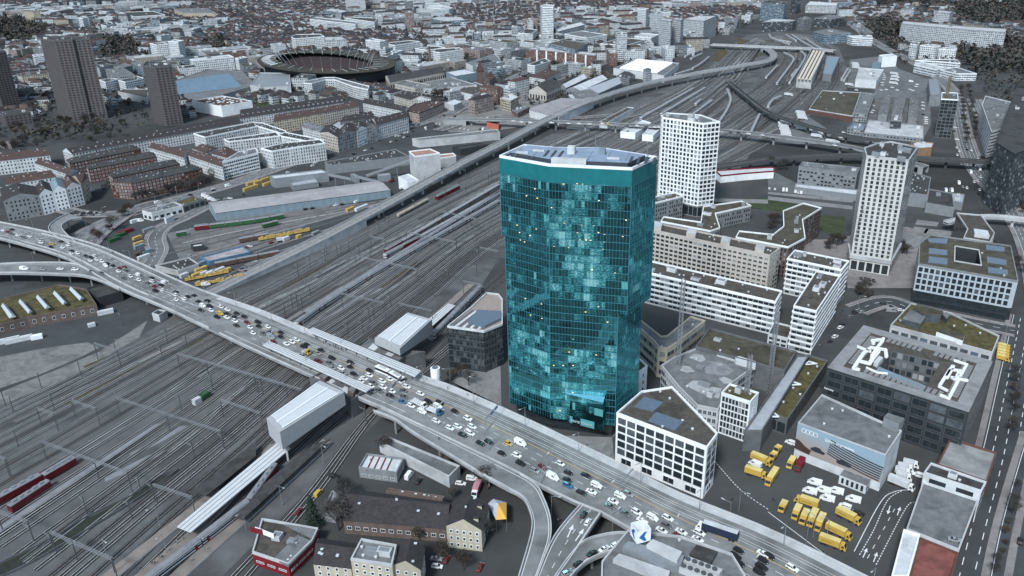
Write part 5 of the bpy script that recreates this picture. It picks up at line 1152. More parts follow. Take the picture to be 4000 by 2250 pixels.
def sawtooth(pts, z, n, m1, m2, lab=None, wf=.9):
    P = GG(pts, z); par = [o for o in bpy.data.objects if o.parent is None and o.get('label') == lab][0]
    for k in range(n):
        a, c = P[0].lerp(P[3], k/n), P[1].lerp(P[2], k/n); a2, c2 = P[0].lerp(P[3], (k+wf)/n), P[1].lerp(P[2], (k+wf)/n); u = Vector((0, 0, 2.2)); q = MB()
        q.face((a, c, c2+u, a2+u), 0); q.face((c2, a2, a2+u, c2+u), 1); q.face((a, a2+u, a2), 1); q.face((c, c2, c2+u), 1); q.build('roof_ridge', [m1, m2], par)
sawtooth(T(2,470,1185,822,1012,500,1000,175,1108), 9.1, 11, MATS['warehouse_roof'], metalgrey, 'saw tooth roofed grey shed beside the rail flyover')
building('wide workshop covered with white zigzag skylights', T(2,1020,692,1530,765,1682,640,1232,600), h=9, wall=offwhite, rf=flatgrey, units=0, vents=0, name='saw_tooth_shed')
sawtooth(T(2,1080,690,1460,740,1620,640,1260,605), 9.1, 9, edgew, glassg, 'wide workshop covered with white zigzag skylights')
blk('concrete silo tower beside the rail flyover', 2, (1320,700,1350,712,1400,700,1370,690), (1,1350,830), tex='pale_grid_wall'); blk('small shed group under the flyover', 2, (1050,770,1180,800,1240,760,1150,710), h=8, tex='grey_grid_wall'); blk('brick shed with pale roof near the orange signal house', 2, (0,1110,60,1140,180,1080,100,1060), h=6, tex='brick_grid_wall')
building('small orange red signal house on the square', T(1,2320,1235,2440,1265,2450,1225,2340,1208), (1, T(1,2440,1310)[0]), wall=mat('orange_render', (.42, .12, .09), .9, .1), rf=redroof, units=0, vents=0, name='signal_house')
building('long low grey shed with curved eaves in front of the square', T(1,1570,1400,1640,1420,2455,1340,2420,1305), h=7, wall=lconc, rf=flatgrey, units=0, vents=2, name='shed')
building('dark narrow platform roof left of the glass tower top', T(5,1975,35,2060,60,2340,12,2250,0), h=6, wall=darkw, rf=flatdark, units=0, vents=0, name='shed')
building('pale platform hall between the tracks behind the white tower', T(2,880,1230,960,1240,1228,1090,1160,1083), h=6, wall=offwhite, rf=flatbrown, units=0, vents=3, name='track_hall')
building('low white service building left of the white tower', T(2,1090,1330,1240,1345,1400,1240,1310,1215), h=6, wall=white, rf=flatwhite, units=1, vents=0, name='track_hall'); building('second low white service building left of the white tower', T(2,1310,1360,1420,1370,1500,1290,1400,1270), h=6, wall=white, rf=flatwhite, units=1, vents=0, name='track_hall')
# market halls and brewery around the stadium
row('long arched market hall with black roof below the stadium', T(1,1345,825,1895,722,1850,678,1300,765), 10, 5, wall=beige, rf=flatdark, n='market_hall', w=W(fh=9, bay=4, w=2, h=4.5, gm=glassd), chim=0, vents=0)
building('flat white roofed market hall', T(1,1910,730,2010,770,2225,735,2100,700), h=10, wall=bluemetal, rf=flatwhite, units=0, vents=0, name='market_hall'); building('market hall with brown flat roof by the bare trees', T(1,2010,920,2180,960,2370,890,2200,830), h=8, wall=offwhite, rf=flatbrown, units=1, vents=4, name='market_hall')
building('grey low market hall with roof boxes', T(1,1500,880,1800,900,2230,860,1960,780), h=9, wall=lconc, rf=flatgrey, units=6, vents=4, name='market_hall'); building('pale old market building with hipped parapet', T(1,1400,850,1600,895,1760,860,1500,810), h=11, wall=beige, rf=flatgrey, units=1, vents=3, name='market_hall', win=wt())
building('long ridge roofed shed right of the chimney', T(1,2110,640,2180,670,2460,600,2400,545), h=8, wall=offwhite, rf=flatgrey, units=0, vents=3, name='market_hall'); building('small white roofed house on the market road', T(1,1895,1040,1990,1065,2075,1030,1990,1005), h=7, wall=lconc, rf=flatwhite, units=0, vents=0, name='shed')
building('yellowish office at the market road', T(1,2455,990,2560,1020,2640,980,2560,940), (0, T(1,2458,1095)[0]), wall=yellowish, rf=flatwhite, units=1, vents=2, win=wt(w=2, h=1.8))
br = G(T(1,1755,690)[0]); ch = thing('chimney_stack', 'slim brick chimney rising right of the stadium', 'chimney', br); q = MB(); hch = hgt(T(1,1750,475)[0], T(1,1755,690)[0]); q.tube(br, br+Vector((0, 0, hch)), 2.2, 1.3, 12); q.build('shaft', brownbrick, ch); q = MB(); q.tube(br+Vector((0, 0, hch)), br+Vector((0, 0, hch+1)), 1.7, 1.7, 12); q.build('cap', darkw, ch)
# brewery tower with pointed roof
bp = G(T(1,2260,830)[0]); t = thing('brewery_tower', 'brick tower house with pointed brown roof on the market', 'tower', bp); hb = hgt(T(1,2260,715)[0], T(1,2260,830)[0])
q = MB(); q.box(bp.x, bp.y, 0, 9, 9, hb, .3); q.build('wall', brownbrick, t); q = MB(); q.box(bp.x, bp.y, hb, 10, 10, 1, .3); q.box(bp.x, bp.y, hb+1, 9.6, 9.6, 13, .3, 0, 0, .06); q.build('roof', redroof, t)
row('brick wing with brown roof against the pointed tower', T(1,2290,790,2350,810,2410,770,2330,730), 10, 4, wall=brownbrick, rf=redroof, chim=0, vents=1)
# stadium
st = thing('stadium', 'oval stadium with dark seats and a ring of slanted white roof masts', 'stadium', G(T(1,700,640)[0]))
N = 62
def ell(cx, cy, rx, ry, z, rot=0.0, n=N):
    out = []
    for k in range(n):
        a = 2*math.pi*k/n; x, y = math.cos(a)*rx, math.sin(a)*ry
        out.append(G(T(1, cx+x, cy+y+x*rot)[0], z))
    return out
O1 = ell(712, 622, 702, 118, 19, .02); I1_ = ell(690, 615, 490, 78, 22, .055); O0 = [Vector((p.x, p.y, 0))*1 for p in O1]
cxy = sum(O1, Vector())/N; O0 = [Vector((cxy.x+(p.x-cxy.x)*.9, cxy.y+(p.y-cxy.y)*.9, 2)) for p in O1]; I0 = [Vector((cxy.x+(p.x-cxy.x)*.78, cxy.y+(p.y-cxy.y)*.78, 0.5)) for p in I1_]
def rng(A, B, name, m, mi=0):
    q = MB()
    for k in range(N): q.face((A[k], A[(k+1) % N], B[(k+1) % N], B[k]))
    return q.build(name, m, st)
rng(O1, I1_, 'roof', mat('stadium_roof', (.045, .044, .036), .95, .35, .15, dirt=.3)); rng([p-Vector((0, 0, 1)) for p in I1_], [p-Vector((0, 0, 1)) for p in O1], 'roof_underside', darkw)
rng(O0, [Vector((p.x, p.y, 17)) for p in O0], 'outer_wall', darkw); st_in = [Vector((cxy.x+(p.x-cxy.x)*1.12, cxy.y+(p.y-cxy.y)*1.12, 17)) for p in I1_]
rng(st_in, I0, 'stand', mat('stadium_seats', (.034, .026, .03), .9, .3, .5)); q = MB(); q.face(I0[::1]); q.build('running_track', mat('running_track', (.09, .04, .042), .9, .1), st)
q = MB(); q.face([cxy+(p-Vector((cxy.x, cxy.y, .5)))*.72+Vector((0, 0, .8-cxy.z)) for p in I0]); q.build('pitch', mat('pitch_grass', (.07, .12, .05), .95, .2, .3), st)
for k in range(0, N, 2):
    p = I1_[k]; d = (p-cxy); d.z = 0; d.normalize(); q = MB(); q.tube(p-d*6+Vector((0, 0, -1)), p+d*5+Vector((0, 0, 17)), .26, .18, 5); q.build('mast', lconc, st)
    q = MB(); o = O1[k]; q.beam(p+Vector((0, 0, .6)), o.lerp(p, .35)+Vector((0, 0, .6)), .6, .4); q.build('roof_beam', lconc, st)
for k in range(26, 36):
    a, c = O1[k].lerp(I1_[k], .25), O1[k].lerp(I1_[k], .7); q = MB(); q.beam(a+Vector((0, 0, .5)), c+Vector((0, 0, .5)), 7, .3); q.build('solar_panel', flatwhite, st)
# school and fair halls left of the stadium
building('exhibition hall with long blue glass roof strips', T(0,1765,930,2130,990,2574,860,2430,720,2100,700,1770,810), h=9, wall=metalgrey, rf=flatgrey, units=0, vents=0, name='sports_hall')
sawtooth(T(0,1800,950,2430,870,2300,740,1770,820), 9.1, 6, mat('blue_skylight', (.13, .2, .27), .4, .2), metalgrey, 'exhibition hall with long blue glass roof strips', .5)
building('curved concrete school block below the stadium', T(1,-60,860,60,885,350,870,340,740,40,735), h=12, wall=lconc, rf=metalgrey, units=2, vents=2, name='school'); blk('pale block with scaffolding in front of the stadium', 1, (355,790,520,790,605,755,450,745), h=17, tex='pale_grid_wall')
building('school with brown flat roof behind the small brown tower', T(0,1185,925,1480,990,1500,900,1250,900), h=8, wall=lconc, rf=flatbrown, units=0, vents=0, name='school')
blk('white slab with rounded corners left of the brown towers', 0, (325,555,345,570,440,560,430,545), (1,345,680), tex='white_band_wall'); blk('pink row behind the left brown towers', 0, (200,740,220,770,485,740,470,715), h=14, tex='cream_grid_wall', rf=redroof); blk('dark office in front of the pink row', 0, (150,920,345,910,340,880,190,850), h=14, tex='grey_grid_wall')
for a in ((1505,440,1575,455,1690,445,1640,430), (1690,420,1790,425,1850,410,1760,402)): blk('%s white high block in the upper left park' % ('left' if a[0] == 1505 else 'right'), 0, a, (1, a[2]+10, 610), tex='white_grid_wall', cat='tower block')
blk('dark high block left of the white high blocks', 0, (1370,380,1500,400,1540,385,1440,372), (1,1500,470), tex='dark_grid_wall'); blk('long pale slab with square windows left of the stadium', 0, (1910,600,1940,615,2350,575,2300,555), (1,1960,745), tex='white_grid_wall', h=None); blk('pale slab end right of the long pale slab', 0, (2350,590,2400,600,2485,580,2440,570), (1,2400,710), tex='white_grid_wall')
for i, a in enumerate(((965,670,1000,690,1140,655,1060,640), (1145,670,1190,700,1330,660,1240,640), (1320,630,1450,700,1500,660,1370,615), (1000,810,1060,830,1190,800,1120,790), (1190,810,1260,830,1450,790,1380,770), (1060,700,1100,780,1360,760,1250,690))):
    blk(('grey', 'blue grey', 'pale grey', 'striped white', 'striped pale', 'low grey')[i]+' block between the two right brown towers', 0, a, h=15, tex=('pale_grid_wall', 'grey_grid_wall', 'blue_grid_wall', 'white_grid_wall', 'white_grid_wall', 'grey_grid_wall')[i])
blk('brown high block among trees at the far left', 0, (240,110,330,120,400,115,320,100), (1,330,240), tex='cream_grid_wall'); blk('striped white high block in the far left park', 0, (785,180,830,190,880,175,830,165), (1,830,310), tex='white_band_wall'); blk('white block with blue stripes beside the striped high block', 0, (1015,250,1070,262,1140,240,1100,225), (1,1080,330))
blk('long low office with slanted roof at the far left', 0, (1200,125,1350,170,1660,150,1540,115), h=14, tex='white_band_wall'); blk('large beige curved office in the far left', 0, (1750,90,1850,130,2170,130,2080,85), (1,1850,200), tex='cream_grid_wall'); blk('pale yellow office block in the far left', 0, (2160,60,2190,75,2290,70,2260,50), (1,2195,120), tex='cream_grid_wall')
# right background
blk('dark blue office tower with checkered bands at the top right', 3, (-70,30,165,52,197,25,20,5), (1,160,232), tex='blue_grid_wall', cat='tower block'); blk('black base block of the blue office tower', 3, (-60,225,250,215,285,205,40,190), (1,255,312), tex='dark_grid_wall'); blk('black tower cut by the top edge at the upper right', 3, (245,-100,300,-95,345,-110,280,-115), (1,300,150), tex='dark_grid_wall', cat='tower block')
blk('large white box hall at the top right', 3, (380,55,690,60,702,32,420,15), h=16, tex='pale_grid_wall', rf=flatwhite); blk('black glass office with slanted sides at the top right', 3, (470,185,640,195,780,172,600,150), (1,640,282), tex='dark_grid_wall'); blk('grey round fronted office at the top right', 3, (300,190,370,205,440,190,380,165), h=20, tex='grey_grid_wall')
blk('white ribbon windowed office by the curving road', 3, (800,365,850,380,1055,388,1040,360), (1,845,455), tex='white_band_wall'); blk('long pale office left of the ribbon windowed office', 3, (460,320,560,350,840,335,620,290), h=16, tex='blue_grid_wall')
t, P, z = building('train depot with four pale golden ridged roof strips', T(3,290,788,440,802,572,520,440,488), h=12, wall=lconc, rf=flatbrown, units=0, vents=0, name='train_depot')
for k in range(4):
    a = T(3,300+k*36,785+k*3,322+k*36,788+k*3,475+k*32,505+k*5,455+k*32,500+k*5); roofpatch(t, a, z, mat('golden_roof', (.55, .5, .42), .6, .15, .5), 'roof_strip', 1.2)
building('blue grey sheet roofed hall against the train depot', T(3,552,742,640,757,718,578,592,570), h=9, wall=metalgrey, rf=bluemetal, units=0, vents=0, name='train_depot'); building('postal hall with pale roof panels and brown patches', T(3,880,805,1090,820,1165,705,920,685), h=9, wall=offwhite, rf=lconc, units=5, vents=3, name='postal_hall')
building('white curved loading hall near the postal hall', T(3,1115,560,1150,580,1300,570,1250,545), h=14, wall=white, rf=flatwhite, units=0, vents=0, name='loading_hall'); building('small blue tower block behind the postal hall', T(3,1050,640,1130,650,1142,630,1065,628), h=13, wall=bluemetal, rf=flatgrey, units=0, vents=0)
for lab, a, b_ in (('left white television tower block', (1430,445,1500,455,1525,432,1460,422), (1,1500,605)), ('middle white television tower block', (1530,460,1690,475,1740,465,1600,450), (1,1690,605)), ('right pale television block with sloped roof', (1720,500,1895,505,1900,490,1760,482), (1,1895,610))): blk(lab, 3, a, b_, tex='white_grid_wall')
blk('banded office wedge in front of the television blocks', 3, (1470,655,1690,705,1775,682,1560,630), (1,1705,780), tex='white_band_wall'); blk('low round ended office beside the banded wedge', 3, (1730,705,1900,745,2100,745,1900,680), h=9, tex='white_band_wall'); blk('wide low podium behind the banded wedge', 3, (1480,610,1700,620,1935,640,1900,605,1650,600), h=10, tex='white_band_wall')
blk('very long stepped housing slab on the right horizon', 3, (1340,240,1620,270,2100,310,2390,330,2400,295,2000,270,1360,215), h=30, tex='pale_grid_wall'); blk('left high block on the long housing slab', 3, (1340,90,1470,98,1487,72,1380,65), (1,1480,185), tex='pale_grid_wall', cat='tower block'); blk('right high block on the long housing slab', 3, (1680,125,1830,135,1862,120,1720,105), (1,1840,260), tex='pale_grid_wall', cat='tower block'); blk('stepped pale terrace block right of the slab towers', 3, (1960,225,2120,255,2180,240,2040,210), h=25, tex='cream_grid_wall')
t, P, z = building('red brown brick logistics block with ochre gravel roof', T(3,412,1100,850,1172,932,935,545,915), (1, T(3,850,1225)[0]), wall=brick, rf=sedum, par=lconc, units=2, vents=3, name='logistics_block', win=W(fh=4.5, bay=4, w=3.2, h=1.2, gm=glassg))
blk('low glass roofed hall right of the brick logistics block', 3, (860,1140,1000,1150,1080,950,935,930), h=9, tex='grey_grid_wall'); blk('wide low office in front of the logistics halls', 3, (960,1340,1565,1400,1565,1270,1010,1210), h=11, tex='grey_grid_wall', units=5); blk('dark stair block on the wide low office', 3, (1235,1215,1345,1220,1350,1165,1245,1160), h=19, tex='dark_grid_wall')
blk('low grey hall with solar roof near the rail bridge', 3, (800,1290,960,1310,985,1260,850,1240), h=8, tex='grey_grid_wall', rf=solar)
for i, a in enumerate(((1110,1155,1200,1165,1245,922,1165,918), (1245,1160,1340,1165,1400,937,1290,925), (1410,1188,1500,1192,1512,947,1435,940))): building(('left', 'middle', 'right')[i]+' one of three long grey goods halls', T(3, *a), h=7, gable=2, wall=greyw, rf=flatgrey, units=0, vents=3, name='goods_hall')
building('long grey parking hall behind the tower under construction', T(3,1630,960,1745,955,1715,800,1612,800), h=13, wall=greyw, rf=metalgrey, units=0, vents=0, name='parking_hall')
t, P, z = building('unfinished concrete tower with white rim and yellow crane', T(3,1742,1000,1915,1010,1902,940,1748,935), (0, T(3,1668,1385)[0]), wall=dconc, rf=dconc, par=white, units=3, vents=0, name='construction_tower', cat='tower block', win=W(fh=3.5, bay=4, w=3, h=2.6, gm=glassd, gm2=glassg))
cp = G(T(3,1720,1380)[0]); q = MB(); yel = mat('crane_yellow', (.18, .13, .06), .6, .1)
def lattice(b, p, h, w, n, m=0, t=.12):
    for i in range(n):
        z0, z1 = p.z+h*i/n, p.z+h*(i+1)/n; c = [(w/2*sx, w/2*sy) for sx, sy in ((-1, -1), (1, -1), (1, 1), (-1, 1))]
        for k in range(4):
            a, e = c[k], c[(k+1) % 4]; b.beam((p.x+a[0], p.y+a[1], z0), (p.x+a[0], p.y+a[1], z1), t*1.5, t*1.5, m); b.beam((p.x+a[0], p.y+a[1], z0), (p.x+e[0], p.y+e[1], z1), t, t, m); b.beam((p.x+a[0], p.y+a[1], z0), (p.x+e[0], p.y+e[1], z0), t, t, m)
lattice(q, cp, 62, 2, 22, t=.2); cr = thing('tower_crane', 'yellow tower crane in front of the unfinished tower', 'crane', cp); q.build('mast', yel, cr)
building('white terraced office with balconies near the right edge', T(3,2150,1060,2185,970,2500,1045,2390,1290,2245,1330), h=24, tex=TX['white_band_wall'], rf=flatgrey, units=4, vents=4)
building('dark high office cut by the right edge', T(3,2500,875,2800,930,2760,1449,2480,1560,2290,1440), h=48, tex=TX['dark_grid_wall'], wall=darkw, rf=flatdark, units=2, vents=2)
for i, p in enumerate((T(10,1655,985)[0], T(11,0,1050)[0], T(11,-260,1449)[0])):
    p = G(p); hh = (58, 44, 40)[i]; q = MB(); lattice(q, p, hh, 1.6, 24, t=.13); o = thing('lattice_mast', ('tall thin lattice mast in front of the cream building', 'lattice mast beside the mossy arch building', 'lattice mast at the foot of the arch building')[i], 'lattice mast', p); q.build('mast_frame', steel, o)
# ---------------- rail flyover and bridges ----------------
def flyover(name, label, pts, w, rails=True, th=1.3, pier=26, wallh=1.1, m=None, par=True, deck=None):
    C = []
    for x, y, z in pts: C.append(G((x/.644, y/.644), z))
    C = smooth(C, 8); C = resamp(C, 110); t = thing(name, label, 'bridge', (C[55].x, C[55].y, 0)); b = MB(); n = len(C); Lf, Rt = [], []
    for i in range(n):
        d = C[min(i+1, n-1)]-C[max(i-1, 0)]; d.z = 0; d.normalize(); s = Vector((-d.y, d.x, 0))*w/2; Lf.append(C[i]+s); Rt.append(C[i]-s)
    for i in range(n-1):
        g0, g1 = min(th, C[i].z+.1), min(th, C[i+1].z+.1); wall = C[i].z < 6.5
        u0, u1 = Vector((0, 0, C[i].z+.0 if wall else g0)), Vector((0, 0, C[i+1].z if wall else g1))
        b.face((Rt[i], Rt[i+1], Lf[i+1], Lf[i]), 0); b.face((Rt[i]-u0, Rt[i+1]-u1, Rt[i+1], Rt[i]), 1); b.face((Lf[i+1]-u1, Lf[i]-u0, Lf[i], Lf[i+1]), 1)
        if not wall: b.face((Lf[i]-u0, Lf[i+1]-u1, Rt[i+1]-u1, Rt[i]-u0), 1)
    b.build('deck', [deck or bed, m or lconc], t)
    if par: wallpart(Lf[::2]+[Lf[-1]], wallh, .35, m or lconc, 'parapet', t); wallpart(Rt[::2]+[Rt[-1]], wallh, .35, m or lconc, 'parapet', t)
    if rails:
        for o in ((-2.9, -1.4, 1.4, 2.9) if w > 8 else (-.75, .75)):
            b = MB(); Q = []
            for i in range(n): Q.append(Lf[i].lerp(Rt[i], .5+o/w))
            strip(b, Q, .16, .12); b.build('rail', railm, t)
    acc = 0
    for i in range(1, n):
        acc += (C[i]-C[i-1]).length
        if acc > pier and C[i].z > 6:
            acc = 0; b = MB(); p = C[i]; b.beam((p.x, p.y, 0), (p.x, p.y, p.z-th-1.5), 1.8, 1.2); b.beam(Lf[i].lerp(Rt[i], .2)-Vector((0, 0, th+.6)), Lf[i].lerp(Rt[i], .8)-Vector((0, 0, th+.6)), 1.4, 1.4); b.build('pier', m or lconc, t)
    return t, C, Lf, Rt
fly, FC, FL, FR = flyover('rail_flyover', 'long curving concrete railway flyover with a graffiti wall', [(470,765,.3),(560,722,1.2),(644,680,2.6),(784,612,5),(894,555,6.4),(1002,498,8),(1154,415,9),(1254,364,9.5),(1388,295,10),(1503,247,10.5),(1623,211,10.5),(1738,187,10.5),(1863,165,10),(1930,153,9),(1946,142,8),(1940,130,7),(1920,118,6)], 10.5, m=lconc, deck=mat('flyover_ballast', (.2, .205, .21), .95, .2, .3))
def fly_text(body, f, size, m):
    i = int(f); a, c = FR[i], FR[i+4]; 
    if (G((1200, 1000)).length): pass
    side = FR if (FR[i].length < FL[i].length) else FL
    a, c = side[i], side[i+4]
    d = (c-a); 
    ang = math.atan2(d.y, d.x); nn = Vector((d.y, -d.x, 0)).normalized()
    if nn.dot(-a) < 0: a, c = c, a; d = -d; ang = math.atan2(d.y, d.x); nn = -nn
    text_mesh(body, size, Vector((a.x, a.y, max(.3, a.z-size*.9)))+nn*.25, (math.pi/2, 0, ang), m, fly, 'graffiti', .02)
gb = mat('graffiti_black', (.03, .03, .035), .8, .1); gbl = mat('graffiti_blue', (.1, .18, .26), .8, .1)
for body, f, s, m in (('UPSET', 11, 1.7, gbl), ('SITEC', 14.5, 1.5, gbl), ('SUCHE', 23.5, 2.2, gb), ('MOBJO', 26.5, 2.1, gb), ('KING', 21, 2, gb), ('RAKS', 8, 1.2, gbl)): fly_text(body, f, s, m)
flyover('road_bridge', 'thin road bridge crossing the tracks behind the glass tower', [(1120,300,5),(1240,301,8),(1400,306,9),(1600,315,9),(1810,328,9),(1950,342,9),(2107,364,9),(2200,384,9),(2330,420,6)], 9.5, rails=False, deck=asphalt2, pier=30, th=.9, wallh=.7, m=conc)
flyover('railway_viaduct', 'dark railway viaduct passing behind the hotel tower', [(1780,424,7),(1932,402,8),(2060,394,8),(2170,391,8.5),(2310,398,8.5),(2450,405,8.5),(2640,416,8.5)], 9, m=darksteel, pier=22)
flyover('railway_viaduct', 'dark single railway bridge curving past the parked white lorries', [(1830,205,6.5),(1880,245,7),(1932,283,7.5),(2010,310,8),(2092,333,8),(2170,348,8),(2300,362,8)], 6, m=darksteel, pier=22)
flyover('road_overpass', 'grey road overpass at the far end of the tracks', [(1790,112,6.6),(1840,114,7),(1930,118,7),(2030,122,7),(2100,128,6.6)], 12, rails=False, deck=asphalt2)
flyover('pedestrian_arch_bridge', 'pale curved footbridge with a rounded arch at the right edge', T(7,0,0) and [(2380,560,6.6),(2430,550,7),(2500,545,7),(2600,555,7)], 5, rails=False, deck=lconc)
# ---------------- the far city ----------------
rc_ = random.Random(11)
ROADS = [o for o in bpy.data.objects if o.name.startswith('road') and o.get('kind') == 'structure' and 'marking' not in o.name]
cell = {}
def addc(x, y): cell.setdefault((int(x//20), int(y//20)), 1)
for o in ROADS:
    vs = [v.co for v in o.data.vertices]
    for f in o.data.polygons:
        c = [vs[i] for i in f.vertices]; m0, m1 = (c[0]+c[3])/2, (c[1]+c[2])/2; n_ = max(1, int((m1-m0).length/8))
        for k in range(n_+1): p = m0.lerp(m1, k/n_); addc(p.x, p.y)
FB = [(min(p[0] for p in P), max(p[0] for p in P), min(p[1] for p in P), max(p[1] for p in P), inset(P, -7)) for P in FOOT]
sx0 = [p.x for p in O1]; sy0 = [p.y for p in O1]
def free(x, y, r=0):
    if (int(x//20), int(y//20)) in cell: return False
    for x0, x1, y0, y1, Q in FB:
        if x0-9-r < x < x1+9+r and y0-9-r < y < y1+9+r and inpoly((x, y), inset(Q, -r) if r > 6 else Q): return False
    if min(sx0)-8 < x < max(sx0)+8 and min(sy0)-8 < y < max(sy0)+8 and inpoly((x, y), [(p.x, p.y) for p in O1]): return False
    return True
Z1 = O(-80,-60,1930,-60,1900,60,1790,100,1650,190,1480,255,1300,290,1150,280,1000,250,600,270,300,335,-80,390)
Z2 = O(2050,-60,2700,-60,2700,240,2560,210,2400,150,2250,120,2130,60)
Z3 = O(2160,90,2600,140,2600,420,2540,430,2440,200,2300,180)
PARK = T(0,470,1000,1080,1040,1480,1060,1900,1180,1700,1330,1000,1449,600,1449,-30,1449,-30,1240,330,1240,470,1180)
WOODS = [T(0,-60,180,250,190,450,270,520,300,420,370,380,480,-60,490), T(0,920,400,1380,390,1500,590,1400,600,1000,600), T(3,990,240,1290,220,1350,330,1380,420,1230,560,1050,360,980,330), T(3,1640,350,1900,330,2380,370,2650,450,2650,780,2100,760,1930,640,1900,470,1720,420), T(3,1880,40,2650,40,2650,250,2200,270,1900,190), T(3,1350,-20,1700,10,1900,60,1560,80,1500,50,1100,60,1180,-40), T(0,1150,0,1330,10,1380,40,1200,50,1100,30), T(0,2080,400,2250,400,2350,500,2250,560,2000,540), T(3,1330,320,1650,350,1640,400,1430,440,1340,420)]
walls_far = [wall_mat('far_white', (.48, .52, .55), .45, .5), wall_mat('far_pale', (.3, .325, .345), .5, .5), wall_mat('far_grey', (.17, .185, .2), .55, .5), wall_mat('far_cream', (.3, .28, .24), .45, .5), wall_mat('far_band', (.46, .5, .53), .85, .42), wall_mat('far_pink', (.24, .2, .19), .45, .5), wall_mat('far_blue', (.2, .26, .31), .8, .5), wall_mat('far_brick', (.16, .1, .085), .5, .5)]
wnames = ['white', 'pale', 'grey', 'cream', 'white banded', 'pinkish', 'bluish', 'brick']
roofs_far = [tileroof, redroof, flatgrey, mat('far_pale_roofing', (.36, .385, .4), .85, .2, .2, dirt=.2), mat('far_metal_roofing', (.22, .25, .275), .6, .2, .2), flatdark, sedum, flatbrown]
rnames = ['dark', 'red', 'grey', 'white', 'metal', 'dark', 'brown green', 'brown']
FM = walls_far+roofs_far
def geo(b, x, y, a, L, Wd, h, wi, ri, rise, off=8):
    ca, sa = math.cos(a), math.sin(a)
    c = [(x+u*ca-v*sa, y+u*sa+v*ca) for u, v in ((-L/2, -Wd/2), (L/2, -Wd/2), (L/2, Wd/2), (-L/2, Wd/2))]
    b.prism(c, 0, h, wi, None, bay=3.0, fh=3.1)
    if rise:
        hp = .25*Wd if rise > 3 else 0
        r1, r2 = (x-(L/2-hp)*ca, y-(L/2-hp)*sa, h+rise), (x+(L/2-hp)*ca, y+(L/2-hp)*sa, h+rise); q = [(*p, h) for p in c]
        b.face((q[0], q[1], r2, r1), off+ri); b.face((q[2], q[3], r1, r2), off+ri); m_ = (off+ri) if hp else wi
        b.face((q[1], q[2], r2), m_, [(.02, .02)]*3); b.face((q[3], q[0], r1), m_, [(.02, .02)]*3)
    else:
        b.face([(*p, h) for p in c], off+ri)
        # parapet lip
        if off == 8 or True:
            I = inset(c, .6)
            for k in range(4): b.face(((*c[k], h+.7), (*c[(k+1) % 4], h+.7), (*I[(k+1) % 4], h+.7), (*I[k], h+.7)), wi, [(.02, .02)]*4); b.face(((*c[k], h), (*c[(k+1) % 4], h), (*c[(k+1) % 4], h+.7), (*c[k], h+.7)), wi, [(.02, .02)]*4); b.face(((*I[(k+1) % 4], h), (*I[k], h), (*I[k], h+.7), (*I[(k+1) % 4], h+.7)), wi, [(.02, .02)]*4)
    return c
cand = []; occ = []
for gy in range(24, 175):
    for gx in range(-130, 131):
        y = gy*17.0+rc_.uniform(-3, 3); x = gx*17.0+rc_.uniform(-3, 3)
        p = px((x, y, 0))
        if not (-160 < p[0] < 4160 and -110 < p[1] < 900): continue
        if not (inpoly(p, Z1) or inpoly(p, Z2)): continue
        if any(inpoly(p, w) for w in WOODS) or inpoly(p, YARD) or inpoly(p, PARK): continue
        if p[0] > 3400 and rc_.random() < .55: continue
        cand.append((x, y, p))
rc_.shuffle(cand); far = []
GRID = {}
def clash(x, y, r):
    k = (int(x//60), int(y//60))
    for i in (-1, 0, 1):
        for j in (-1, 0, 1):
            for (X, Y, Rr) in GRID.get((k[0]+i, k[1]+j), ()):
                if abs(X-x) < 70 and math.hypot(X-x, Y-y) < (r+Rr)*.86: return True
    return False
for x, y, p in cand:
    reg = (int((x+3000)//260), int((y)//260)); rr_ = random.Random(reg[0]*91+reg[1]*17); a = rr_.uniform(-.6, .9); kind = rr_.random()
    suburb = p[0] < 1500 and kind < .6 or p[0] > 3300 or kind < .22
    s = rc_.random()
    if suburb: L, Wd, h, rise = rc_.uniform(9, 22), rc_.uniform(8, 11), rc_.uniform(6, 10), rc_.uniform(2.5, 4)
    elif kind > .82: L, Wd, h, rise = rc_.uniform(28, 60), rc_.uniform(18, 34), rc_.uniform(8, 18), 0
    else:
        L, Wd, h, rise = rc_.uniform(18, 46), rc_.uniform(11, 14), rc_.uniform(11, 20), (3.2 if s < .5 else 0)
        if s > .985 and y > 1300: L, Wd, h, rise = 20, 16, rc_.uniform(32, 48), 0
    if rc_.random() < .5: a += math.pi/2
    r = math.hypot(L, Wd)/2*.62+2.5
    if clash(x, y, r): continue
    if not free(x, y, max(L, Wd)/2): continue
    GRID.setdefault((int(x//60), int(y//60)), []).append((x, y, r))
    wi = rc_.choices(range(8), (30, 20, 10, 9, 14, 4, 6, 3))[0]; ri = rc_.choices((0, 1), (7, 3))[0] if rise else rc_.choices((2, 3, 4, 5, 6, 7), (5, 4, 3, 2, 2, 2))[0]
    far.append((math.hypot(x, y), x, y, a, L, Wd, h, wi, ri, rise, p))
far.sort(key=lambda t: px((t[1], t[2], t[6]))[1]-px((t[1], t[2], 0))[1]-t[4]*3200/t[0]*.6)
print('far houses', len(far))
vis = [t for t in far if -20 < t[10][0] < 4020 and t[10][1] > 10]
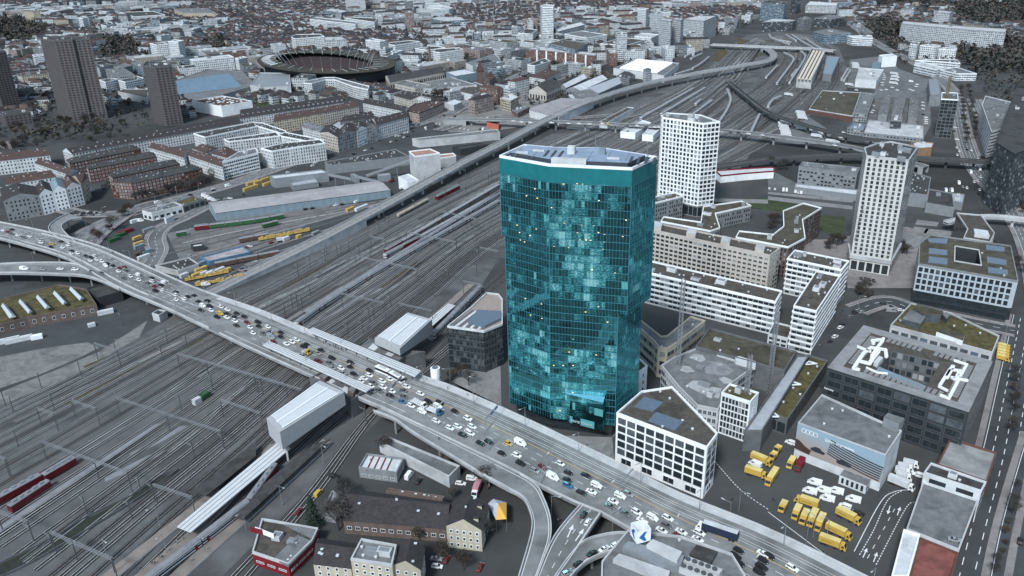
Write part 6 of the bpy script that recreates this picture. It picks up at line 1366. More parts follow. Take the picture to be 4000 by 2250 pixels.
for t in vis[:300]:
    d, x, y, a, L, Wd, h, wi, ri, rise, p = t
    e = thing('city_house' if rise else 'city_block', '', 'building', (x, y, 0)); b1 = MB(); b1_ = MB(); b = MB(); geo(b, x, y, a, L, Wd, h, wi, ri, rise)
    for f, m_, st_ in zip(b.f, b.m, range(len(b.f))):
        tgt = b1 if m_ < 8 else b1_; pts = [b.v[i] for i in f]; tgt.face(pts, 0, [b.uv[i] for i in f])
    b1.build('wall', walls_far[wi], e); b1_.build('roof', roofs_far[ri], e)
    if not rise and L > 16:
        q = MB(); ux, uy = rc_.uniform(-.2, .2)*L, rc_.uniform(-.15, .15)*Wd; q.box(x+ux, y+uy, h, min(6, L*.25), 3.5, 2.4, a); q.build('rooftop_unit', [offwhite], e)
    elif rise:
        q = MB(); q.box(x+math.cos(a)*L*.2, y+math.sin(a)*L*.2, h+rise-1, .9, .9, 2, a); q.build('chimney', [lconc], e)
    auto(e, '%s %s with %s %s roof' % (wnames[wi], ('house' if L < 24 else 'row house') if rise else ('block' if h > 9 else 'low hall'), rnames[ri], 'pitched' if rise else 'flat'), 'building', 'houses and blocks of the distant city')
b = MB()
vs_ = set(id(t) for t in vis[:300])
for t in far:
    if id(t) in vs_: continue
    d, x, y, a, L, Wd, h, wi, ri, rise, p = t; geo(b, x, y, a, L, Wd, h, wi, ri, rise)
# the city goes on outside the picture, where the glass tower mirrors it
for k in range(420):
    x, y = rc_.uniform(-700, 900), rc_.uniform(-900, 60)
    if clash(x, y, 20): continue
    GRID.setdefault((int(x//60), int(y//60)), []).append((x, y, 20)); geo(b, x, y, .5+(k % 2)*1.57, rc_.uniform(20, 50), rc_.uniform(12, 22), rc_.uniform(8, 24), rc_.choice((0, 1, 2, 3, 4, 0, 4, 6)), rc_.randrange(8), 0)
o = b.build('distant_city', FM, kind='stuff'); tag(o, 'countless small pale houses fading into the distance at the top', 'city')
# ---------------- trees ----------------
bark = mat('bark', (.06, .05, .045), .95, .3, 2); twig = mat('bare_twigs', (.06, .059, .056), .97, .35, .4); twig2 = mat('brown_twigs', (.075, .065, .054), .97, .35, .4); conif = mat('dark_needles', (.018, .032, .022), .95, .4, .6)
def limb(b, p, d, L, r, dep, rn, tw):
    q = p+d*L; b.tube(p, q, r, r*.62, 4 if dep > 1 else 3, 0, cap=False)
    if dep == 0:
        for _ in range(4):
            a = Vector((rn.uniform(-1, 1), rn.uniform(-1, 1), rn.uniform(-.3, 1))).normalized(); s = a.orthogonal().normalized()*.05; e = q+a*rn.uniform(.7, 1.5); tw.face((q-s, q+s, e), 0)
            tw.face((e+Vector((.12, 0, 0)), e+Vector((0, .14, .25)), e+a*.8), 0)
        return
    n = 3 if dep > 1 else 4
    for k in range(n):
        a = d+Vector((rn.uniform(-1, 1), rn.uniform(-1, 1), rn.uniform(-.15, .55)))*.85; limb(b, p.lerp(q, rn.uniform(.55, 1)), a.normalized(), L*rn.uniform(.6, .8), r*.55, dep-1, rn, tw)
def tree_proto(seed, h=11, m=None, dep=3):
    rn = random.Random(seed); t = thing('bare_tree', '', 'tree'); b = MB(); tw = MB()
    b.tube((0, 0, 0), (0, 0, h*.28), h*.026, h*.02, 6)
    for k in range(5): a = k*1.26+rn.uniform(-.3, .3); limb(b, Vector((0, 0, h*rn.uniform(.2, .3))), Vector((math.cos(a)*.6, math.sin(a)*.6, rn.uniform(.8, 1.3))).normalized(), h*.26, h*.014, dep, rn, tw)
    limb(b, Vector((0, 0, h*.28)), Vector((0, 0, 1)), h*.3, h*.018, dep, rn, tw)
    o1 = b.build('trunk', bark, t); o2 = tw.build('crown', m or twig, t); KIDS[t.name] = [o1, o2]; return t
def conif_proto(seed, h=14):
    rn = random.Random(seed); t = thing('conifer', '', 'tree'); b = MB(); b.tube((0, 0, 0), (0, 0, h*.9), .25, .06, 6); o1 = b.build('trunk', bark, t); c = MB()
    for k in range(900):
        z = h*(.08+.92*rn.random()**1.2); r = (h-z)*.27*math.sqrt(rn.random())*(1+.3*math.sin(z*3)); a = rn.uniform(0, 6.28); p = Vector((math.cos(a)*r, math.sin(a)*r, z)); d = Vector((math.cos(a), math.sin(a), -.5))*.6; s = Vector((-math.sin(a), math.cos(a), rn.uniform(-.3, .3)))*.3
        c.face((p-s, p+s, p+d), 0)
    o2 = c.build('crown', conif, t); KIDS[t.name] = [o1, o2]; return t
def bush_proto(seed):
    rn = random.Random(seed); t = thing('evergreen_bush', '', 'bush'); b = MB(); b.tube((0, 0, 0), (0, 0, 2), .2, .1, 6); o1 = b.build('trunk', bark, t); c = MB()
    for k in range(500):
        v = Vector((rn.gauss(0, 1), rn.gauss(0, 1), rn.gauss(0, 1))).normalized()*rn.uniform(.6, 1)**.5; p = Vector((v.x*2.6, v.y*2.6, 3+v.z*2.6))*rn.uniform(.85, 1.1); s = Vector((rn.uniform(-1, 1), rn.uniform(-1, 1), rn.uniform(-1, 1)))*.4; c.face((p, p+s, p+Vector((s.y, -s.x, .4))), 0)
    o2 = c.build('crown', mat('dark_leaves', (.028, .042, .022), .95, .4, .5), t); KIDS[t.name] = [o1, o2]; return t
protos = [tree_proto(1, 12), tree_proto(2, 10, twig2), tree_proto(3, 14), tree_proto(4, 8, twig2)]; cprot = conif_proto(9); bprot = bush_proto(5); used = set(); TREES = []
def plant(pr, x, y, s, lab, grp):
    if pr.name not in used: used.add(pr.name); o = pr; o.location = (x, y, 0); o.rotation_euler = (0, 0, random.uniform(0, 6))
    else: o = dup(pr, (x, y, 0), random.uniform(0, 6))
    o.scale = (s, s, s*random.uniform(.9, 1.15)); auto(o, lab, 'bush' if pr is bprot else 'tree', grp); return o
near_spots = []
def scatter(poly, n, kinds='b', s=(.7, 1.1), seed=0):
    rn = random.Random(seed); xs = [p[0] for p in poly]; ys = [p[1] for p in poly]; got = 0
    for _ in range(n*20):
        if got >= n: break
        p = (rn.uniform(min(xs), max(xs)), rn.uniform(min(ys), max(ys)))
        if not inpoly(p, poly): continue
        g = G(p)
        if not free(g.x, g.y): continue
        near_spots.append((g.x, g.y, rn.choice(kinds), rn.uniform(*s))); got += 1
def rowt(pts, n, s=(.6, .8), k='b'):
    P = resamp([G(p) for p in pts], n)
    for p in P: near_spots.append((p.x+random.uniform(-1, 1), p.y+random.uniform(-1, 1), k, random.uniform(*s)))
for x, y, k, s in ((1300,725,'b',1),(1255,735,'b',.8),(1135,870,'b',.9),(1105,880,'b',.8),(1010,990,'b',.9),(960,960,'b',.8),(1230,740,'b',.8),(2140,330,'g',1.6),(2160,270,'g',1.4),(1090,270,'g',1),(1095,440,'g',1),(1050,460,'g',.9),(2320,360,'g',.8),(1900,480,'b',.8),(1700,500,'b',.8),(1560,520,'b',.7)): p = G(T(4, x, y)[0]); near_spots.append((p.x, p.y, k, s))
for x, y, k, s in ((330,540,'c',1.15),(505,380,'b',.9),(470,560,'b',1.1),(440,490,'b',.9),(930,620,'b',.9),(1060,740,'b',1),(1180,790,'b',1.1),(1320,330,'b',.9),(1240,250,'b',.8),(1100,190,'b',.8),(1310,610,'b',.8),(1120,380,'b',.5),(740,125,'b',.8)): p = G(T(13, x, y)[0]); near_spots.append((p.x, p.y, k, s))
for x, y in ((2140,980),(1980,930),(2060,900)): p = G(T(9, x, y)[0]); near_spots.append((p.x, p.y, 'b', .7))
rowt(T(1,0,985,520,930), 9, (.8, 1)); rowt(T(4,1380,600,2040,430), 12, (.7, .9)); rowt(T(3,1990,1449,1930,900), 14, (.6, .8)); rowt(T(3,2090,1400,2010,880), 12, (.6, .8)); rowt(T(7,2560,700,2150,200), 12, (.6, .8)); rowt(T(15,1290,818,1420,330), 10, (.35, .5)); rowt(T(11,2420,1449,2500,900), 8, (.4, .6)); rowt(T(7,2200,1000,2560,1300), 7, (.5,.7)); rowt(T(4,700,760,980,720), 7, (.4, .5)); rowt(T(1,1560,1180,1880,1130), 7, (.5, .6)); rowt(T(1,1100,1449,1560,1260), 8, (.6, .7))
scatter(T(7,560,960,760,960,740,1100,500,1060), 9, 'b', (.5, .7), 1); scatter(T(7,1320,1080,1400,1060,1400,1180,1300,1190), 5, 'b', (.5, .6), 2); scatter(T(7,0,740,70,740,120,860,0,870), 6, 'b', (.5, .7), 3); scatter(T(11,880,60,1400,20,1300,110,900,120), 6, 'b', (.5, .7), 4); scatter(T(7,0,200,260,180,240,280,0,300), 5, 'b', (.6, .9), 5)
scatter(T(1,1700,880,1990,880,1980,980,1760,990), 16, 'b', (.8, 1), 6); scatter(T(0,550,1240,1000,1180,1400,1300,1300,1430,500,1449), 30, 'bbg', (.7, 1.2), 7); scatter(T(0,-20,1250,500,1260,480,1449,0,1449), 16, 'bbg', (.8, 1.2), 8); scatter(T(4,0,0,300,10,400,50,0,100), 6, 'b', (.8, 1), 9)
scatter(T(1,2080,520,2190,560,2150,640,2060,620), 8, 'g', (1.2, 1.6), 10); scatter(T(1,1350,560,1780,610,1900,640,1400,600), 12, 'bg', (.9, 1.3), 11); scatter(T(2,80,660,240,700,220,780,90,740), 6, 'gc', (1, 1.4), 12); scatter(T(2,430,600,640,660,560,760,400,720), 8, 'bg', (1, 1.3), 13); scatter(T(2,1200,470,1450,500,1480,560,1240,540), 12, 'b', (.9, 1.2), 14); scatter(T(0,1500,350,2100,500,2050,570,1900,560), 10, 'bg', (1, 1.3), 15); scatter(T(1,1200,860,1330,860,1330,900,1200,900), 4, 'bg', (1, 1.2), 16)
scatter(T(7,0,520,860,560,850,600,560,590,0,530), 14, 'b', (.35, .5), 21); scatter(T(6,1990,480,2574,500,2574,550,2000,540), 10, 'b', (.35, .5), 22); scatter(T(7,1330,780,1480,860,1480,1000,1340,1000), 8, 'b', (.35, .5), 23); scatter(T(11,2440,200,2560,200,2560,700,2440,700), 7, 'b', (.4, .5), 24)
for x, y, k, s in near_spots[:290]:
    if k == 'c': plant(cprot, x, y, s, 'dark evergreen conifer', 'evergreen trees')
    elif k == 'g': plant(bprot, x, y, s, 'dark round evergreen tree', 'evergreen trees')
    else: plant(random.choice(protos), x, y, s, 'bare winter tree', 'bare winter trees')
# woods and the many distant trees
def crown(b, x, y, s, rn, n=16, m=0):
    for k in range(n):
        v = Vector((rn.gauss(0, 1), rn.gauss(0, 1), rn.gauss(0, 1))).normalized()*rn.uniform(.45, 1); p = Vector((x+v.x*s*.5, y+v.y*s*.5, s*.62+v.z*s*.4)); a = rn.uniform(0, 6.28); u = Vector((math.cos(a), math.sin(a), rn.uniform(-.5, .5)))*s*.2; w = Vector((-math.sin(a)*.6, math.cos(a)*.6, rn.uniform(.3, 1)))*s*.17
        b.face((p-u-w*.5, p+u*.9-w, p+w+u*.2), m)
rw = random.Random(5); b = MB()
for P in WOODS:
    xs = [p[0] for p in P]; ys = [p[1] for p in P]; area = (max(xs)-min(xs))*(max(ys)-min(ys)); W_ = [G(p) for p in P]; wx = [p.x for p in W_]; wy = [p.y for p in W_]; n = int(min(1500, (max(wx)-min(wx))*(max(wy)-min(wy))/150)); WP = [(p.x, p.y) for p in W_]
    for _ in range(n):
        x, y = rw.uniform(min(wx), max(wx)), rw.uniform(min(wy), max(wy))
        if inpoly((x, y), WP) and free(x, y): crown(b, x, y, rw.uniform(9, 17), rw, 15, rw.choice((0, 0, 0, 1, 2)))
leafd = mat('dark_woodland', (.024, .033, .03), .97, .4, .1)
o = b.build('woodland', [twig, twig2, leafd], kind='stuff'); tag(o, 'dark bare woods at both upper corners of the city', 'woodland')
b = MB(); n = 0
for _ in range(16000):
    y = rw.uniform(450, 2900); x = rw.uniform(-.75, .75)*y; p = px((x, y, 0))
    if not (inpoly(p, Z1) or inpoly(p, Z2) or inpoly(p, Z3)) or inpoly(p, YARD) or not free(x, y): continue
    if clash(x, y, .5): continue
    crown(b, x, y, rw.uniform(5, 11), rw, 11, rw.choice((0, 0, 1, 2, 2))); n += 1
print('far trees', n)
o = b.build('distant_trees', [twig, twig2, leafd], kind='stuff'); tag(o, 'scattered small dark trees between the distant houses', 'trees')
# ---------------- vehicles ----------------
def paintm(n, c, met=0): 
    m = mat('paint_'+n, c, .3, .04, .5, metal=met, spec=.6); return m
PC = dict(w=paintm('white', (.72, .74, .76)), s=paintm('silver', (.33, .35, .37), .3), g=paintm('grey', (.13, .14, .15), .2), k=mat('paint_black', (.016, .017, .019), .45, 0, spec=.35), r=paintm('red', (.13, .014, .018)), b=paintm('blue', (.03, .12, .24)), y=paintm('yellow', (.5, .335, .07)), n=paintm('green', (.04, .1, .05)))
CN = dict(w='white', s='silver', g='grey', k='black', r='red', b='blue', y='yellow', n='green')
tyre = mat('tyre', (.02, .02, .02), .9, .1, 5); cglass = mat('car_glass', (.015, .018, .021), .3, 0, spec=.4); lampw = mat('headlamp', (.6, .62, .65), .2, 0); lampr = mat('tail_lamp', (.3, .01, .01), .3, 0)
def loft(b, secs, m=0):
    # secs: (x, halfwidth_bottom, halfwidth_top, z0, z1)
    R_ = [[(x, -wb_, z0), (x, wb_, z0), (x, wb_*1.0, z0+(z1-z0)*.55), (x, wt_, z1), (x, -wt_, z1), (x, -wb_, z0+(z1-z0)*.55)] for x, wb_, wt_, z0, z1 in secs]
    for i in range(len(R_)-1):
        for k in range(6): b.face((R_[i][k], R_[i][(k+1) % 6], R_[i+1][(k+1) % 6], R_[i+1][k])[::-1], m)
    b.face(R_[0][::1], m); b.face(R_[-1][::-1], m)
def car_proto(kind, c):
    t = thing({'h': 'hatchback', 's': 'saloon_car', 'e': 'estate_car', 'u': 'off_road_car', 'v': 'minivan', 't': 'transporter_van'}[kind], '', 'car'); b = MB(); g = MB(); pm = PC[c]; K = []
    if kind in 'hseu':
        L = {'h': 2.05, 's': 2.3, 'e': 2.3, 'u': 2.25}[kind]; H = {'h': 1.48, 's': 1.44, 'e': 1.48, 'u': 1.72}[kind]; w = .9 if kind != 'u' else .95; zb = .25; belt = .92 if kind != 'u' else 1.08
        tr = {'h': -L+.25, 's': -L+1.0, 'e': -L+.2, 'u': -L+.2}[kind]
        loft(b, [(-L, w*.82, w*.72, zb+.15, belt-.12), (-L+.15, w*.95, w*.86, zb, belt), (-L+.8, w, w*.9, zb, belt+.02), (0, w, w*.92, zb, belt), (L-1.15, w, w*.9, zb, belt-.02), (L-.3, w*.96, w*.8, zb, belt-.18), (L, w*.8, w*.65, zb+.12, belt-.32)])
        rx0, rx1 = tr+(.35 if kind != 's' else .75), .15
        loft(g, [(tr, w*.84, w*.8, belt-.05, belt+.02), (rx0, w*.84, w*.66, belt-.05, H-.05), (rx1, w*.84, w*.66, belt-.05, H-.05), (1.05, w*.84, w*.8, belt-.05, belt+.0)])
        q = MB(); q.mesh6([(rx0-.1, -w*.66, H-.07), (rx1+.12, -w*.66, H-.07), (rx1+.12, w*.66, H-.07), (rx0-.1, w*.66, H-.07), (rx0, -w*.6, H), (rx1, -w*.6, H), (rx1, w*.6, H), (rx0, w*.6, H)], 0); roof = q
        for s in (-1, 1): b.beam((tr+.1, s*w*.83, belt), (rx0, s*w*.66, H-.04), .09, .09); b.beam((1.02, s*w*.83, belt), (rx1, s*w*.66, H-.04), .09, .09); b.beam((-.35, s*w*.84, belt), (-.35, s*w*.67, H-.04), .1, .1)
        wx = L-.85; wr = .33 if kind != 'u' else .38
    else:
        L, H, w, zb = (2.35, 1.9, .92, .28) if kind == 'v' else (2.9, 2.5, 1.0, .3)
        n = 1.0 if kind == 'v' else 1.1
        loft(b, [(-L, w*.92, w*.86, zb, H-.06), (-L+.2, w, w*.9, zb, H), (L-n-.9, w, w*.88, zb, H), (L-n, w, w*.86, zb, H-.65), (L-.2, w*.95, w*.8, zb, 1.0), (L, w*.82, w*.7, zb+.1, .8)])
        x0, x1 = L-n-.86, L-n-.02; g.face(((x1+.08, -w*.8, H-.72), (x1+.08, w*.8, H-.72), (x0+.08, w*.78, H-.08), (x0+.08, -w*.78, H-.08)), 0)
        for s in (-1, 1):
            a = ((x0-.9, s*(w+.0), H-.78), (x1-.1, s*(w-.0), H-.85), (x0+.1, s*(w*.93), H-.25), (x0-.9, s*(w*.935), H-.2)); g.face(a if s < 0 else a[::-1], 0)
            if kind == 'v': a = ((-L+.3, s*(w+.0), H-.78), (x0-1.0, s*(w+.0), H-.78), (x0-1.0, s*(w*.935), H-.2), (-L+.3, s*(w*.935), H-.2)); g.face(a if s < 0 else a[::-1], 0)
        q = MB(); q.box(-.4, 0, H, L*1.1, w*1.3, .04); roof = q; wx = L-.9; wr = .36
    K.append(b.build('body', pm, t, smooth=False)); K.append(g.build('window_glass', cglass, t)); K.append(roof.build('roof', pm, t))
    wmb = MB(); wmb.tube((0, -.11, 0), (0, .11, 0), wr, wr, 10); wmb.tube((0, -.12, 0), (0, .12, 0), wr*.55, wr*.55, 8, 1)
    w0 = wmb.build('wheel', [tyre, steel], t)
    for i, (sx, sy) in enumerate(((1, 1), (1, -1), (-1, 1), (-1, -1))):
        o = w0 if i == 0 else w0.copy()
        if i: COL.objects.link(o); o.parent = t
        o.location = (wx*sx, (w-.08)*sy, wr); K.append(o)
    for s in (-1, 1):
        q = MB(); q.box(L-.12, s*w*.62, .6, .2, .3, .14); K.append(q.build('headlight', lampw, t)); q = MB(); q.box(-L+.06, s*w*.68, .72, .12, .25, .16); K.append(q.build('tail_light', lampr, t))
    KIDS[t.name] = K; return t
CP = {}; cu_ = set(); rv = random.Random(3)
KN = dict(h='hatchback', s='saloon', e='estate car', u='off-road car', v='minivan', t='delivery van')
def car(p, z, ang, c='w', kind=None, grp='cars queueing on the road viaduct', where='', zoff=.7):
    kind = kind or rv.choice('hhhseeu'); k = (kind, c)
    P = G(p, z+zoff)
    if k not in CP: CP[k] = car_proto(kind, c); o = CP[k]; o.location = (P.x, P.y, z+.03); o.rotation_euler = (0, 0, ang)
    else: o = dup(CP[k], (P.x, P.y, z+.03), ang)
    auto(o, '%s %s' % (CN[c], KN[kind])+(' '+where if where else ''), 'van' if kind in 'vt' else 'car', grp); return o
def deck_ang(P):
    k = min(range(NB), key=lambda i: (LD[i].lerp(UD[i], .5)-P).length); d = LD[min(k+1, NB-1)]-LD[max(k-1, 0)]; v = UD[k]-LD[k]; f = (P-LD[k]).dot(v)/v.length_squared
    return math.atan2(d.y, d.x)+(math.pi if f > .5 and k < 54 else 0)
def ccars(tile, s, fixed=None, z=DZ, **k):
    for tok in s.split():
        v = tok.split(','); c = v[2] if len(v) > 2 else 'w'; kd = v[3] if len(v) > 3 else None; p = T(tile, float(v[0]), float(v[1]))[0]
        a = deck_ang(G(p, z)) if fixed is None else fixed
        car(p, z, a, c, kd, **k)
ccars(4, '30,868 75,880,r 115,900,g 115,858,k 180,918 240,938,g 298,928 412,990,w,u 420,968,s 515,1003,y 515,1035,k 610,978,k 627,1040 688,1015 722,1073,k 715,1100 778,1095 865,1125,k 915,1140,k 948,1120 908,1170 972,1160 1025,1178 1080,1198,k 1062,1225,w,v 1135,1220,k 1197,1245,r 1250,1233,r 1192,1277,w,s 1265,1272,g 1312,1328 1243,1350,g 1382,1315,w,v 1395,1365 1522,1342,k 1525,1378 1480,1395,g 1638,1392,w,v 1550,1428,r 1615,1415,k 920,1280,g 1025,1297,g')
ccars(8, '1563,27,k 1630,17 1765,35,k 1762,67 1882,83,k 1948,72,k 1770,115 1853,107 1990,132,k 2082,127,k 2040,178,w,v 2110,182,k 2222,187 2288,215 2022,222,k 2122,222 2217,258,y,v 2283,257,k 2382,255,k 2182,290,k 2282,293 2362,290,k 2458,287,k 2365,330 2485,345,r 2377,375,k 2515,393 2545,450')
ccars(9, '20,342,k,u 28,385,k 120,388 75,455,g 140,440,g 250,447,k 152,495,s,t 250,490,k 178,540,r 308,560 362,542 408,518 480,590,k 512,567,k 620,652,s,e 655,622,k 475,680,s 762,703,k,u 625,735,r 742,752,g,e 768,800,s 858,805,w,u 950,745,k 948,792,k 1145,828,k 875,855,s 985,862,k,e 1088,905 1140,875 1055,935 1178,950,g,e 1157,983 1270,933 1347,915 1280,995 1240,1030,g,e 1170,1030,s 1515,988 1365,1035 1350,1080,k 1485,1030,g 1490,1090,g,e 1655,1060 1730,1140,k,u 1845,1153,k 1830,1190,w,v 1470,1140,b 1560,1180,w,e 1670,1243,w,v 2000,1237,k,h 1815,1333,w,e 2133,1310,w,u 1950,1403 2030,1388 2175,1390 2137,1440')
ccars(13, '1175,15,k 1220,5 1277,63,k,e 1325,55,k,e 1398,120,k 1435,63,y,h')
ccars(14, '48,63,w,t 28,130 48,177,k 130,217,s 172,195,r 275,177 232,257,w,t 322,230,k 315,270,k 422,245,k 318,303,b 482,303,w,v 395,343,k,e 452,337,w,s 617,363,w,v 662,350,s 575,392 558,420,g,s 645,460,g,s 711,454,w,u 742,502,w,s 801,487,w,v 887,486,w,e 880,530,g,e 852,558,w,s 964,565,w,s 940,590,r 1067,570,w,e 1057,608,w,s 1290,672,k 1270,705,k 1295,745,k 1430,690 1430,727,k 1420,765,k,u 1405,795,k,u')
ccars(15, '139,770,w,e 10,705,k')
def ang_px(a, c, z=0): A, C = G(a, z), G(c, z); return math.atan2((C-A).y, (C-A).x)
ra = ang_px(*T(4, 250, 1255, 750, 1260), DZ)
ccars(4, '245,1255,w,t 425,1257,s 605,1253 755,1260', ra, grp='cars on the left ramp')
ccars(4, '607,767,b 550,797,r 537,828,r 513,865 537,908', ang_px(*T(4, 513, 880, 607, 767)), 0, grp='cars on the loop')
ccars(4, '707,727,s 798,705 895,687 975,685 1055,687,k 830,720,k 910,717 985,712', ang_px(*T(4, 700, 740, 1060, 690)), 0, grp='cars parked by the loop')
ccars(4, '435,703 545,680,s 350,720,k 650,655,k 880,580,g 850,592,k', ang_px(*T(4, 435, 703, 545, 680)), 0, grp='cars parked before the corner houses')
ccars(4, '1590,590,w,t 1605,612 1695,595,k 1720,610,k 1800,565,s 1915,508,k 1940,525,r 2050,495 2145,448 2150,463,k 2295,420,w,t 920,470,w,t', ang_px(*T(4, 1590, 600, 2295, 420)), 0, grp='cars on the street behind the works yard')
ccars(4, '2060,525,w,t 2090,540,w,t 2120,555,w,t 2150,568,w,v 2180,560,s 2270,550,s 2310,545 2455,508,k 1570,755,w,t 1410,772,w,t 1920,1130,s 2070,1412,w,t 2475,1040,r 2510,1028 240,1207,b', .3, 0, grp='vehicles parked in the works yard')
ccars(5, '320,283 570,217 595,188 1100,62 1165,40,k 985,100,k 745,622,s 805,612 870,605,k 500,655,k 570,645,k 155,990,r 1470,440,w,t 1010,582,w,v 1370,375,r,t', ang_px(*T(5, 320, 283, 1165, 40)), 0, grp='cars on the works side street')
ccars(1, '1360,1425 1410,1410,k 1490,1380 1410,1365 1440,1365 1520,1370,k 1500,1335 1530,1330 1565,1270 1635,1255,k 1580,1320,k 1710,1285,w,v 1715,1300 1800,1270,k 1820,1245 1855,1245 1890,1160,k 1920,1195 1920,1220,k 1960,1190 2000,1215,k 2060,1290 2100,1295 2140,1310 2225,1220 2260,1190 2330,1190,w,v 2365,1190,k 2415,1178,k 2190,1115 2260,1120,k 2450,1215,w,t 2490,1215,w,t 2255,1300,k 2290,1300,w,t 2000,1170,k', ang_px(*T(1, 1360, 1425, 1900, 1180)), 0, grp='cars around the market square')
ccars(14, '408,467,k 431,510', ang_px(*T(14, 400, 500, 440, 440), DZ), grp='cars on the arrow ramp'); ccars(14, '456,688,k 525,662,w,s 377,748,k 314,797,s 590,637', ang_px(*T(14, 377, 748, 525, 662), DZ), grp='cars on the short curved ramp'); ccars(14, '1228,462,r,s', ang_px(*T(14, 1190, 450, 1260, 480)), 0, grp='cars by the lorry yard')
ccars(13, '872,247,w,t 926,277,k 1164,290 1228,264,w,v 355,347,y,v 443,250,k,u 242,450,r,s 1028,718,s,s 1031,761 1085,722,r 1275,767,r 780,720,k', 1.2, 0, grp='cars parked around the old barn')
for o, base, g_ in AUTO[-12:]:
    if rv.random() < .5: o.rotation_euler.z = -.2
car(T(15, 1062, 610)[0], ZG+.1, -.3, 's', 's', grp='car on the parking deck'); ccars(15, '1435,620,k,u', ang_px(*T(15, 1420, 700, 1450, 500)), 0, grp='cars by the right street')
ccars(15, '265,285,w,t 238,335,w,t 317,330,w,t 388,335,w,t 337,377,w,t 485,382,w,t', ang_px(*T(15, 485, 400, 240, 330)), 0, grp='white vans in the lorry yard', zoff=1); ccars(15, '438,422,w,v 515,458,k,s 856,245,w,v 128,60,w,v', ang_px(*T(15, 560, 470, 430, 420)), 0, grp='white vans in the lorry yard'); ccars(14, '1382,183,w,t', ang_px(*T(14, 1420, 200, 1340, 165)), 0, grp='white vans in the lorry yard')
ccars(11, '677,487 630,537,k 825,288,g 745,370,k 730,395 940,237,s 880,250,k 870,235,k', ang_px(*T(11, 600, 560, 640, 540)), 0, grp='cars parked by the white wing'); ccars(11, '1165,160,k 1240,230,s,t 1340,222', -.2, 0, grp='cars parked by the white wing')
ccars(7, '15,445 70,452 155,462,w,t 187,465,w,t 275,478,w,t 303,487 333,488,w,t 375,465 415,470,w,t 478,478,w,t 512,488 545,490', ang_px(*T(7, 15, 500, 20, 440)), 0, grp='vans parked by the canopy shed'); ccars(7, '940,1350,k 985,1350,k 1020,1360,k 1065,1370,k 975,1395,k 1020,1400,k', 1.3, 0, grp='black cars below the hotel tower')
ccars(7, '2040,285,w,t 2140,330 2075,380 2110,368 2090,440,k 2130,460 1920,395,w,t 1960,430,s 2000,440 1830,465,s 1800,450,k 2085,240 2130,255,w,t 2330,565,w,t 2280,580 2200,520,w,v 2520,620,w,t 2120,500,k 1905,110 1925,70 1900,35 1945,200,s 2005,60,k 1850,470,w,t 1790,470,w,t 2110,155,w 2045,60', ang_px(*T(7, 2040, 285, 2110, 400)), 0, grp='cars on the boulevard at the right')
ccars(3, '1040,1010 1060,1060 1060,1110 1040,1130 1050,1230 1560,1030 1560,1060 1560,1095 1560,1150,k 1590,1180 1590,1200 1590,1220 1590,1240 1430,900 1500,850 1490,870 1460,910 1440,820,w,t 1250,880 1300,905 1190,900 1140,905,w 890,905 1160,740 1170,760 1170,780 1165,800 1150,830 1150,855 1880,1280 1870,1320,k 1900,1400 730,1380 740,1400 760,1330 650,1350,w,t 460,1420,k 400,1420,k 520,1440,w,v 180,1390 30,1370', ang_px(*T(3, 1040, 1010, 1075, 1015)), 0, grp='cars in the goods yards upper right')
ccars(3, '830,200 845,280 900,300 930,180 870,150 950,240,k 960,310 860,230 1010,110,k 1000,200', ang_px(*T(3, 850, 220, 860, 160)), 0, grp='cars on the curving motorway'); ccars(2, '95,1225 15,1215 185,1232 400,1232 440,1235,k 570,1240 675,1243 785,1246 910,1246 970,1250,y 1155,1262,k 1260,1265 1350,1272,k 1440,1277,w 1480,1277', ang_px(*T(2, 95, 1225, 1440, 1277), 9), 9, grp='cars on the thin road bridge'); ccars(2, '2200,1330,k 2280,1332,k 2380,1345 2520,1358', ang_px(*T(2, 2200, 1330, 2520, 1358), 9), 9, grp='cars on the thin road bridge'); ccars(7, '670,12 835,55,k', ang_px(*T(7, 600, 0, 835, 55), 9), 9, grp='cars on the thin road bridge')
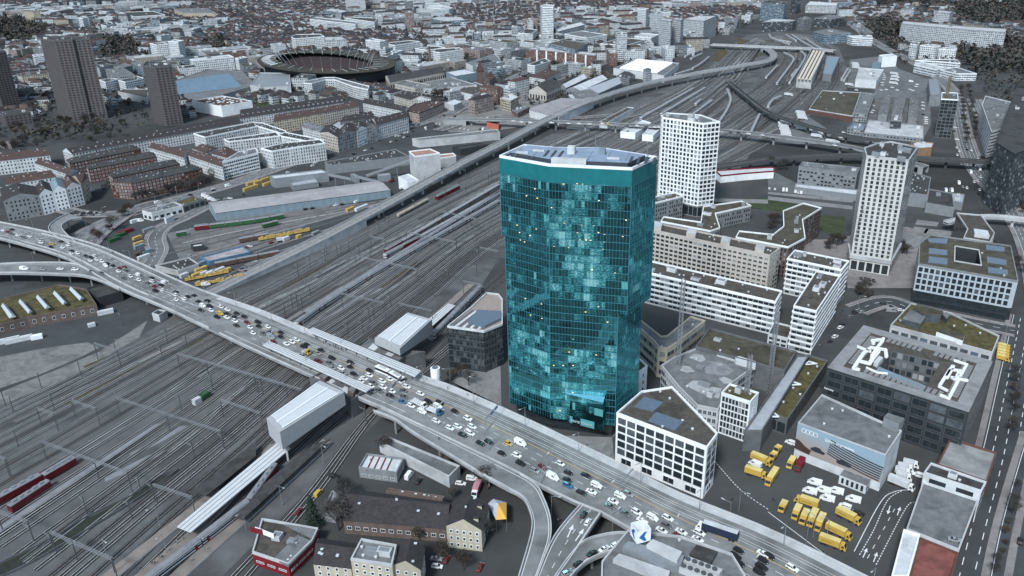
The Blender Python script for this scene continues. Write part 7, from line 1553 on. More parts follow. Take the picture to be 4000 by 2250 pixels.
# lorries
def truck(p, z, ang, L=8, c='y', cab='y', h=3.6, text=None, lab='', tr=False, cat='lorry', grp=None, dark=False, zc=1.8, name='box_lorry', low=False):
    P = G(p, z+zc); t = thing(name, lab, cat, (P.x, P.y, z+.03), grp, ang); b = MB(); bm = dict(y=PC['y'], w=flatwhite, n=mat('navy_tarp', (.02, .03, .06), .6), r=redpaint, b=PC['b'], p=mat('pink_sheet', (.4, .2, .24), .7), k=darkw, o=mat('ochre_boxes', (.45, .28, .05), .8))[c]; tot = L+2.4; x0 = -tot/2
    if low: b.box(x0+L/2, 0, 1.0, L, 2.45, .5); b.box(x0+L/2, 1.2, 1.4, L, .08, .6); b.box(x0+L/2, -1.2, 1.4, L, .08, .6)
    else:
        b.box(x0+L/2, 0, 1.0, L, 2.5, h-1.0, 0, 0)
    b.build('cargo_box', bm, t, raw=True)
    if not low: q = MB(); q.box(x0+L/2, 0, h, L*.98, 2.4, .05); q.build('box_roof', flatwhite if c in 'wn' else mat('pale_yellow', (.6, .5, .2), .7) if c == 'y' else bm, t, raw=True)
    q = MB(); cm = PC.get(cab, PC['w']); loft(q, [(x0+L+.15, 1.2, 1.15, .5, 2.9), (x0+L+1.5, 1.2, 1.12, .5, 2.85), (x0+L+2.1, 1.2, 1.1, .5, 1.7), (x0+L+2.3, 1.15, 1.05, .55, 1.2)]); q.build('cab', cm, t, raw=True)
    q = MB(); q.face(((x0+L+2.13, -1.05, 1.65), (x0+L+2.13, 1.05, 1.65), (x0+L+1.56, 1.02, 2.75), (x0+L+1.56, -1.02, 2.75)))
    for s in (-1, 1): a = ((x0+L+.7, s*1.22, 1.6), (x0+L+1.7, s*1.22, 1.6), (x0+L+1.4, s*1.17, 2.4), (x0+L+.7, s*1.17, 2.4)); q.face(a if s < 0 else a[::-1])
    q.build('windscreen', cglass, t, raw=True); q = MB(); q.box(0, 0, .6, tot*.9, .9, .4); q.build('chassis', darksteel, t, raw=True)
    for x in (x0+L+1.2, x0+1.4, x0+2.6)+((x0+L-1.5,) if L > 7 else ()):
        for s in (-1, 1): q = MB(); q.tube((x, s*1.2-.15, .5), (x, s*1.2+.15, .5), .5, .5, 10); q.build('wheel', tyre, t, raw=True)
    if text:
        for s in (-1, 1):
            o = text_mesh(text, .8, (0, 0, 0), (math.pi/2, 0, 0), darkw, t, ext=.01); o.location = (x0+L*.12, -1.27, 1.9) if s < 0 else (x0+L*.9, 1.27, 1.9); o.rotation_euler = (math.pi/2, 0, 0 if s < 0 else math.pi)
    return t
A0 = ang_px(*T(15, 180, 380, 300, 430)); wf = 'welti-furrer'
for i, (a, c, L_, fl, lab) in enumerate(((T(15,300,420)[0], T(15,135,365)[0], 7, 0, 'yellow box lorry with cab to the left, nearest the white vans'), (T(15,385,440)[0], T(15,535,515)[0], 7.5, 0, 'yellow box lorry beside the black car in the yard'), (T(15,330,530)[0], T(15,480,600)[0], 7.5, 0, 'yellow box lorry between the upright row and the last lorry'), (T(15,295,600)[0], T(15,445,655)[0], 7.5, 0, 'yellow box lorry nearest the viaduct in the yard'))):
    A = G(a, 1.8); C = G(c, 1.8); truck(((a[0]+c[0])/2, (a[1]+c[1])/2), 0, math.atan2((C-A).y, (C-A).x), L_, text=wf, lab=lab)
for i, (x, y) in enumerate(((163, 455), (206, 483), (253, 490), (295, 515))):
    a = ang_px(*T(15, x+22, y-45, x-22, y+45)); truck(T(15, x, y)[0], 0, a, 5 if i < 2 else 6.5, h=3.3 if i < 2 else 3.7, lab='yellow box lorry facing the viaduct, %s of the upright row of four' % ('leftmost', 'second from left', 'third from left', 'rightmost')[i])
truck(T(15,85,420)[0], 0, ang_px(*T(15, 105, 385, 65, 455)), 3.5, h=2.8, lab='small yellow van lorry standing alone left of the row'); truck(T(15,22,255)[0], 0, ang_px(*T(15, 50, 200, -30, 320)), 8.5, text=wf, lab='large yellow lorry with pale roof beside the lattice crane'); truck(T(15,132,172)[0], 0, ang_px(*T(15, 150, 140, 110, 205)), 4.5, h=3, lab='yellow lorry beside the dark red container')
truck(T(14,1390,230)[0], 0, ang_px(*T(14, 1340, 215, 1450, 250)), 7, lab='yellow lorry trailer near the crane foot'); truck(T(14,1420,155)[0], 0, ang_px(*T(14, 1360, 130, 1480, 180)), 7, text=wf, lab='yellow lorry behind the white van near the crane foot'); truck(T(15,30,130)[0], 0, ang_px(*T(15, 50, 110, 15, 150)), 2.2, h=2.3, lab='lower small yellow truck by the hall corner'); truck(T(15,55,92)[0], 0, ang_px(*T(15, 75, 75, 40, 110)), 2.2, h=2.3, lab='upper small yellow truck by the hall corner')
truck(T(15,760,290)[0], 0, ang_px(*T(15, 700, 275, 820, 325)), 8, 'w', 'w', lab='large white lorry at the loading canopy'); 
for i, (x, y) in enumerate(((775, 250), (770, 222), (785, 200), (815, 178))): truck(T(15, x, y)[0], 0, ang_px(*T(15, 730, 240, 830, 265)), 4, 'w', 'w', h=3, lab='white box van at the loading canopy, %s from the large lorry' % ('first', 'second', 'third', 'fourth')[i])
for i in range(5): truck(T(11, 2370+i*3, 700-i*28)[0], 0, ang_px(*T(11, 2330, 660, 2450, 690)), 4, lab='yellow lorry by the right street, %s of the stack of five' % ('nearest', 'second', 'middle', 'fourth', 'farthest')[i], h=3)
tk = truck(T(14,1165,560)[0], DZ, ang_px(*T(14, 1290, 600, 1050, 520), DZ), 13, 'n', 'w', h=4, lab='long white cabbed lorry with dark blue curtain trailer on the viaduct', name='articulated_lorry')
truck(T(9,1795,1240)[0], DZ, ang_px(*T(9, 1715, 1205, 1880, 1270), DZ), 6, 'w', 'b', lab='blue cabbed tipper lorry on the viaduct', low=True, zc=1, name='tipper_lorry'); truck(T(9,1640,1165)[0], DZ, ang_px(*T(9, 1570, 1130, 1710, 1200), DZ), 7, 'w', 'w', lab='pale open trailer lorry behind the blue tipper', low=True, zc=1, name='tipper_lorry')
truck(T(9,508,648)[0], DZ, ang_px(*T(9, 460, 630, 560, 665), DZ), 2.6, 'w', 'y', lab='small orange flatbed truck between the bus canopies', low=True, zc=1, name='flatbed_truck')
for i, (x, y) in enumerate(((210,950),(150,1210),(155,1240),(160,1270),(170,1300),(180,1320),(185,1350),(190,1380),(340,1290),(380,1280),(430,1305),(470,1300),(500,1330),(490,1365),(330,1130),(340,1160),(350,1185),(1270,740),(1280,770),(1275,800),(1265,835),(880,640),(885,660),(885,680),(820,850),(640,1420),(670,1430))):
    a_ = G(T(3, x, y)[0], 1.5); t = truck(T(3, x, y)[0], 0, ang_px(*T(3, x-40, y, x+40, y+8)), 9, 'w', 'w', lab=''); auto(t, 'white goods lorry', 'lorry', 'white lorries in the goods yards')
truck(T(15,180,185)[0], 0, ang_px(*T(15, 200, 150, 160, 220)), 5.5, 'r', 'r', lab='dark red lorry container beside the small yellow lorry'); truck(T(13,1253,325)[0], 0, ang_px(*T(13, 1270, 280, 1235, 365)), 6, 'p', 'w', lab='pink box trailer parked by the ramp'); truck(T(5,250,955)[0], 0, .4, 4, 'w', 'w', h=3, lab='white box lorry in the freight yard'); 
# bus
bz = thing('articulated_bus', 'white and black articulated bus at the far bus canopy', 'bus', G(T(9,1340,840)[0], DZ), None); P0, P1, P2 = [G(q, DZ+2.8) for q in T(9,1205,772,1345,830,1480,905)]
for a, c, nm in ((P0, P1, 'rear_section'), (P1, P2, 'front_section')):
    d = (c-a).normalized(); a = a+d*.5; c = c-d*.3; o = Vector((0, 0, -2.8)); q = MB(); q.beam(a+Vector((0, 0, -1.35)), c+Vector((0, 0, -1.35)), 2.5, 2.7); q.build(nm, PC['w'], bz)
    q = MB(); q.beam(a+Vector((0, 0, -1.2))-d*.03, c+Vector((0, 0, -1.2))+d*.03, 2.54, 1.3); q.build('window_band', cglass, bz); q = MB(); q.beam(a.lerp(c, .25)+Vector((0, 0, .15)), a.lerp(c, .7)+Vector((0, 0, .15)), 1.4, .3); q.build('roof_unit', lconc, bz)
q = MB(); q.beam(P1+Vector((0, 0, -1.4))-d*.6, P1+Vector((0, 0, -1.4))+d*.6, 2.3, 2.6); q.build('bellows', darksteel, bz)
# ---------------- trains ----------------
strp = mat('train_white', (.62, .65, .68), .4, .05); troof = mat('train_roof', (.2, .21, .23), .6, .2, .3); trw = mat('train_pale_roof', (.27, .285, .3), .5, .12, .3); tdark = mat('train_window_band', (.02, .024, .032), .2, 0); tred = mat('train_red', (.13, .013, .018), .4, .1); tgreen = mat('wagon_green', (.03, .09, .04), .6, .2); tgold = mat('wagon_ochre', (.42, .3, .1), .7, .3, .6); tbrown = mat('wagon_brown', (.09, .06, .05), .8, .3, .6); tank = mat('tank_cream', (.4, .36, .3), .5, .2, .5, dirt=.2)
def train(label, pts, car_l=25, kind='coach', z=.3, w=2.9, h=3.9, first=None, last=None, cat='train', name='passenger_train', dbl=False):
    P = smooth([G(p, z+h*.6) for p in pts], 12); Lt = sum((P[i+1]-P[i]).length for i in range(len(P)-1)); n = max(1, round(Lt/car_l)); N_ = n*6+1; Q = resamp(P, N_); t = thing(name, label, cat, (Q[N_//2].x, Q[N_//2].y, 0))
    for k in range(n):
        a, c = Q[k*6], Q[(k+1)*6]; a = Vector((a.x, a.y, z)); c = Vector((c.x, c.y, z)); d = (c-a).normalized(); a = a+d*.35; c = c-d*.35; kd = first if (k == 0 and first) else last if (k == n-1 and last) else kind; u = Vector((0, 0, 1)); s = Vector((-d.y, d.x, 0)); mid = (a+c)/2
        def prof(mb, z0, z1, w_, m=0, tp=1.0, e=0):
            A, C = a-d*e, c+d*e; mb.mesh6([A-s*w_/2+u*z0, C-s*w_/2+u*z0, C+s*w_/2+u*z0, A+s*w_/2+u*z0, A-s*w_/2*tp+u*z1, C-s*w_/2*tp+u*z1, C+s*w_/2*tp+u*z1, A+s*w_/2*tp+u*z1], m)
        bm = {'coach': strp, 'loco': tred, 'green': tgreen, 'gold': tgold, 'brown': tbrown, 'white': flatwhite, 'dark': darkw, 'pale': trw, 'stab': strp}.get(kd, strp)
        q = MB()
        if kd == 'tank':
            q.tube(a+u*2.2, c+u*2.2, 1.35, 1.35, 12); b_ = q.build('tank', tank, t); q = MB(); prof(q, .5, .9, 2.4); q.build('frame', darksteel, t); continue
        if kd in ('gold',):
            prof(q, .6, 1.0, 2.7)
            for j in range(7): pp = a.lerp(c, (j+.5)/7); q.box(pp.x, pp.y, z+1, random.uniform(1, 2.6), random.uniform(1, 2.2), random.uniform(.6, 2.2), math.atan2(d.y, d.x))
            q.build('wagon', bm, t); continue
        prof(q, .5, h-.55, w); body = q.build('carriage' if kd in ('coach', 'stab', 'pale') else 'locomotive' if kd == 'loco' else 'wagon', bm, t)
        q = MB(); prof(q, h-.55, h-.15, w, 0, .8); prof(q, h-.15, h, w*.8, 0, .6); q.build('roof', trw if kd in ('stab', 'white', 'pale') else troof, body)
        if kd in ('coach', 'stab', 'pale'):
            q = MB(); prof(q, .62, 1.15, w+.06); q.build('lower_band', tdark if kd == 'coach' else troof, body)
            q = MB(); prof(q, 1.75, 2.55, w+.06, 0, 1, .02)
            if dbl: prof(q, 2.95, 3.3, w+.06)
            q.build('window_band', tdark, body)
            for f in (.1, .9): pp = a.lerp(c, f); q = MB(); q.beam(pp-d*.6+u*1.8, pp+d*.6+u*1.8, w+.1, 2.2); q.build('door', tred, body)
        if kd == 'loco':
            q = MB()
            for j in range(5): pp = a.lerp(c, .15+j*.17); q.box(pp.x, pp.y, z+h, 1.6, 1.2, .5, math.atan2(d.y, d.x))
            q.build('roof_equipment', metalgrey, body); q = MB(); prof(q, 2.1, 2.8, w*.9, 0, .95, .03); q.build('windscreen', tdark, body)
    return t
train('long dark roofed train nearest the glass tower on the middle tracks', T(9,400,362)+T(5,1060,1370,2440,575)); train('long train behind the nearest one, led by a brown locomotive', T(9,495,262)+T(5,1160,1290,2440,500), first='dark')
train('train with white driving car and red locomotive in front', T(5,1290,1130,2440,425), first='coach', h=4.5, dbl=True) if False else None
tr = train('white driving car coupled to a red locomotive in the middle tracks', T(5,1292,1125,1640,945), car_l=22, first='coach', last='loco', h=4.4, dbl=True); train('long pale train behind the white driving car', T(5,1300,1078,1440,1000,2440,415), first='loco', kind='pale')
train('long silver train ahead of the red locomotive', T(5,1660,935,2440,500), kind='pale')
train('suburban train standing at the upper platform', T(9,1778,478,2262,-10), dbl=True, h=4.5, kind='coach'); train('suburban train at the lower platform with red doors', [T(12,1440,1520)[0], T(12,2574,640)[0], T(13,110,190)[0]], dbl=True, h=4.5, last='loco')
train('red locomotive with white emblem, nearest at the left edge', T(12,85,770,495,500), kind='loco', car_l=18, name='locomotive', cat='locomotive'); train('red locomotive behind, second from the left edge', T(12,430,455,755,268), kind='loco', car_l=18, name='locomotive', cat='locomotive'); train('row of red locomotives cut by the left edge', T(12,-120,730,410,440), kind='loco', car_l=18, name='locomotive', cat='locomotive')
train('cream tank wagon below the graffiti wall', T(5,1425,715,1725,555), kind='tank', car_l=20, name='tank_wagon', cat='wagon'); train('red and cream railcar beside the flyover', T(5,1812,540,2038,425), kind='loco', car_l=13, name='railcar', cat='wagon')
train('green and white refuse wagons along the long warehouse', T(4,1950,840,2574,765)+T(5,280,715), kind='green', car_l=11, first='loco', name='freight_train', cat='wagon'); train('short green wagon on the works yard', T(4,1765,905,1880,885), kind='green', car_l=12, name='freight_wagon', cat='wagon'); train('green container wagon left of the ochre works train', T(5,60,820,220,780), kind='green', car_l=14, name='freight_wagon', cat='wagon')
train('ochre track works train in the freight yard', T(5,20,945,540,845), kind='gold', car_l=14, name='works_train', cat='wagon'); train('brown covered wagons in the freight yard', T(5,-420,1210,235,1085), kind='brown', car_l=16, name='freight_wagon', cat='wagon'); train('dark open wagons near the wagon shed', T(4,2400,965,2700,910), kind='brown', car_l=14, name='freight_wagon', cat='wagon')
train('ochre and white works wagons near the viaduct', T(4,1850,1350,2300,1260), kind='gold', car_l=12, name='works_train', cat='wagon'); train('second ochre works wagons beside the viaduct', T(4,1960,1400,2440,1310), kind='gold', car_l=12, name='works_train', cat='wagon'); train('red shunting locomotive near the ochre wagons', T(4,2400,1290,2480,1270), kind='loco', car_l=9, name='locomotive', cat='locomotive')
for lab, q in (('left of two long trains beyond the thin road bridge', T(2,1295,1190,1825,890)), ('right of two long trains beyond the thin road bridge', T(2,1500,1150,1940,885)), ('short train right of the two long trains', T(2,1820,1150,2010,1010)), ('short train parked between tracks beyond the bridge', T(2,1845,1050,1900,1005)), ('long train curving past the white tower on the right', T(2,2080,1230,2160,1110,2200,1000,2165,900)), ('train behind the zigzag skylight workshop', T(2,1640,750,1800,700)), ('second train behind the zigzag skylight workshop', T(2,1815,690,1900,640,1980,575)), ('pale train left of the tower cluster', T(2,1740,570,1890,505)), ('pale train near the tower cluster, nearer one', T(2,1800,590,1910,540)),
               ('pale train in the right fan, far left', T(3,-20,780,95,660)), ('pale train hooked around the inner fan', T(3,90,840,250,620,240,570,160,530)), ('long pale train hooked around the outer fan', T(3,215,835,370,590,350,530,275,490)), ('pale train curving at the top of the fan', T(3,-20,500,40,540,60,600,0,640)), ('short pale train at the far stabling tracks', T(3,80,400,210,445)), ('pale train below the overpass, left', T(3,10,345,50,390,230,425)), ('pale train below the overpass, middle', T(3,180,350,280,410)), ('long pale train below the overpass, right', T(3,240,350,330,410,470,490)), ('pale train leading to the golden roofed depot', T(3,380,390,480,460,600,520)), ('left of two trains behind the depot', T(3,740,800,805,690)), ('right of two trains behind the depot', T(3,765,810,828,710)), ('white tank train at the curved tracks', T(3,0,1075,40,1010,125,970)), ('long white tank train right of the white tower', T(2,2400,1340,2490,1150)), ('grey train near the hotel tower tracks', T(3,240,760,290,700))):
    train(lab, q, kind='stab', car_l=24)
# containers and boxes in the yards
def cbox(tile, x, y, L_, a, m, lab, h=2.6, w=2.5, name='container', cat='container', z=0):
    p = G(T(tile, x, y)[0], z+h/2); b = MB(); b.box(0, 0, 0, L_, w, h); 
    for k in range(int(L_/1.2)):
        for s in (-1, 1): b.box(-L_/2+.6+k*1.2, s*(w/2+.02), .1, .5, .06, h-.2)
    o = b.build(name, m); o.location = (p.x, p.y, z); o.rotation_euler = (0, 0, a)
    if lab.startswith('*'): auto(o, lab[1:], cat, 'containers in the works yard')
    else: tag(o, lab, cat)
    return o
ad = ang_px(*T(4, 1210, 880, 1330, 840))
for x, y, L_, m, l_ in ((1265,880,12,redpaint,'red'), (1210,915,9,tgreen,'green'), (1150,960,9,tgreen,'green'), (1490,860,9,metalgrey,'grey'), (1390,975,8,tbrown,'brown'), (1395,1000,8,tgold,'ochre'), (1400,1030,8,bluemetal,'blue grey'), (1480,1080,8,bluemetal,'blue grey'), (1410,1100,9,tbrown,'brown'), (1445,1135,9,flatwhite,'white'), (1380,945,7,tgold,'ochre'), (1850,1320,6,flatwhite,'white'), (1990,1310,9,tgold,'ochre'), (2050,1300,5,flatwhite,'white'), (2120,1295,6,flatwhite,'white'), (2200,1270,9,flatwhite,'white'), (2280,1270,6,tgold,'ochre'), (2020,1260,9,tgold,'ochre'), (2540,390,14,tgold,'ochre'), (2520,440,16,tgold,'ochre'), (2040,1195,6,bluemetal,'blue grey'), (1350,775,6,flatwhite,'white')):
    cbox(4, x, y, L_, ad, m, '*'+l_+' container')
for x, y, L_, m, l_ in ((20,385,9,tgold,'ochre'), (90,355,9,tgold,'ochre'), (110,400,9,tgold,'ochre'), (945,655,8,tgold,'ochre'), (1060,640,14,flatwhite,'white'), (300,950,6,flatwhite,'white'), (600,895,7,steel,'grey'), (430,930,4,tgold,'ochre')): cbox(5, x, y, L_, ad, m, '*'+l_+' container')
for x, y, m, l_ in ((1980,1135,lconc,'pale equipment hut on the left between the tracks'), (2065,1080,tgreen,'greenish equipment hut on the right between the tracks')): cbox(8, x, y, 4, 1.0, m, l_, name='equipment_hut', cat='hut', h=3)
for x, y, l_ in ((60,530,'left'), (190,515,'middle')): cbox(8, x, y, 14, .5, flatwhite, 'white wagon body parked by the mossy depot, %s one' % l_, cat='wagon', name='wagon_body')
cbox(8, 370, 490, 6, .4, white, 'white camper body by the mossy depot', name='camper', cat='camper'); cbox(8, 1060, 240, 9, .5, flatwhite, 'white trailer beside the mossy depot', name='trailer', cat='trailer'); cbox(8, 920, 370, 4, .6, flatwhite, 'small white truck body near the depot', name='truck_body', cat='truck', h=2)
# ---------------- catenary gantries, lamps, people ----------------
def gantry(pts, i):
    P = [G(p, 9.5) for p in pts]; t = thing('catenary_gantry', '', 'gantry', (P[0].x, P[0].y, 0)); auto(t, 'steel lattice gantry over the tracks', 'gantry', 'overhead line gantries'); b = MB()
    a, c = P[0], P[-1]; d = (c-a).normalized(); s = Vector((-d.y, d.x, 0))*.35; n = max(3, int((c-a).length/1.6))
    for o in (s, -s):
        for u in (0, .7): b.beam(a+o+Vector((0, 0, u)), c+o+Vector((0, 0, u)), .14, .14)
    for k in range(n):
        p, q = a.lerp(c, k/n), a.lerp(c, (k+1)/n); b.beam(p+s, q+s+Vector((0, 0, .7)), .09, .09); b.beam(p-s+Vector((0, 0, .7)), q+s+Vector((0, 0, .7)), .09, .09)
    b.build('crossbeam', steel, t); m_ = max(2, int((c-a).length/28)+1)
    for k in range(m_):
        p = a.lerp(c, k/(m_-1)); b = MB(); b.beam((p.x, p.y, 0), (p.x, p.y, 10.2), .32, .32); b.build('post', darksteel, t)
    for k in range(max(2, int((c-a).length/5))):
        p = a.lerp(c, (k+.5)/max(2, int((c-a).length/5))); b = MB(); b.beam(p, p-Vector((0, 0, 2.2)), .08, .08); b.build('hanger', steel, t)
for i, q in enumerate((T(8,1780,665,2574,890), T(8,1165,1110,2220,1449), T(8,715,1135,965,1220), T(8,2215,1130,2620,1265), T(8,945,562,1180,635), T(12,415,100,1280,415), T(12,500,1010,1130,1285), T(12,1540,535,1930,665), T(12,-40,795,280,910), T(5,1000,1130,1620,1265), T(5,1510,890,2010,990), T(5,1860,680,2220,760), T(5,1150,935,1300,965), T(9,860,60,1290,155), T(9,1430,160,1770,235), T(9,-20,885,460,1030), T(12,-200,180,60,280), T(5,2250,1045,2440,1085), T(5,2080,1385,2260,1420), T(2,550,1290,780,1310), T(2,1700,1180,1850,1200), T(8,370,1215,540,1270))): gantry(q, i)
mp = thing('catenary_mast', '', 'mast'); b = MB(); b.beam((0, 0, 0), (0, 0, 9), .28, .28); k1 = b.build('post', darksteel, mp); b = MB(); b.beam((0, 0, 7.4), (3.2, 0, 7.8), .12, .12); b.beam((0, 0, 6.2), (3.2, 0, 7.8), .08, .08); k2 = b.build('arm', steel, mp); KIDS[mp.name] = [k1, k2]
first = True
for s in ('8:1165,640 1640,730 1690,560 1890,620 2145,1030 1830,1240 420,1010 820,890 60,1190 550,1230 140,1250 2100,880 1240,380', '12:100,450 880,830 1330,870 1560,690 1430,640 780,1290 545,1190 1160,1430 1960,270 2260,180 1000,480 340,1100 190,150', '5:860,1130 1045,1150 1160,1170 550,1250 715,1110 820,1140 1240,870 1290,770 1600,660 1905,560 2110,540 2370,370 2110,340 2340,410 1340,830 940,1100 700,1180 430,1330 2170,830 1640,1040 2020,1080 2220,1340 1940,1380 2240,1170 1700,420', '9:300,310 370,200 470,230 420,190 550,90 930,500 1145,350 1190,320 1080,460 1360,200 320,1100 70,1070 40,760 1110,1350', '2:180,1400 700,1400 1000,1390 1250,1130 1440,990 1640,940 520,1330 850,1280 1480,880 1900,800 2000,1000 2300,900 2200,1300 2350,1400', '3:100,700 200,600 50,500 300,900 150,1000 420,700'):
    n_, r_ = s.split(':')
    for tok in r_.split():
        x, y = map(float, tok.split(',')); p = G(T(int(n_), x, y)[0]); o = mp if first else dup(mp, (p.x, p.y, 0), random.uniform(2.4, 2.8)); o.location = (p.x, p.y, 0); first = False; auto(o, 'slim steel catenary mast', 'mast', 'catenary masts beside the tracks')
lp_ = thing('street_lamp', '', 'lamp'); b = MB(); b.tube((0, 0, 0), (0, 0, 10), .16, .09, 6); k1 = b.build('pole', steel, lp_); b = MB(); b.beam((0, 0, 9.8), (3.4, 0, 10.6), .14, .14); k2 = b.build('arm', steel, lp_); b = MB(); b.beam((2.6, 0, 10.35), (4.0, 0, 10.7), .4, .18); k3 = b.build('lamp_head', offwhite, lp_); KIDS[lp_.name] = [k1, k2, k3]; first = True
def lamp(p, z, a, g='street lamps along the viaduct'):
    global first
    o = lp_ if first else dup(lp_, (p.x, p.y, z), a); o.location = (p.x, p.y, z); o.rotation_euler = (0, 0, a); first = False; auto(o, 'grey street lamp', 'street lamp', g)
for k in range(4, 134, 6):
    for f, s in ((.13, 1), (.87, -1)):
        p = dk(k, f); d = (UD[min(k, NB-1)]-LD[min(k, NB-1)]); lamp(p, DZ, math.atan2(d.y*s, d.x*s))
for s in ('4:1570,610 1790,560 2010,510 2365,440 1420,1130 1740,880 1905,1000 1730,980 1040,760 880,860 350,1220', '12:1680,1230 1090,1290 1610,950 2480,1000', '13:385,180 150,420', '15:255,600 215,640 330,620', '14:562,140 1290,450 1235,520 225,480 570,580', '9:2225,1090 1955,980', '3:1925,1100 2000,1200 850,700', '11:1930,230 900,230 2370,540', '7:2400,700 1700,1090', '5:120,300 410,240'):
    n_, r_ = s.split(':')
    for tok in r_.split(): x, y = map(float, tok.split(',')); lamp(G(T(int(n_), x, y)[0]), 0, random.uniform(0, 6), 'street lamps on the ground')
# sign gantries over the viaduct
for a, c, lab in ((T(9,1310,1180)[0], T(9,1510,960)[0], 'sign gantry over the viaduct near the bus'), (T(9,2315,1440)[0], T(9,2460,1270)[0], 'blue sign gantry over the viaduct beside the glass tower'), (T(14,158,300)[0], T(14,250,215)[0], 'bare gantry over the viaduct by the curved ramp'), (T(14,610,370)[0], T(14,685,285)[0], 'short gantry over the tram rails')):
    A, C = G(a, DZ), G(c, DZ); t = thing('sign_gantry', lab, 'gantry', (A.x, A.y, DZ)); b = MB(); u = Vector((0, 0, 6.5)); b.beam(A, A+u, .3, .3); b.build('post', steel, t); b = MB(); b.beam(A+u, C+u, .3, .5); b.build('crossbeam', steel, t)
    if 'sign' in lab:
        for f in (.35, .62): p = A.lerp(C, f)+Vector((0, 0, 5.9)); q = A.lerp(C, f+.2)+Vector((0, 0, 5.9)); b = MB(); b.beam(p, q, .12, 1.5); b.build('sign_panel', mat('sign_blue', (.05, .2, .42), .5) if 'blue' in lab else steel, t)
# round white ticket house and yellow tent
p = G(T(9,1808,900)[0], DZ); t = thing('lift_tower', 'round white lift tower on the far footway of the viaduct', 'lift tower', p); b = MB(); b.tube(p-Vector((0, 0, 9)), p+Vector((0, 0, 5.5)), 2.4, 2.4, 16); b.build('shaft', white, t); b = MB(); b.tube(p+Vector((0, 0, 5.5)), p+Vector((0, 0, 6)), 1.5, 1.5, 14); b.build('cap', flatgrey, t)
P = GG(T(13,1320,405,1350,380,1425,400,1425,495,1365,500), 6); c_ = sum(P, Vector())/5+Vector((0, 0, 2.5)); t = thing('tent_roof', 'yellow and striped tent roof beside the old gabled house', 'tent', (c_.x, c_.y, 0)); b = MB()
for k in range(5): b.face((P[k], P[(k+1) % 5], c_)[::-1], 0 if k in (2, 3) else 1)
b.build('canvas', [mat('tent_yellow', (.62, .36, .08), .8, .1), mat('tent_pale', (.42, .44, .5), .8, .25, 1.5)], t)
for k in range(5): b = MB(); b.tube((P[k].x, P[k].y, 0), P[k], .08, .08, 5); b.build('pole', steel, t)
# people
def person_mesh(name, pose):
    V, E, Rr = [], [], []
    def v(x, y, z, r): V.append((x, y, z)); Rr.append(r); return len(V)-1
    pel = v(0, 0, .95, .15); ch = v(0, 0, 1.3, .18); nk = v(0, 0, 1.5, .07); hd = v(0, .01, 1.6, .1); tp = v(0, .01, 1.7, .09); E += [(pel, ch), (ch, nk), (nk, hd), (hd, tp)]
    for s in (-1, 1):
        st_ = pose*s; h = v(s*.1, 0, .88, .1); kn = v(s*.11, st_*.22+.02, .48, .07); an = v(s*.11, st_*.4-.02, .08, .05); ft = v(s*.12, st_*.4+.12, .04, .04); E += [(pel, h), (h, kn), (kn, an), (an, ft)]
        sh = v(s*.2, 0, 1.4, .07); el = v(s*.26, -st_*.15, 1.12, .05); ha = v(s*.25, -st_*.25+.08, .86, .04); E += [(ch, sh), (sh, el), (el, ha)]
    me = bpy.data.meshes.new(name); me.from_pydata(V, E, []); ob = bpy.data.objects.new(name, me); COL.objects.link(ob); md = ob.modifiers.new('s', 'SKIN')
    for i, r in enumerate(Rr): me.skin_vertices[0].data[i].radius = (r, r)
    me.skin_vertices[0].data[0].use_root = True; ob.modifiers.new('d', 'SUBSURF').levels = 1
    dg = bpy.context.evaluated_depsgraph_get(); m2 = bpy.data.meshes.new_from_object(ob.evaluated_get(dg)); bpy.data.objects.remove(ob); m2.name = name; return m2
cloth = [mat('dark_coat', (.02, .022, .028), .9), mat('dark_trousers', (.03, .035, .05), .9), mat('skin', (.4, .25, .19), .6), mat('blue_jacket', (.04, .08, .14), .9), mat('pale_coat', (.3, .28, .26), .9)]
PM = []
for i, (po, cm) in enumerate(((0, 0), (1, 0), (1, 3), (0, 4))):
    m = person_mesh('person', po)
    for c in (cloth[cm], cloth[1], cloth[2]): m.materials.append(c)
    for f in m.polygons:
        z = f.center.z; f.material_index = 2 if z > 1.5 and f.center.y > 0 or (z < .9 and abs(f.center.x) > .2 and z > .75) else (0 if z > .82 else 1)
    PM.append(m)
for s in ('12:1850,1080,.8 1785,1120,.8 1705,1190,.8 1610,1270,.8 1635,1270,.8 1535,1330,.8 1560,1330,.8 1420,1390,.8 2090,1180,.8 1930,1300,.8 2395,400,.8', '14:425,78,0 407,98,0 998,380,0 1222,480,0 1250,390,0 262,512,0 275,510,0 290,512,0', '15:40,395,0 312,690,0 26,392,0', '9:1625,925,9 1855,915,9 2128,1085,9 1930,1020,9 620,520,9 680,560,9 740,580,9 800,605,9 860,625,9 700,550,9 780,590,9 830,610,9 600,500,9', '11:745,240,0 515,590,0 1190,130,0', '13:1040,45,9', '4:600,900,0 1135,1105,9 1430,1175,9'):
    n_, r_ = s.split(':')
    for tok in r_.split():
        x, y, z = map(float, tok.split(',')); p = G(T(int(n_), x, y)[0], z+.05); k = random.randrange(4); o = bpy.data.objects.new('person', PM[k]); COL.objects.link(o); o.location = p; o.rotation_euler = (0, 0, random.uniform(0, 6.3)); auto(o, 'person in %s %s' % (('dark coat', 'dark coat', 'blue jacket', 'pale coat')[k], 'walking' if k in (1, 2) else 'standing'), 'person', 'people on foot')
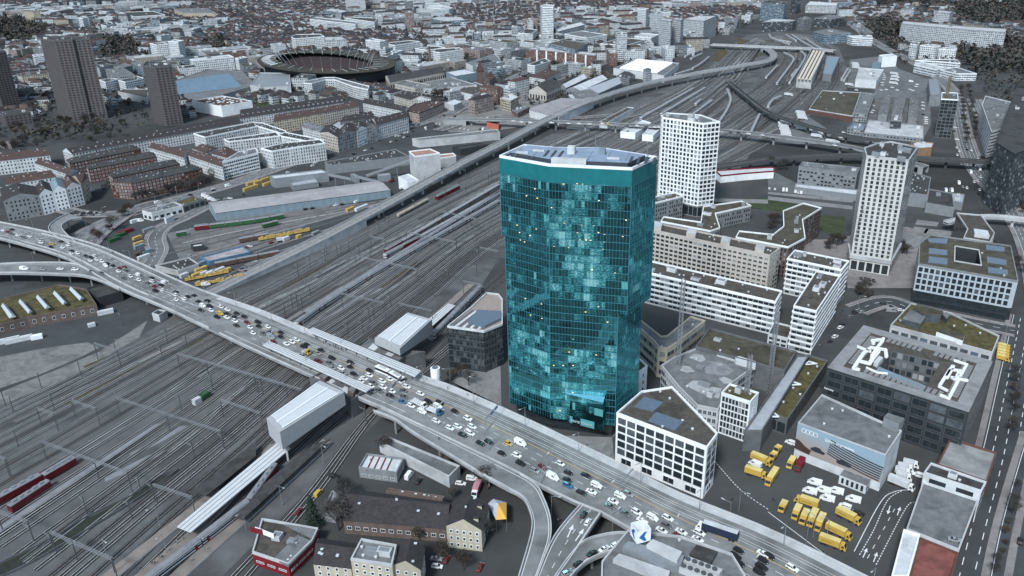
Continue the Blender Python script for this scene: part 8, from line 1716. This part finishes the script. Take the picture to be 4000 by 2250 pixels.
# ---------------- labels: say where each repeated thing stands ----------------
LAND = [(20,560,'at the left end of the viaduct'),(200,640,'on the left stretch of viaduct'),(330,690,'above the works yard'),(450,760,'left of the first bus canopy'),(560,800,'before the bus canopies'),(700,850,'at the left canopy end'),(830,920,'between the bus canopies'),(960,980,'beside the articulated bus'),(1090,1040,'near the blue tipper lorry'),(1200,1100,'in front of the teal tower'),(1300,1170,'near the curved ramp'),(1450,1220,'before the white office block'),(1560,1280,'beyond the arrow ramp'),(1700,1330,'beside the curtain trailer lorry'),(1850,1350,'below the curtain trailer lorry'),(1960,1400,'at the lower viaduct end'),
 (1420,1410,'on the lower ramps'),(1100,1430,'near the old barn'),(800,1290,'left of the old barn'),(60,690,'on the left ramp'),(230,530,'by the loop ramp'),(100,480,'by the corner houses'),(430,510,'by the brick rows'),(560,470,'behind the works yard'),(430,650,'in the works yard'),(700,640,'by the graffiti wall'),(900,600,'below the long warehouse'),(760,390,'by the silo house'),(300,300,'below the brown tower blocks'),(500,280,'near the white box hall'),(130,50,'in the far left park'),(60,150,'left of the tallest brown tower'),(330,60,'behind the brown tower blocks'),(330,200,'between the brown towers'),(560,60,'far behind the small brown tower'),(650,130,'left of the stadium'),(830,150,'at the stadium'),(800,70,'behind the stadium'),(900,20,'near the pale cut off tower'),(1000,120,'right of the stadium'),(1100,170,'near the brick chimney'),(1100,60,'beyond the brick chimney'),(1230,20,'in the far centre'),(1200,190,'on the market area'),(1230,260,'on the market square'),(950,330,'at the street bend houses'),(1330,60,'left of the lone pale tower'),(1450,60,'right of the lone pale tower'),(1450,190,'near the stone engine hall'),(1570,60,'by the slim white tower'),(1680,30,'behind the grey tower cluster'),(1800,50,'left of the blue office tower'),(1500,140,'by the white courtyard office'),(1650,170,'by the zigzag skylights'),(1700,290,'on the tracks beyond the bridge'),(1880,240,'in the right track fan'),(1990,140,'by the golden roofed depot'),(2100,40,'by the black glass office'),(2200,60,'by the curving motorway'),(2330,70,'near the long housing slab'),(2500,60,'in the top right corner'),(2200,170,'by the postal hall'),(2300,180,'by the television blocks'),(1990,350,'among the goods lorries'),(2250,280,'by the goods halls'),(2420,330,'by the unfinished tower'),(2480,470,'on the right boulevard'),(2080,470,'by the canopy shed'),(2250,680,'beside the hotel tower'),(1900,520,'by the lawn'),(2150,740,'by the six sided office'),(2180,820,'beside the white wing'),(2420,900,'by the courtyard office'),(2480,1250,'along the right street'),(2050,1150,'under the billboard'),(1960,1250,'in the lorry yard'),(2150,1300,'right of the yellow lorries'),(150,900,'on the left gravel yard'),(300,950,'on the lower left tracks'),(150,1150,'near the red locomotives'),(500,1000,'below the viaduct tracks'),(600,1150,'left of the lower platform'),(400,1350,'at the lower platform'),(700,1350,'at the platform edge'),(900,720,'between the long trains'),(750,740,'on the middle tracks'),(1100,640,'right of the long trains'),(1100,520,'beside the tank wagon'),(1300,420,'left of the tower roof'),(1180,770,'by the upper platform'),(650,800,'just above the viaduct'),(1450,450,'behind the glass tower'),(1180,960,'by the dark glass office')]
ORD = ['leftmost', 'second from left', 'third from left', 'fourth from left', 'fifth from left', 'sixth from left', 'seventh from left', 'eighth from left', 'ninth from left', 'tenth from left', 'eleventh from left', 'twelfth from left']
bpy.context.view_layer.update()
bk = {}
for o, base, grp in AUTO:
    p = px(o.matrix_world.translation); q = (p[0]*.644, p[1]*.644)
    ok = -5 < q[0] < 2581 and -5 < q[1] < 1454
    ph = min(LAND, key=lambda l: (l[0]-q[0])**2+((l[1]-q[1])*1.5)**2)[2]
    bk.setdefault((base, ph), []).append((q[0], o, grp))
for (base, ph), L_ in bk.items():
    L_.sort(key=lambda t: t[0]); n = len(L_)
    for i, (x, o, grp) in enumerate(L_):
        if grp: o['group'] = grp
        if n == 1: o['label'] = base+' '+ph
        elif i == n-1: o['label'] = 'rightmost '+base+' '+ph
        elif i < 12: o['label'] = ORD[i]+' '+base+' '+ph
        else: o['label'] = base+' '+ph+', right part'
